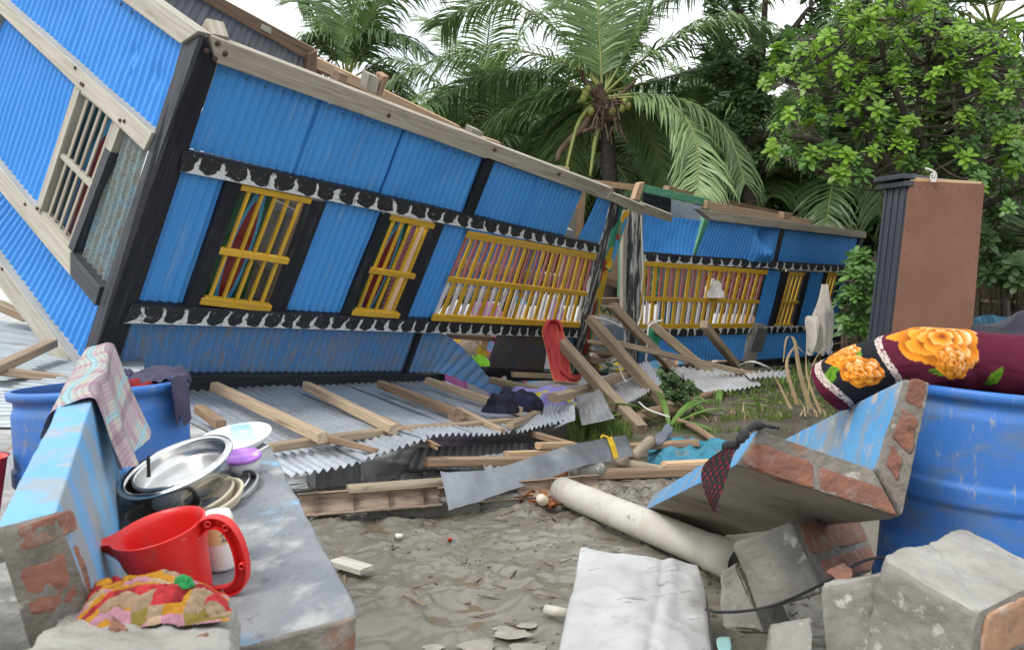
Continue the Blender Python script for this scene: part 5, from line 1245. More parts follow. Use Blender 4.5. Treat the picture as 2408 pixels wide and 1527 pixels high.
# ============================================================ broken bench, right
AX = V((.159, 2.75, -.79))
T1, T2, T3, T4, T5, T6 = at(1784, 1008, 2.36), at(1730, 1092, 2.36), at(2122, 1218, 2.32), at(2187, 894, 2.30), at(2131, 888, 2.33), at(2060, 1104, 2.36)
br = thing('broken_bench', V((.9, 3.6, 0)), 'upended bench piece with bright blue face and brick-filled broken end, propped on rubble', 'bench', 'broken masonry benches')
seat_q, up_q = [T1, T6, T3, T2], [T5, T4, T3, T6]
st_ = obj('seat', rock(seat_q, [p + AX for p in seat_q], 40, .007, 9, .05, 4.0, [0, 0, 3, 2, 1, 0], chip=.035), [MT['mortar'], MT['blue_wall_strong'], MT['under_brown'], MT['slab_grey']], br, smooth=True)
bk_ = obj('backrest', rock(up_q, [p + AX for p in up_q], 40, .007, 9, .05, 9.0, [0, 0, 1, 0, 1, 2], chip=.03), [MT['mortar'], MT['blue_wall_strong'], MT['plaster']], br, smooth=True)
AN = -AX.normalized()
for s0, s1, t0, t1, mt in ((.03, .475, .34, .985, 'brick'), (.505, .975, .40, .985, 'brick')): brick_on(seat_q, s0, s1, t0, t1, st_, .006, .06, mt, AN)
for s0, s1, t0, t1, mt in ((.20, .88, .01, .22, 'brick'), (.18, .84, .29, .58, 'brick'), (.22, .62, .65, .84, 'brick')): brick_on(up_q, s0, s1, t0, t1, bk_, .006, .06, mt, AN)
MT['black_cloth'] = mat('cloth_black', (.010, .010, .012), (.022, .021, .024), scale=20, rough=.85, bump=.3, bscale=120)
# patterned net bag / scarf on the seat edge
def fringe():
    n, m = 40, 26; rows = []; cols = []
    top = spline([at(1800, 1000, 2.40), at(1770, 1000, 2.36), at(1728, 1030, 2.34), at(1712, 1060, 2.34)], n)
    bot = spline([at(1795, 1012, 2.36), at(1750, 1040, 2.33), at(1690, 1120, 2.32), at(1668, 1190, 2.32)], n)
    for i in range(n + 1):
        t = i / n; r = []; c = []
        for j in range(m + 1):
            s = j / m; p = lerp(top[i], bot[i], s) if False else None
        rows.append(r)
    a = spline([at(1752, 1022, 2.33), at(1722, 1062, 2.32), at(1708, 1110, 2.32), at(1690, 1160, 2.32), at(1678, 1200, 2.32)], n); b = spline([at(1712, 1042, 2.33), at(1660, 1078, 2.34), at(1645, 1110, 2.34), at(1652, 1150, 2.33), at(1672, 1196, 2.33)], n); rows = []
    for i in range(n + 1):
        r = []; c = []
        for j in range(m + 1):
            p = lerp(a[i], b[i], j / m); k = (i + j) % 6 < 3; w = 1 if (i * 2 + j) % 5 else 0
            r.append(p + V((0, -.02 - .004 * math.sin(i * 1.6) * math.sin(j * 1.2), 0))); c.append((.26, .02, .035) if (k and (i // 3 + j // 3) % 2) else (.035, .032, .035))
        rows.append(r); cols.append(c)
    mb = MB(); mb.grid(rows, None, cols=cols); return mb
tag(obj('woven_strap', fringe(), MT['attr'], smooth=True), 'black and red woven shawl end hanging over the broken bench corner', 'shawl')
tag(obj('black_bundle', tube(spline([at(1712, 1052, 2.34), at(1735, 1040, 2.30), at(1752, 1018, 2.30), at(1780, 1000, 2.36), at(1830, 1006, 2.44)], 30), lambda t: .017 + .005 * math.sin(t * 19) + .003 * math.sin(t * 43) - .009 * t, 14, flat=.75), MT['black_cloth'], smooth=True), 'knotted black cloth lying on the bench corner above the woven shawl', 'cloth')
# ------------------------------------------------------------ flowered quilt roll
def flower(x, y, R_, seed):
    x += .16 * R_ * noise.noise(V((x / R_ * 1.6, y / R_ * 1.6, seed))); y += .16 * R_ * noise.noise(V((x / R_ * 1.6, y / R_ * 1.6, seed + 7)))
    r = math.hypot(x, y) / R_; a = math.atan2(y, x)
    rim = .90 + .16 * abs(math.sin(a * 3.5 + seed)) + .08 * noise.noise(V((math.cos(a) * 2, math.sin(a) * 2, seed)))
    if r > rim: return None
    lo = 0; f = 0
    for ring, np_, ph in ((.26, 5, .3), (.50, 6, 1.1), (.76, 7, .4), (1.2, 8, 2.0)):
        edge = ring * (.80 + .28 * abs(math.sin(a * np_ / 2 + ph + seed)))
        if r < edge:
            f = (r - lo * .75) / max(.05, edge - lo * .75); f *= .55 + .45 * abs(math.sin(a * np_ / 2 + ph + seed)) ** .5; break
        lo = ring
    f = max(0, min(1, f ** 1.3)) + .14 * noise.noise(V((x * 70, y * 25, seed)))
    lgt = max(0, min(1, .35 + .8 * (x * .8 + y * .6) / R_))
    c0, c1, c2 = V((.16, .030, .006)), V((.66, .22, .015)), lerp(V((.72, .34, .04)), V((.78, .66, .46)), lgt)
    return tuple(lerp(c0, c1, max(0, min(1, f * 2.2))) if f < .45 else lerp(c1, c2, min(1, (f - .45) * 1.9)))
def quilt():
    c = spline([at(1948, 916, 2.80), at(1985, 896, 2.77), at(2060, 866, 2.73), at(2150, 848, 2.70), at(2280, 852, 2.70), at(2420, 872, 2.68), at(2560, 885, 2.66)], 300)
    rr = lambda t: lerp(.086, .092, min(1, t * 4)) if t < .25 else lerp(.092, .112, (t - .25) / .75)
    n = 120; rows = []; cols = []; ln = 0
    fl = [(.330, .85, .100, 1.0), (.335, .02, .045, 5.1), (.105, 1.05, .045, 2.0), (.125, .12, .052, 3.3)]
    for i, p in enumerate(c):
        t = i / 300
        if i: ln += (p - c[i - 1]).length
        d = (c[min(i + 1, 300)] - c[max(i - 1, 0)]).normalized(); a = d.cross(V((0, 0, 1))).normalized(); b = a.cross(d); r = rr(t); row = []; cc = []
        if i < 14: r *= .62 + .38 * math.sin(i / 14 * 1.57) ** .6
        for j in range(n):
            th = 6.28318 * j / n; k = (1 - .10 * max(0, -math.sin(th))) * (1 + .03 * math.sin(ln * 21 + 1)) + .05 * sn((ln * 9, math.cos(th) * 1.2, math.sin(th) * 1.2), 1.5, 4) + .03 * math.sin(th * 2 + 1.2) + .018 * math.sin(ln * 60 + 5 * math.sin(th)) * max(0, -math.sin(th - .4)) + .05 * abs(sn((ln * 11 + .8 * math.sin(th * 2), th * 1.3, 0), 1, 7)) + .018 * math.sin(ln * 38 + 2.2 * th + 3 * sn((ln * 6, th, 1), 1, 2)) * (.3 + .7 * max(0, -math.sin(th - 1.0)))
            row.append(p + a * (r * k * math.cos(th)) + b * (r * k * math.sin(th)))
            tw = th if th < math.pi else th - 6.28318
            col = (.085, .010, .026)
            jl = ln + .012 * math.sin(tw * 2)
            if .045 < jl < .19: col = (.012, .013, .017)
            for e in (.032, .19):
                if e < jl < e + .017: col = (.55, .46, .42) if (tw * 22 + 5 * noise.noise(V((tw * 9, ln * 90, 1)))) % 2 > .55 else (.10, .03, .03)
            for (u0, w0, R_, sd) in fl:
                f = flower((jl - u0), (tw - w0) * .09, R_, sd)
                if f: col = f
            for (u0, w0, ang, sz) in ((.075, .52, .6, .03), (.13, .50, -.5, .035), (.14, .72, 1.2, .03), (.055, .32, 1.0, .03), (.47, -.35, .9, .04), (.62, -.75, 1.3, .03), (.30, -.25, 0, .03)):
                x, y = jl - u0, (tw - w0) * .09; xr = x * math.cos(ang) + y * math.sin(ang); yr = -x * math.sin(ang) + y * math.cos(ang)
                if abs(xr) < sz and abs(yr) < .4 * (sz - abs(xr)) + .002 and col[0] < .2: col = (.10, .22, .015) if abs(yr) > .0012 else (.03, .08, .01)
            cc.append(col)
        rows.append(row); cols.append(cc)
    mb = MB(); mb.grid(rows, None, close=True, cols=cols, flip=True)
    n0 = len(mb.v); mb.face(list(range(n)), None); return mb
tag(obj('quilt_roll', quilt(), MT['attr'], smooth=True), 'rolled maroon quilt printed with large orange flowers, lying on drum and bench', 'quilt')
tag(obj('dark_bag', heap(at(2440, 815, 3.2), .22, .2, .10, [(.03, .03, .04), (.05, .05, .06)], 4, n=30), MT['attr'], smooth=True), 'dark bag behind the quilt roll', 'bag')

# ============================================================ rubble blocks, right
def blk(fr, bk, lab, mi=0, n=40, amp=.012, sc=9, rnd=.10, seed=1.0, mats=None, chip=.05):
    return tag(obj('rubble_block', rock(fr, bk, n, amp, sc, rnd, seed, mi, chip=chip), mats or [MT['plaster'], MT['mortar'], MT['conc_light']], smooth=True), lab, 'rubble', 'chunks of rubble')
def box_corner(K, L, Rr, Bm, dK):
    """true right-angled box from four photo corners: K nearest top corner, L / Rr the next top corners, Bm below K"""
    k = at(*K, dK); rl, rr_, rb = ray(*L), ray(*Rr), ray(*Bm); x = [dK * 1.05, dK * 1.08, dK * .98]
    def res(x):
        l, r, b_ = EYE + rl * x[0] - k, EYE + rr_ * x[1] - k, EYE + rb * x[2] - k; return [l.dot(r), l.dot(b_), r.dot(b_)]
    for it in range(60):
        f = res(x); J = []
        for i in range(3):
            y = list(x); y[i] += 1e-4; g = res(y); J.append([(g[j] - f[j]) / 1e-4 for j in range(3)])
        M = Matrix(J).transposed()
        if abs(M.determinant()) < 1e-12: break
        dx = M.inverted() @ V(f); x = [x[i] - max(-.05, min(.05, dx[i])) for i in range(3)]
    l, r, b_ = EYE + rl * x[0] - k, EYE + rr_ * x[1] - k, EYE + rb * x[2] - k
    return k, l, r, b_
def boxblk(K, L, Rr, Bm, dK, lab, mi, seed, n=44, amp=.007, sc=10, rnd=.07, chip=.035, cap=None, man=None):
    k, l, r, b_ = box_corner(K, L, Rr, Bm, dK)
    if man: l, r, b_ = man
    if cap:
        for v, m in ((l, cap[0]), (r, cap[1]), (b_, cap[2])):
            if v.length > m: v *= m / v.length
    fr = [k + l, k, k + b_, k + l + b_]; bk = [p + r for p in fr]
    return blk(fr, bk, lab, mi, n=n, amp=amp, sc=sc, rnd=rnd, seed=seed, chip=chip), fr, bk, (k, l, r, b_)
b1, f1, k1, q1 = boxblk((1860, 1224), (1718, 1276), (2016, 1206), (1932, 1394), 2.62, 'grey rendered brick block with a red brick end face, propping the broken bench', [0, 1, 1, 0, 0, 1], 3)
fe = [f1[1], k1[1], k1[2], f1[2]]; ne = -q1[1].normalized()
brick_on(fe, .06, .96, .05, .50, b1, .004, .05, nrm=ne); brick_on(fe, .14, .96, .60, .96, b1, .005, .05, nrm=ne)
blk([at(1690, 1345, 2.95), at(1725, 1320, 2.92), at(1800, 1490, 2.75), at(1700, 1478, 2.8)], [at(1740, 1335, 3.2), at(1800, 1330, 3.2), at(1870, 1480, 3.0), at(1780, 1490, 3.0)], 'dark mossy lump under the brick-ended block, beside the white sack', 0, seed=6)
b2, f2, k2, q2_ = boxblk((2086, 1352), (1928, 1372), (2094, 1312), (2112, 1585), 2.12, 'upright grey cement block between the brick-ended block and the big boulder', [0, 1, 2, 0, 0, 0], 9, amp=.012, chip=.05, cap=(.3, .3, .4))
brick_on([at(1960, 1356, 2.2), at(2000, 1334, 2.26), at(2004, 1356, 2.2), at(1975, 1366, 2.18)], 0, 1, 0, 1, b2, .004, .05, 'brick')
b3, f3, k3, q3_ = boxblk((2298, 1440), (2078, 1300), (2475, 1335), (2316, 1600), 1.85, 'largest boulder of grey cement with an orange brick in its corner', [0, 0, 2, 0, 0, 1], 12, n=50, amp=.012, sc=8, rnd=.10, chip=.05, man=(V((-.125, .20, .062)), V((.33, .27, .0)), V((-.05, -.015, -.30))))
fe = [f3[1], k3[1], k3[2], f3[2]]; ne = (fe[1] - fe[0]).cross(fe[3] - fe[0]).normalized(); ne = ne if ne.y < 0 else -ne
brick_on(fe, .10, .85, .05, .42, b3, .008, .03, 'brick_pale', ne); brick_on(fe, .12, .85, .50, .88, b3, .005, .03, 'brick', ne)
b5, f5, k5, q5 = boxblk((1893, 1464), (1806, 1480), (1916, 1444), (1888, 1560), 2.35, 'small brownish block in front of the brick-ended block', 0, 15, n=22, cap=(.3, .3, .3))
tag(obj('black_cable', tube(spline([at(1660, 1432, 2.60), at(1690, 1438, 2.50), at(1760, 1434, 2.42), at(1830, 1418, 2.38), at(1900, 1388, 2.32), at(1950, 1362, 2.28)], 30) + spline([at(1955, 1358, 2.27), at(2030, 1318, 2.4), at(2085, 1308, 2.45)], 8)[1:], .0042, 8), MT['black_rubber'], smooth=True), 'black electric cable crossing the rubble blocks', 'cable')
MT['teal_plastic'] = mat('plastic_teal', (.22, .42, .40), (.28, .46, .44), rough=.4)
tag(obj('teal_wrapper', rock([at(1682, 1500, 2.5), at(1716, 1500, 2.5), at(1722, 1530, 2.4), at(1690, 1535, 2.4)], [at(1690, 1495, 2.6), at(1718, 1495, 2.6), at(1722, 1525, 2.5), at(1690, 1528, 2.5)], 8, .004, 20, .3), MT['teal_plastic'], smooth=True), 'small pale teal soap bar on the ground beside the sack', 'soap')
# ------------------------------------------------------------ white sack
def sack():
    q = [at(1366, 1290, 3.55), at(1652, 1325, 3.35), at(1676, 1560, 2.75), at(1305, 1560, 2.75)]; n = 70; rows = []
    nr = (q[1] - q[0]).cross(q[3] - q[0]).normalized(); nr = nr if nr.z > 0 else -nr
    for i in range(n + 1):
        r = []
        for j in range(n + 1):
            s, t = j / n, i / n; p = bil(q, s, t)
            p += (q[1] - q[0]) * (-.04 * max(0, (.25 - t) / .25) * s * s) + V((0, 0, .02 * math.exp(-((s - .02) / .1) ** 2 - (t / .1) ** 2)))
            e = min(s, 1 - s) ** .5 * min(t + .12, 1) ** .5; fold = .007 * math.exp(-((s - .78 + .1 * t) / .05) ** 2) * (1 - t * .6) - .005 * math.exp(-((s - .70 + .1 * t) / .03) ** 2)
            w = .022 * sn(p, 4.0, 3) + .009 * sn(p, 10, 8) + .006 * (1 - abs(sn((p.x, p.y * .6, p.z), 11, 5)) * 2)
            r.append(p + nr * (.05 * e * 1.4 + fold + w - .02))
        rows.append(r)
    mb = MB(); edge = []
    mb.grid(rows, None, flip=True)
    lo = [[dn(p, 0) for p in rows[0]], [V((p.x, p.y + .02, p.z - .10)) for p in rows[0]], [V((p.x, p.y + .03, .0)) for p in rows[0]]]; mb.grid(lo, None)
    rg = [r[-1] for r in rows]; mb.grid([rg, [V((p.x + .015, p.y, p.z - .06)) for p in rg], [V((p.x + .01, p.y, 0)) for p in rg]], None)
    lf = [r[0] for r in rows]; mb.grid([lf, [V((p.x - .012, p.y, p.z - .05)) for p in lf], [V((p.x, p.y, 0)) for p in lf]], None, flip=True)
    return mb
tag(obj('woven_sack', sack(), MT['sack'], smooth=True), 'dirty white woven sack lying in front of the mud', 'sack')
# small litter on the mud
MT['shell'] = mat('shell_white', (.65, .62, .55), rough=.5); MT['bit_red'] = mat('bit_red', (.50, .05, .02), rough=.5)
tag(obj('shell_fragment', tube(spline([gnd(933, 1256, .015), gnd(938, 1260, .02), gnd(947, 1257, .02)], 6), [.006, .012, .014, .014, .014, .01, .005], 8), MT['shell'], smooth=True), 'curved white shell fragment on the mud', 'litter')
tag(obj('red_scrap', rock([gnd(1053, 1266, .02), gnd(1063, 1266, .02), gnd(1063, 1272, 0), gnd(1053, 1272, 0)], [gnd(1054, 1262, .02), gnd(1063, 1262, .015), gnd(1063, 1264, 0), gnd(1054, 1264, 0)], 4, .003, 30, .3), MT['bit_red'], smooth=True), 'small orange-red scrap on the mud', 'litter')
MT['mud_pale'] = mat('plaster_muddy', (.34, .315, .27), (.24, .22, .185), scale=14, rough=.8)
for k, (x, y, sx, lb) in enumerate(((1125, 1518, .05, 'largest white plaster flake pressed into the mud before the sack'), (1205, 1490, .05, 'white plaster flake in the mud next to the largest flake'), (1185, 1478, .03, 'small pale flake in the mud behind the others'), (1240, 1524, .05, 'pale flake touching the sack edge'), (1020, 1522, .03, 'pale flake in the mud by the bench slab'), (1240, 1470, .03, 'thin pale flake in the mud near the thin pipe'))):
    c = gnd(x, y, .006); m_ = MB(); m_.vert(c + V((0, 0, .006)))
    for j in range(14):
        a = 6.283 * j / 14; r = sx * (1 + .4 * sn((math.cos(a), math.sin(a), k), 1.4, k * 2)); m_.vert(c + V((r * 1.5 * math.cos(a), r * math.sin(a), .002)))
    for j in range(14): m_.face([0, 1 + j, 1 + (j + 1) % 14])
    tag(obj('plaster_flake', m_, MT['mud_pale'], smooth=True), lb, 'litter')
MT['clod'] = mat('mud_clod', (.15, .13, .105), (.09, .075, .06), scale=20, rough=.4, bump=.5)
cb = MB(); rs = random.Random(3)
for k in range(1500):
    x, y = rs.uniform(-1.1, 1.6), rs.uniform(3.0, 6.2)
    if sn((x, y, 0), .9, 4) < -.25: continue
    c = V((x, y, gheight(x, y) + .001)); s = rs.uniform(.003, .006 + .012 * rs.random() ** 2); m_ = lathe([(0, .8), (.7, .5), (1, 0), (.9, -.3)], 6, Matrix.Translation(c) @ Matrix.Rotation(rs.uniform(0, 6), 4, 'Z') @ Matrix.Diagonal((s * rs.uniform(1, 2.4), s, s * .7, 1)), fn=lambda p, a, i: p * (1 + .3 * math.sin(a * 3 + i))); cb.join(m_)
tag(obj('mud_clods', cb, MT['clod'], loc=(0, 0, 0)), 'small dark clods and debris scattered on the mud', None, kind='stuff')

MT['chips'] = mat('wood_chips', (.22, .165, .11), (.09, .065, .045), scale=9, rough=.9, lo=.4, hi=.6)
cb = MB(); rs = random.Random(9)
for k in range(460):
    if k < 190: p = gnd(rs.uniform(880, 1720), rs.uniform(1095, 1225))
    elif k < 230: p = gnd(rs.uniform(760, 1700), rs.uniform(1230, 1500))
    else: p = gnd(rs.uniform(1500, 1960), rs.uniform(880, 1010))
    a = rs.uniform(0, 3.14); l = rs.uniform(.01, .07); d_ = V((math.cos(a), math.sin(a), 0)) * l; z = gheight(p.x, p.y) + .004; beam(V((p.x, p.y, z)) - d_, V((p.x, p.y, z + rs.uniform(0, .015))) + d_, rs.uniform(.004, .014), .004, mb=cb)
tag(obj('wood_splinters', cb, MT['chips'], loc=(0, 0, 0)), 'splinters and twigs strewn over mud and soil', None, kind='stuff')
# ============================================================ cabinet
def mesh_of_early(name, mb, mt):
    me = bpy.data.meshes.new(name); me.from_pydata([tuple(v) for v in mb.v], [], mb.f); me.materials.append(mt); return me
def cabinet():
    d = 6.5; t = thing('tall_cabinet', V((at(2190, 700, d).x, d, 0)), 'tall cabinet turned backward, brown hardboard back and dark blue side with cornice', 'cabinet')
    a, b = at(2140, 425, d), at(2314, 433, d + .1); c_, e = at(2098, 790, d - .05), at(2284, 790, d + .05)
    def ext(p, q, z): k = (z - p.z) / (q.z - p.z); return p + (q - p) * k
    c0, e0 = ext(a, c_, 0.0), ext(b, e, 0.0)
    s_ = at(2082, 432, d + .42); s0 = c0 + (s_ - a) ; 
    nb_ = (b - a).cross(c0 - a).normalized(); nb_ = nb_ if nb_.y < 0 else -nb_
    obj('back_panel', slab([a, b, e0, c0], nb_, .006, .012), MT['hardboard'], t)
    dp = s_ - a; L = (b - a)
    hb = MB(); hexbox(hb, [a - nb_ * .014, b - nb_ * .014, e0 - nb_ * .014, c0 - nb_ * .014], [a + dp, b + dp, e0 + dp, c0 + dp], V((0, 0, 1))); obj('carcass', hb, MT['navy_lacquer'], t)
    for k in range(4):
        f = lerp(a, a + dp, .12 + .25 * k); g = lerp(c0, c0 + dp, .12 + .25 * k); w_ = V((-.006, -.001, 0))
        obj('moulding', beam(f + w_, g + w_, .007, .014, up=(0, 1, 0)), MT['navy_lacquer'], t)
    for z, o_, h in ((.05, .075, .035), (.0, .045, .04)):
        q = [a + V((-.0, -.02, z)), a + dp + V((-.06 * 0, .03, z))]
        lft = V((-o_, 0, 0))
        hb = MB(); hexbox(hb, [a + V((0.0, -.015, z)) + lft, a + V((.012, -.015, z)), a + V((.012, -.015, z - h)), a + V((0, -.015, z - h)) + lft], [a + dp + V((0, .05, z)) + lft, b + dp + V((.07, .05, z)), b + dp + V((.07, .05, z - h)), a + dp + V((0, .05, z - h)) + lft], V((0, 1, 0))); obj('cornice', hb, MT['navy_lacquer'], t, bevel=.004)
    obj('top_board', slab([a + V((.01, .0, .03)), b + V((0, .02, .025)), b + V((0, .02, -.005)), a + V((.01, 0, -.005))], nb_, -.02, .012), MT['plank_warm'], t)
    nm = None
    for s, tt in [(x / 9, .02) for x in range(10)] + [(.025, y / 12) for y in range(1, 10)] + [(.975, y / 12) for y in range(1, 10)]:
        p = bil([a, b, e0, c0], .02 + s * .96, tt) + nb_ * .007
        if nm is None: nm = mesh_of_early('nail_head', lathe([(0, .002), (.004, .0015), (.005, 0)], 8), MT['nail'])
        o = bpy.data.objects.new('nail_head', nm); C.objects.link(o); o.parent = t; o.location = p - t.location; o.rotation_euler = nb_.to_track_quat('Z', 'Y').to_euler()
    wp = at(2195, 428, d)
    obj('wire', tube(spline([wp, wp + V((0, 0, .04)), wp + V((.01, .0, .07)), wp + V((-.03, 0, .09)), wp + V((-.06, 0, .10))], 14), .008, 6), MT['rope'], t)
    obj('wire', tube(spline([wp + V((-.01, 0, 0)), wp + V((-.02, 0, .05)), wp + V((.02, 0, .065)), wp + V((.012, 0, .0))], 12), .006, 6), MT['rope'], t)
cabinet()
# ============================================================ vegetation
rv = random.Random(11)
def leafm(name, a, b, rough=.42, trans=.25, rnd=.2, sc=3.0): return mat(name, a, b, scale=sc, rough=rough, trans=trans, rnd=rnd, spec=.45)
MT['palm'] = leafm('palm_leaf', (.12, .205, .068), (.175, .265, .088))
MT['palm_pale'] = leafm('palm_leaf_pale', (.16, .245, .105), (.22, .30, .12))
MT['palm_dark'] = leafm('palm_leaf_dark', (.075, .14, .050), (.11, .18, .065))
MT['palm_yellow'] = leafm('palm_leaf_yellowing', (.19, .20, .035), (.26, .22, .05))
MT['rachis'] = mat('palm_rib', (.22, .24, .06), (.17, .20, .06), scale=4, rough=.5)
MT['palm_dry'] = mat('palm_dry', (.13, .085, .055), (.07, .045, .03), scale=6, rough=.9)
MT['palm_trunk'] = mat('palm_trunk', (.022, .018, .015), (.045, .037, .030), scale=5, rough=.95, bump=1, bscale=22, stretch=(1, 1, 3))
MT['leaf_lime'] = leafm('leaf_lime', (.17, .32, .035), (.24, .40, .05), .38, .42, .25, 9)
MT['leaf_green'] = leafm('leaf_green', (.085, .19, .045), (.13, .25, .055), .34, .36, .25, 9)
MT['leaf_dark'] = leafm('leaf_dark', (.062, .12, .040), (.10, .17, .055), .4, .45, .2, 4)
MT['leaf_far'] = leafm('leaf_far', (.10, .17, .05), (.16, .24, .08), .6, .4, .1, 1.2)
MT['leaf_mid'] = leafm('leaf_mid', (.085, .15, .05), (.125, .195, .065), .6, .45, .1, 1.2)
MT['bark'] = mat('bark_grey', (.10, .085, .065), (.055, .047, .038), scale=9, rough=.95, bump=.8, bscale=30)
MT['nut'] = mat('coconut_green', (.14, .18, .03), (.20, .20, .05), scale=6, rough=.45)

def frond(pts, L=None, n=44, mb=None, wl=.95, droop=.9, width=.045, seed=0, spread=1.0, mi=0, rr=.028):
    mb = mb or MB(); c = spline(pts, 28); r = random.Random(seed)
    d0 = len(mb.v)
    mb.join(tube(c, lambda t: rr * (1 - .85 * t) + .002, 5, 1))
    for k in range(n):
        t = .16 + .84 * (k + .5) / n; f = t * 28; i = min(27, int(f)); p = lerp(c[i], c[i + 1], f - i); T = (c[i + 1] - c[i]).normalized()
        sd = T.cross(V((0, 0, 1)))
        if sd.length < .15: sd = T.cross(V((0, -1, 0)))
        sd.normalize(); upv = sd.cross(T)
        ll = wl * (math.sin(min(1, (t - .06) * 1.25 + .12) * 2.3) ** .7 if t < .8 else lerp(.95, .45, (t - .8) / .2)) * r.uniform(.88, 1.08)
        for s in (-1, 1):
            d = (T * r.uniform(.45, .75) + sd * (s * spread * r.uniform(.75, .95)) + upv * r.uniform(.05, .35)).normalized()
            w = width * r.uniform(.8, 1.1); wv = d.cross(upv).normalized(); g = droop * r.uniform(.75, 1.3); tw = r.uniform(-.4, .4)
            wv = (wv + upv * tw).normalized()
            prev = None; q = p.copy(); dd = d.copy()
            for m, ws in enumerate((.5, 1, .75, .04)):
                a, b = mb.vert(q - wv * w * ws / 2), mb.vert(q + wv * w * ws / 2)
                if prev: mb.face([prev[0], prev[1], b, a], None, mi)
                prev = (a, b); dd = (dd + V((0, 0, -1)) * g * (.22 + .22 * m)).normalized(); q = q + dd * ll / 3
    return mb
def trunk(p0, p1, r0, r1, bend=.15, seed=0, n=26):
    rows = []; mid = lerp(p0, p1, .5) + V((bend, 0, 0)); c = spline([p0, mid, p1], n)
    return tube(c, [lerp(r0, r1, i / n) * (1 + .06 * (i % 2)) for i in range(n + 1)], 12)
def palm(crown, base, fronds, lab, r=.16, mats=('palm', 'palm_pale'), droop=.9, wl=.95, n=44, width=.045, group=None, nuts=True, seed=0):
    t = thing('coconut_palm', V((base.x, base.y, 0)), lab, 'palm tree', 'coconut palms behind the house')
    obj('trunk', trunk(V((base.x, base.y, -.05)), crown - V((0, 0, .1)), r * 1.15, r * .85, .2, seed), MT['palm_trunk'], t, smooth=True)
    for k, f in enumerate(fronds):
        pts, mt = f[0], (f[1] if len(f) > 1 else rv.choice(mats)); dr = f[2] if len(f) > 2 else droop
        obj('frond', frond(pts, n=n, wl=wl, droop=dr, width=width, seed=seed * 100 + k), [MT[mt], MT['rachis']], t)
    return t
def rnd_fronds(c, n, L, el0=75, el1=-25, seed=0, mats=('palm', 'palm_dark', 'palm_pale')):
    r = random.Random(seed); out = []
    for k in range(n):
        az = k * 2.39996 + r.uniform(-.2, .2); el = math.radians(lerp(el0, el1, (k + .5) / n) + r.uniform(-8, 8)); l = L * r.uniform(.85, 1.1)
        h = V((math.cos(az), math.sin(az), 0)); p = [c]
        for s in (.33, .66, 1.0):
            e2 = el - s * s * (.75 + .3 * (1 - abs(el))); p.append(p[-1] + (h * math.cos(e2) + V((0, 0, 1)) * math.sin(e2)) * l / 3)
        out.append((p, r.choice(mats)))
    return out
def px(lst, d, dd=0.0): return [at(x, y, d + dd * i / (len(lst) - 1)) for i, (x, y) in enumerate(lst)]
D = 18.5; cr = at(1420, 228, D)
FR = [(px([(1415, 220), (1350, 155), (1150, 112), (970, 165), (838, 240)], D, -1), 'palm', 1.0), (px([(1415, 215), (1330, 90), (1200, 5), (1090, 20), (1040, 60)], D, 1.0), 'palm_pale', .8), (px([(1416, 215), (1408, 60), (1398, -140)], D, .3), 'palm', .6),
      (px([(1422, 215), (1480, 80), (1600, -20), (1730, -50)], D, 1.5), 'palm_pale', .9), (px([(1425, 218), (1540, 120), (1680, 50), (1800, 60)], D, -.5), 'palm_pale', .9), (px([(1430, 228), (1520, 222), (1640, 248), (1715, 320), (1752, 430)], D, -1.5), 'palm_pale', 1.3),
      (px([(1425, 218), (1560, 185), (1700, 150), (1860, 150)], D, 2), 'palm_dark', .8), (px([(1408, 228), (1330, 215), (1210, 260), (1095, 350)], D, .5), 'palm', .9), (px([(1405, 235), (1340, 262), (1280, 320), (1235, 410)], D, 1.0), 'palm_dark', .9),
      (px([(1430, 235), (1480, 250), (1535, 330), (1565, 440)], D, 1), 'palm', .9), (px([(1412, 215), (1360, 40), (1270, -60)], D, 2), 'palm', .8), (px([(1430, 232), (1560, 235), (1635, 320), (1642, 470)], D, -2.2), 'palm_pale', 1.1),
      (px([(1402, 228), (1260, 170), (1120, 185), (1000, 260)], D, 2.2), 'palm_dark', 1.0), (px([(1424, 212), (1520, 40), (1560, -90)], D, .0), 'palm', .7), (px([(1424, 212), (1440, 60), (1490, -110)], D, 1.6), 'palm_dark', .7), (px([(1405, 232), (1350, 300), (1330, 380), (1320, 450)], D, 1.2), 'palm', .8), (px([(1428, 230), (1560, 300), (1660, 420)], D, 2.0), 'palm_dark', .8)]
pm = palm(cr, at(1412, 470, D), FR, 'coconut palm with full crown and hanging nuts rising behind the house middle', r=.17, droop=.85, wl=1.25, n=92, width=.05, seed=1)
for k, (pts, mt, rr) in enumerate(((px([(1390, 250), (1360, 290), (1340, 360), (1330, 410)], D, -.4), 'rachis', .06), (px([(1415, 280), (1400, 330), (1388, 415)], D, -.4), 'rachis', .07), (px([(1410, 235), (1375, 190), (1365, 165)], D, -.3), 'palm_dry', .08), (px([(1440, 240), (1470, 215), (1495, 190)], D, -.3), 'palm_dry', .07), (px([(1405, 250), (1370, 300), (1320, 350), (1310, 380)], D, -.3), 'palm_dry', .10), (px([(1418, 250), (1410, 215), (1412, 195)], D, -.2), 'palm_dry', .13), (px([(1418, 290), (1400, 300), (1370, 310)], D, -.3), 'palm_dry', .09))):
    obj('old_stalk', tube(spline(pts, 10), lambda t: rr * (1 - .6 * t), 7), MT[mt], pm, smooth=True)
for x, y in ((1382, 210), (1376, 222), (1470, 240), (1478, 250), (1464, 256), (1440, 262), (1372, 232), (1390, 262)):
    obj('coconut', lathe([(0, -.10), (.06, -.07), (.08, 0), (.055, .07), (0, .10)], 10, Matrix.Translation(at(x, y, D - .3))), MT['nut'], pm, smooth=True)
fb = MB(); 
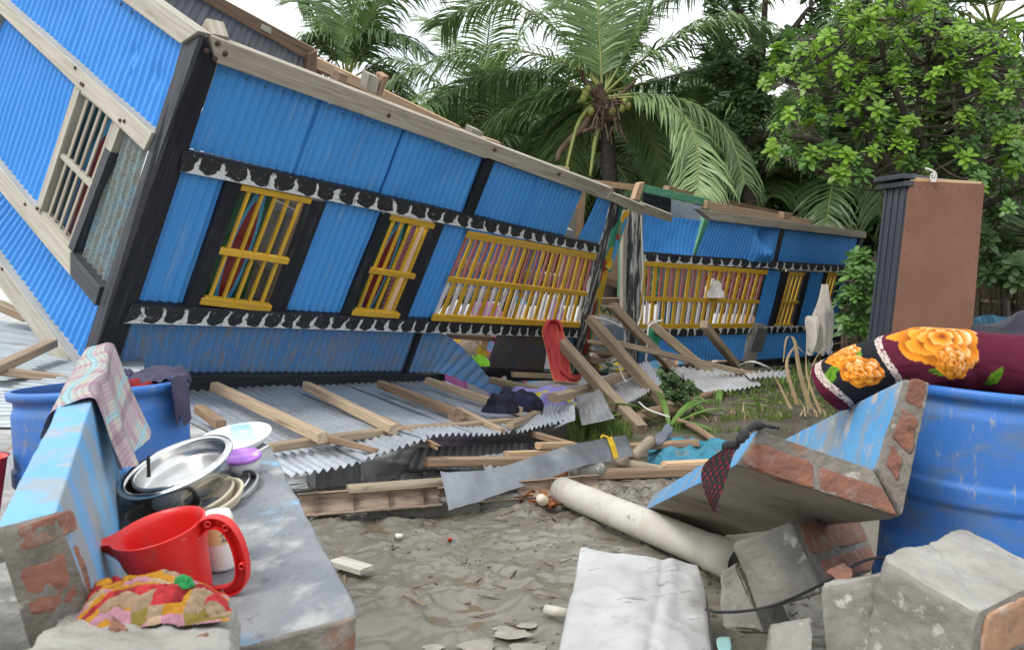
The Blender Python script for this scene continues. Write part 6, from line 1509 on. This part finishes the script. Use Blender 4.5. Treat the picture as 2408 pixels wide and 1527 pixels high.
for k in range(70):
    a = rv.uniform(0, 6.28); p = at(1420, 262, D - .2) + V((.25 * math.cos(a), .2 * math.sin(a), rv.uniform(-.3, .3))); q = p + V((rv.uniform(-.3, .3), rv.uniform(-.3, .1), rv.uniform(-.5, .1))); fb.join(tube([p, lerp(p, q, .6) + V((0, 0, .05)), q], .014, 4))
o = obj('dead_fibre', fb, MT['palm_dry'], pm); o['kind'] = 'stuff'
D = 22; 
FL = [(px([(815, 185), (830, 60), (855, -70)], D, 0), 'palm', .7), (px([(815, 185), (862, 60), (930, -30), (1010, -45)], D, -1), 'palm', 1.1), (px([(812, 185), (790, 80), (742, 10), (700, 5)], D, 1), 'palm_pale', .9), (px([(812, 185), (770, 110), (732, 92), (700, 125)], D, -.5), 'palm', .9),
      (px([(818, 185), (865, 100), (930, 80), (1005, 120)], D, -1), 'palm_dark', 1.0), (px([(818, 190), (880, 160), (935, 190), (970, 260)], D, .5), 'palm', .9), (px([(805, 185), (770, 150), (738, 152), (705, 200)], D, .5), 'palm_pale', .9), (px([(815, 185), (806, 40), (792, -90)], D, 1), 'palm_dark', .7), (px([(815, 190), (870, 190), (920, 240), (940, 300)], D, 1), 'palm_yellow', .8), (px([(816, 185), (880, 20), (960, -80)], D, .8), 'palm_pale', .9)]
palm(at(813, 195, D), at(825, 500, D), FL, 'coconut palm whose crown shows above the raised end of the house', r=.22, droop=.85, wl=1.3, n=84, width=.055, seed=2)
def bgpalm(x, y, d, n, L, lab, seed, bx=None, r=.2, el0=75, el1=-30, mats=('palm', 'palm_dark', 'palm_pale'), wl=1.15, nn=66):
    c = at(x, y, d); palm(c, V((at(bx or x, y, d).x, d, 0)), rnd_fronds(c, n, L, el0, el1, seed, mats), lab, r=r, droop=.85, wl=wl, n=nn, width=.055, seed=seed)
bgpalm(1996, 430, 20.5, 14, 3.6, 'short coconut palm with dark trunk just beyond the far end of the house', 3, r=.30, el0=60, el1=-45, mats=('palm', 'palm_pale', 'palm_dark'))
bgpalm(2330, 60, 15.5, 15, 3.6, 'coconut palm towering over the leafy tree beside the cabinet', 4, r=.22, mats=('palm', 'palm_dark', 'palm_dark'))
bgpalm(2395, 330, 12.5, 11, 2.4, 'stout palm with brown trunk behind the cabinet', 5, r=.2, el0=70, el1=-35, mats=('palm_dark', 'palm', 'palm_pale'))
bgpalm(1580, 480, 22, 12, 3.6, 'low palm showing its fronds above the broken doorway', 6, el0=80, el1=-5)
bgpalm(1180, 430, 24, 12, 4.2, 'low palm half hidden behind the left house section', 7, el0=80, el1=0, mats=('palm', 'palm_pale'))
bgpalm(1130, 300, 24, 14, 4.6, 'palm with arching pale fronds left of the main palm', 12, el0=75, el1=-10, mats=('palm', 'palm_pale'))
bgpalm(1290, 380, 23, 12, 4.0, 'low palm just left of the main palm trunk', 13, el0=75, el1=-10, mats=('palm', 'palm_pale', 'palm_dark'))
bgpalm(1650, 250, 25, 15, 4.8, 'palm filling the gap between main palm and dark tree', 14, el0=70, el1=-35, mats=('palm', 'palm_dark', 'palm_pale'))
bgpalm(1880, 330, 24, 14, 4.2, 'palm behind the dark tree foot', 15, el0=70, el1=-35, mats=('palm', 'palm_dark'))
bgpalm(2080, 80, 19, 14, 4.0, 'tall palm standing behind the leafy tree', 8, mats=('palm_dark', 'palm'))
bgpalm(1830, 480, 23, 12, 3.2, 'low palm behind the right house section', 9, el0=70, el1=-10, mats=('palm_dark', 'palm'))

# ------------------------------------------------------------ whorled leaves
def rosette(seed, n=15, L=.150, w=.056, flat=.55):
    r = random.Random(seed); mb = MB()
    for k in range(n):
        a = k * 2.4 + r.uniform(-.25, .25); el = lerp(1.15, -.25, k / n) * flat * 1.5 + r.uniform(-.12, .12); l = L * r.uniform(.75, 1.12) * (.6 + .4 * k / n)
        d = V((math.cos(a) * math.cos(el), math.sin(a) * math.cos(el), math.sin(el))); s = V((-math.sin(a), math.cos(a), 0)); u = d.cross(s) * -1; p = V((0, 0, .01 * (n - k) * .3)); prev = None; q = p.copy(); dd = d.copy()
        for m, ws in enumerate((.12, .55, .95, 1.0, .30)):
            a_, c_, b_ = mb.vert(q - s * w * ws / 2 + u * .004 * ws), mb.vert(q), mb.vert(q + s * w * ws / 2 + u * .004 * ws)
            if prev: mb.face([prev[0], prev[1], c_, a_]); mb.face([prev[1], prev[2], b_, c_])
            prev = (a_, c_, b_); dd = (dd - V((0, 0, .16))).normalized(); q = q + dd * l / 4
    return mb
def mesh_of(name, mb, mt):
    me = bpy.data.meshes.new(name); me.from_pydata([tuple(v) for v in mb.v], [], mb.f); me.materials.append(mt); me.polygons.foreach_set('use_smooth', [True] * len(me.polygons)); return me
ROS = {k: [mesh_of('rosette', rosette(i * 7 + 1), MT[k]) for i in range(5)] for k in ('leaf_lime', 'leaf_green', 'leaf_dark')}
RMB = [rosette(i * 7 + 1, n=11) for i in range(4)]
def inpoly(x, y, P):
    c = False; j = len(P) - 1
    for i in range(len(P)):
        if (P[i][1] > y) != (P[j][1] > y) and x < (P[j][0] - P[i][0]) * (y - P[i][1]) / (P[j][1] - P[i][1]) + P[i][0]: c = not c
        j = i
    return c
def broadtree(name, lab, cat, base, limbs, poly, dep, n_obj, n_stuff, kinds, size, seed, br=.05, gap=.0, group=None):
    r = random.Random(seed); t = thing(name, V((base.x, base.y, 0)), lab, cat, group)
    nodes = []; tb = MB()
    for L in limbs:
        c = spline([at(*q) for q in L], 18); tb.join(tube(c, lambda u: br * (1 - .75 * u) + .006, 7)); nodes += [(c[i], br * (1 - .75 * i / 18)) for i in range(3, 19)]
    tb.join(tube(spline([V((base.x, base.y, -.05)), lerp(base, at(*limbs[0][0]), .5) + V((.06, 0, 0)), at(*limbs[0][0])], 12), lambda u: br * 1.5 * (1.2 - .3 * u), 9))
    obj('trunk', tb, MT['bark'], t, smooth=True)
    tw = MB(); pts = []; tries = 0
    xs_ = [q[0] for q in poly]; ys_ = [q[1] for q in poly]
    while len(pts) < n_obj + n_stuff and tries < 40000:
        tries += 1; x, y = r.uniform(min(xs_), max(xs_)), r.uniform(min(ys_), max(ys_))
        if not inpoly(x, y, poly): continue
        if noise.noise(V((x / 95, y / 95, seed))) < gap: continue
        pts.append((r.uniform(*dep), x, y))
    pts.sort(); stuff = MB()
    for k, (d, x, y) in enumerate(pts):
        p = at(x, y, d); nd = min(nodes, key=lambda q: (q[0] - p).length_squared * (1.0 if q[0].z < p.z else 1.8))[0]
        dv = p - nd; m = lerp(nd, p, .55) + V((0, 0, -.10 * dv.length))
        tw.join(tube(spline([nd, m, p], 5), lambda u: .010 * (1 - .6 * u) + .002, 4, caps=False))
        up = (V((0, 0, 1.0)) + dv.normalized() * .6 + V((r.uniform(-.5, .5), r.uniform(-.9, .3), 0)) * .7).normalized()
        s = size * r.uniform(.6, 1.25); M = Matrix.Translation(p) @ up.to_track_quat('Z', 'Y').to_matrix().to_4x4() @ Matrix.Rotation(r.uniform(0, 6.28), 4, 'Z') @ Matrix.Scale(s, 4)
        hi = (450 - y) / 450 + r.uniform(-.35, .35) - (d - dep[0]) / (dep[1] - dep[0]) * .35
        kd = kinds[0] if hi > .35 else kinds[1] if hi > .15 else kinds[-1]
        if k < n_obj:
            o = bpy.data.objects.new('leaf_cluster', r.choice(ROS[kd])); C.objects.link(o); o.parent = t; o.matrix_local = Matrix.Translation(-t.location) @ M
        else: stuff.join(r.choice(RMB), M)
    obj('twigs', tw, MT['bark'], t)['kind'] = 'stuff'
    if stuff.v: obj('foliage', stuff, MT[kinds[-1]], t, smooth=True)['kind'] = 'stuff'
    return t
broadtree('leafy_tree', 'broad leafy tree with whorls of bright green leaves above the cabinet', 'tree', gnd(2235, 1000, 0) * 0 + V((at(2240, 560, 9.6).x, 9.6, 0)),
          [[(2240, 520, 9.6), (2150, 440, 9.4), (2040, 380, 9.2), (1920, 330, 9.0), (1830, 320, 8.8)], [(2240, 500, 9.6), (2170, 350, 9.3), (2100, 200, 9.2), (2060, 60, 9.0), (2040, -40, 9.0)], [(2240, 520, 9.6), (2260, 380, 9.5), (2240, 220, 9.6), (2260, 60, 9.6)], [(2200, 460, 9.5), (2080, 300, 9.0), (1960, 180, 8.8), (1880, 90, 8.8)],
           [(2240, 500, 9.6), (2330, 380, 9.2), (2400, 260, 9.0), (2460, 160, 9.0)], [(2240, 520, 9.6), (2340, 470, 9.3), (2440, 430, 9.0)], [(2150, 440, 9.4), (2030, 420, 8.9), (1930, 405, 8.7)], [(2100, 400, 9.2), (1990, 260, 8.9), (1850, 190, 8.7)], [(2240, 480, 9.4), (2160, 300, 8.9), (2180, 150, 8.8)]],
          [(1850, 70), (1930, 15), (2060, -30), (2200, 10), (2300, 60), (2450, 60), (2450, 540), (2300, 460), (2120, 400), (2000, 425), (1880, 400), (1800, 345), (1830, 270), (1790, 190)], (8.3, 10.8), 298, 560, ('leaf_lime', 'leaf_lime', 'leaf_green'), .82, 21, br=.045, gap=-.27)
broadtree('dark_tree', 'dark thin-leaved tree with black branches between palm and leafy tree', 'tree', V((at(1765, 420, 20).x, 20, 0)),
          [[(1765, 430, 20.0), (1770, 300, 20.0), (1790, 150, 20.1), (1800, 0, 20.1), (1805, -100, 20.1)], [(1775, 260, 20.0), (1720, 180, 19.9), (1680, 100, 19.7)], [(1785, 180, 20.0), (1850, 90, 19.8), (1900, 20, 19.7)], [(1770, 330, 20.0), (1850, 300, 19.7), (1900, 290, 19.5)], [(1795, 110, 20.1), (1740, 30, 19.9), (1700, -40, 19.8)], [(1768, 380, 20.0), (1820, 400, 19.7), (1870, 390, 19.5)]],
          [(1670, -40), (1960, -60), (1960, 200), (1900, 420), (1760, 420), (1700, 320), (1650, 120)], (18.8, 21.5), 60, 230, ('leaf_dark', 'leaf_dark', 'leaf_dark'), 1.7, 23, br=.13, gap=.02)
broadtree('young_tree', 'young leafy sapling growing beside the dark blue cabinet side', 'tree', V((at(2025, 700, 7.6).x, 7.6, 0)),
          [[(2022, 800, 7.6), (2020, 700, 7.6), (2025, 640, 7.6), (2040, 610, 7.6)], [(2020, 720, 7.6), (1995, 680, 7.5), (1985, 660, 7.5)], [(2022, 690, 7.6), (2050, 650, 7.6), (2060, 620, 7.6)], [(2022, 780, 7.6), (1995, 750, 7.5), (1975, 735, 7.5)], [(2022, 780, 7.6), (2045, 740, 7.6)]],
          [(1972, 640), (2020, 600), (2070, 590), (2072, 800), (2020, 800), (1965, 740)], (7.2, 8.0), 46, 12, ('leaf_lime', 'leaf_lime', 'leaf_green'), .78, 25, br=.02, gap=-.3)
broadtree('hedge_shrub', 'dark shrub growing over the thatch fence beside the cabinet', 'shrub', V((at(2370, 700, 9.4).x, 9.4, 0)),
          [[(2370, 760, 9.4), (2360, 680, 9.4), (2340, 600, 9.3), (2330, 540, 9.2)], [(2370, 700, 9.4), (2400, 620, 9.3), (2420, 540, 9.2)]], [(2300, 480), (2450, 480), (2450, 640), (2380, 690), (2310, 660)], (8.9, 9.8), 36, 20, ('leaf_green', 'leaf_dark', 'leaf_dark'), 1.0, 27, br=.03, gap=-.2)

# ------------------------------------------------------------ thatch fence and net behind
MT['thatch'] = mat('thatch_dry', (.105, .080, .058), (.055, .042, .032), scale=5, rough=.95, rnd=.1, stretch=(6, 6, 1))
tf = thing('thatch_fence', V((at(2180, 700, 11.5).x, 11.5, 0)), 'dry brown palm-thatch fence with bamboo rails behind the cabinet', 'fence')
th = MB(); x0, x1 = at(1985, 700, 17.6).x, at(2520, 700, 10.6).x
for k in range(2600):
    f = rv.random(); x = lerp(x0, x1, f); y = lerp(17.6, 10.6, f) + rv.uniform(-.08, .08); z = rv.uniform(0, 1.5); h = rv.uniform(.35, .8); w = rv.uniform(.012, .035); lx = rv.uniform(-.18, .18) * h
    a = [V((x, y, z)), V((x + w, y - .01, z)), V((x + w + lx, y - rv.uniform(0, .1), z + h)), V((x + lx, y, z + h))]; i0 = len(th.v)
    for p in a: th.vert(p)
    th.face([i0, i0 + 1, i0 + 2, i0 + 3])
hexbox(th, [V((x0, 17.7, 1.9)), V((x1, 10.7, 1.9)), V((x1, 10.7, 0)), V((x0, 17.7, 0))], [V((x0, 17.75, 1.9)), V((x1, 10.75, 1.9)), V((x1, 10.75, 0)), V((x0, 17.75, 0))], V((0, 0, 1)))
obj('thatch', th, MT['thatch'], tf)['kind'] = 'stuff'
for z in (.55, 1.28): obj('rail', tube([V((x0, 17.5, z + .1)), V((lerp(x0, x1, .5), 14.0, z)), V((x1, 10.5, z - .06))], .028, 8), MT['bamboo_out'], tf)
MT['net_thin'] = mat('net_dark_blue', (.03, .10, .16), (.045, .14, .21), scale=20, rough=.85, bump=.6, bscale=90)
nb2 = MB(); nb2.grid([[at(2270 + i * 12, 742 + 3 * math.sin(i) , 9.0 - i * .05) + V((0, .02 * math.sin(i * 2.2), 0)) for i in range(18)], [at(2270 + i * 12, 765, 9.0 - i * .05) + V((0, .04 * math.sin(i * 1.7), 0)) for i in range(18)], [at(2270 + i * 12, 860, 9.0 - i * .05) + V((0, .05 * math.sin(i * 1.3), 0)) for i in range(18)]])
tag(obj('net_curtain', nb2, MT['net_thin']), 'dark blue net stretched low behind the quilt roll', 'net')
# ------------------------------------------------------------ far greenery
def leafcloud(n, pos, size, mt, name, lab, seed):
    r = random.Random(seed); mb = MB()
    for k in range(n):
        p, s = pos(r); s *= size * r.uniform(.6, 1.4); a = V((r.uniform(-1, 1), r.uniform(-1, 1), r.uniform(-.4, .8))).normalized(); b = a.cross(V((r.uniform(-1, 1), r.uniform(-1, 1), r.uniform(-1, 1)))).normalized() * .42
        i0 = len(mb.v)
        for q in (p - a * s, p + b * s, p + a * s, p - b * s): mb.vert(q)
        mb.face([i0, i0 + 1, i0 + 2, i0 + 3])
    return tag(obj(name, mb, MT[mt], loc=(0, 0, 0)), lab, None, kind='stuff')
def far_pos(x0, x1, top, d0, d1):
    def f(r):
        while True:
            x = r.uniform(x0, x1); d = r.uniform(d0, d1); t = top(x); y = lerp(t, 705, r.random() ** 1.3)
            if noise.noise(V((x / 60, y / 60, d * .2))) > -.2: return at(x, y, d), d / 20
    return f
leafcloud(7000, far_pos(960, 1420, lambda x: 215 + 50 * math.sin(x / 50) + 25 * math.sin(x / 17), 27, 34), .28, 'leaf_far', 'far_foliage', 'pale green foliage mass far behind the left palms', 3)
leafcloud(12000, far_pos(1400, 2020, lambda x: 190 + 60 * math.sin(x / 47) + 25 * math.sin(x / 13), 24, 32), .26, 'leaf_far', 'far_foliage', 'green foliage mass far behind the right house section', 4)
leafcloud(7000, far_pos(1900, 2560, lambda x: 120 + 60 * math.sin(x / 70) + 30 * math.sin(x / 19), 20, 27), .26, 'leaf_mid', 'far_foliage', 'dark foliage mass far behind the leafy tree', 5)
leafcloud(2600, far_pos(1880, 2560, lambda x: 480 + 30 * math.sin(x / 40), 18.5, 21), .2, 'leaf_dark', 'undergrowth', 'dark undergrowth behind the thatch fence', 6)
# ------------------------------------------------------------ weeds, grass, dry stems
MT['grass'] = leafm('grass_blades', (.10, .17, .03), (.16, .22, .05), .6, .3, .0, 2)
MT['straw'] = mat('straw_dry', (.42, .32, .18), (.32, .23, .12), scale=8, rough=.8)
MT['strap_leaf'] = leafm('strap_leaf', (.13, .26, .045), (.19, .32, .07), .4, .3, .1, 4)
def grass(n, region, hmin, hmax, mt, name, lab, seed, z=0.0, w=.006, lean=.5):
    r = random.Random(seed); mb = MB()
    for k in range(n):
        x, y = region(r); p = V((x, y, gheight(x, y) - .01)); h = r.uniform(hmin, hmax); a = r.uniform(0, 6.28); d = V((math.cos(a), math.sin(a), 0)); s = V((-d.y, d.x, 0)) * w * r.uniform(.7, 1.5); le = r.uniform(.1, lean) * h
        i0 = len(mb.v)
        for q in (p - s, p + s, p + V((0, 0, h * .6)) + d * le * .35 + s * .8, p + V((0, 0, h * .6)) + d * le * .35 - s * .8, p + V((0, 0, h)) + d * le): mb.vert(q)
        mb.face([i0, i0 + 1, i0 + 2, i0 + 3]); mb.face([i0 + 3, i0 + 2, i0 + 4])
    return tag(obj(name, mb, MT[mt], loc=(0, 0, 0)), lab, None, kind='stuff')
def pxreg(x0, x1, y0, y1, th=-.3, sc=1.4):
    def f(r):
        while True:
            p = gnd(r.uniform(x0, x1), r.uniform(y0, y1))
            if sn(p, sc, 3) > th: return p.x, p.y
    return f
grass(2600, pxreg(1335, 1480, 985, 1035, -.2), .03, .16, 'grass', 'grass_patch', 'green grass tuft below the crumpled tin', 1)
grass(3400, pxreg(1480, 1960, 870, 1030, .12, 2.5), .015, .09, 'grass', 'weeds', 'low green weeds on the soil behind the mud', 2)
grass(260, pxreg(1800, 1990, 870, 950, .0), .06, .25, 'grass', 'weeds', 'taller weeds near the far end of the house', 4, w=.008)
grass(420, pxreg(1500, 1960, 880, 1010, -.1), .02, .12, 'straw', 'dry_litter', 'dry straw litter on the weedy soil', 5, lean=2.5)
def strapplant(c, n, L, w, lab, seed, mt='strap_leaf', el=(35, 80), cat='plant', name='strap_leaf_plant'):
    r = random.Random(seed); t = thing(name, c, lab, cat)
    for k in range(n):
        a = r.uniform(0, 6.28); e = math.radians(r.uniform(*el)); d = V((math.cos(a) * math.cos(e), math.sin(a) * math.cos(e), math.sin(e))); l = L * r.uniform(.7, 1.15); s = V((-math.sin(a), math.cos(a), 0)); q = c.copy(); rows = []
        for m in range(9):
            u = m / 8; ww = w * math.sin(min(1, u * 1.1 + .12) * 3.0) * .5 + .003; rows.append([q - s * ww, q - V((0, 0, ww * .35)), q + s * ww]); d = (d - V((0, 0, .20 * r.uniform(.6, 1.3)))).normalized(); q = q + d * l / 8
        mb = MB(); mb.grid(rows); obj('leaf', mb, MT[mt], t, smooth=True)
    return t
strapplant(gnd(1575, 1005), 13, 1.15, .06, 'clump of long strap-shaped green leaves beside the grey rag', 1, el=(12, 52))
strapplant(gnd(1690, 965), 9, 1.4, .07, 'bent strap-leaved plant on the weedy soil', 2, el=(10, 45))
strapplant(gnd(1655, 985), 7, .5, .04, 'small strap-leaved plant by the bare branch', 3, el=(30, 70))
strapplant(gnd(1790, 985), 8, .45, .035, 'low strap-leaved tuft on the soil behind the broken bench', 7, el=(25, 70))
strapplant(gnd(1840, 920), 9, .5, .03, 'spiky green tuft between dry stems and rafters', 8, el=(35, 80))
strapplant(gnd(1885, 930), 3, .9, .16, 'young banana plant with broad leaves beside the quilt roll', 4, el=(35, 70), name='banana_plant')
for k, (pts, w, lb) in enumerate((([(1905, 960), (1880, 870), (1868, 800), (1850, 795), (1842, 850)], .05, 'dry brown banana stem bent over in a hook by the pale draped cloth'), ([(1875, 950), (1850, 860), (1870, 815), (1890, 830)], .04, 'second dry curled stem beside the hooked one'), ([(1900, 970), (1905, 880), (1935, 820), (2000, 800)], .012, 'thin dry stalk arching toward the cabinet'), ([(1860, 960), (1830, 900), (1815, 880)], .03, 'short dry straw leaf in the weeds'), ([(1930, 970), (1900, 890), (1895, 830)], .03, 'upright dry leaf blade in the weeds'))):
    d = 7.6 - .15 * k; c = spline([at(x, y, d) for x, y in pts], 20); rows = [[p - V((w * .5 * (1 - i / 24), 0, 0)), p + V((0, -.01, 0)), p + V((w * .5 * (1 - i / 24), 0, 0))] for i, p in enumerate(c)]
    mb = MB(); mb.grid(rows); tag(obj('dry_stem', mb, MT['straw'], smooth=True), lb, 'plant')
broadtree('weed_bush', 'small round-leaved weed bush under the bright roofing sheet', 'bush', gnd(1590, 945), [[(1590, 935, 9.4), (1580, 900, 9.4), (1565, 880, 9.4)], [(1590, 935, 9.4), (1610, 910, 9.4), (1625, 900, 9.4)]], [(1550, 870), (1600, 870), (1645, 920), (1620, 950), (1570, 940)], (9.2, 9.6), 40, 30, ('leaf_green', 'leaf_green', 'leaf_dark'), .42, 31, br=.012, gap=-.4)
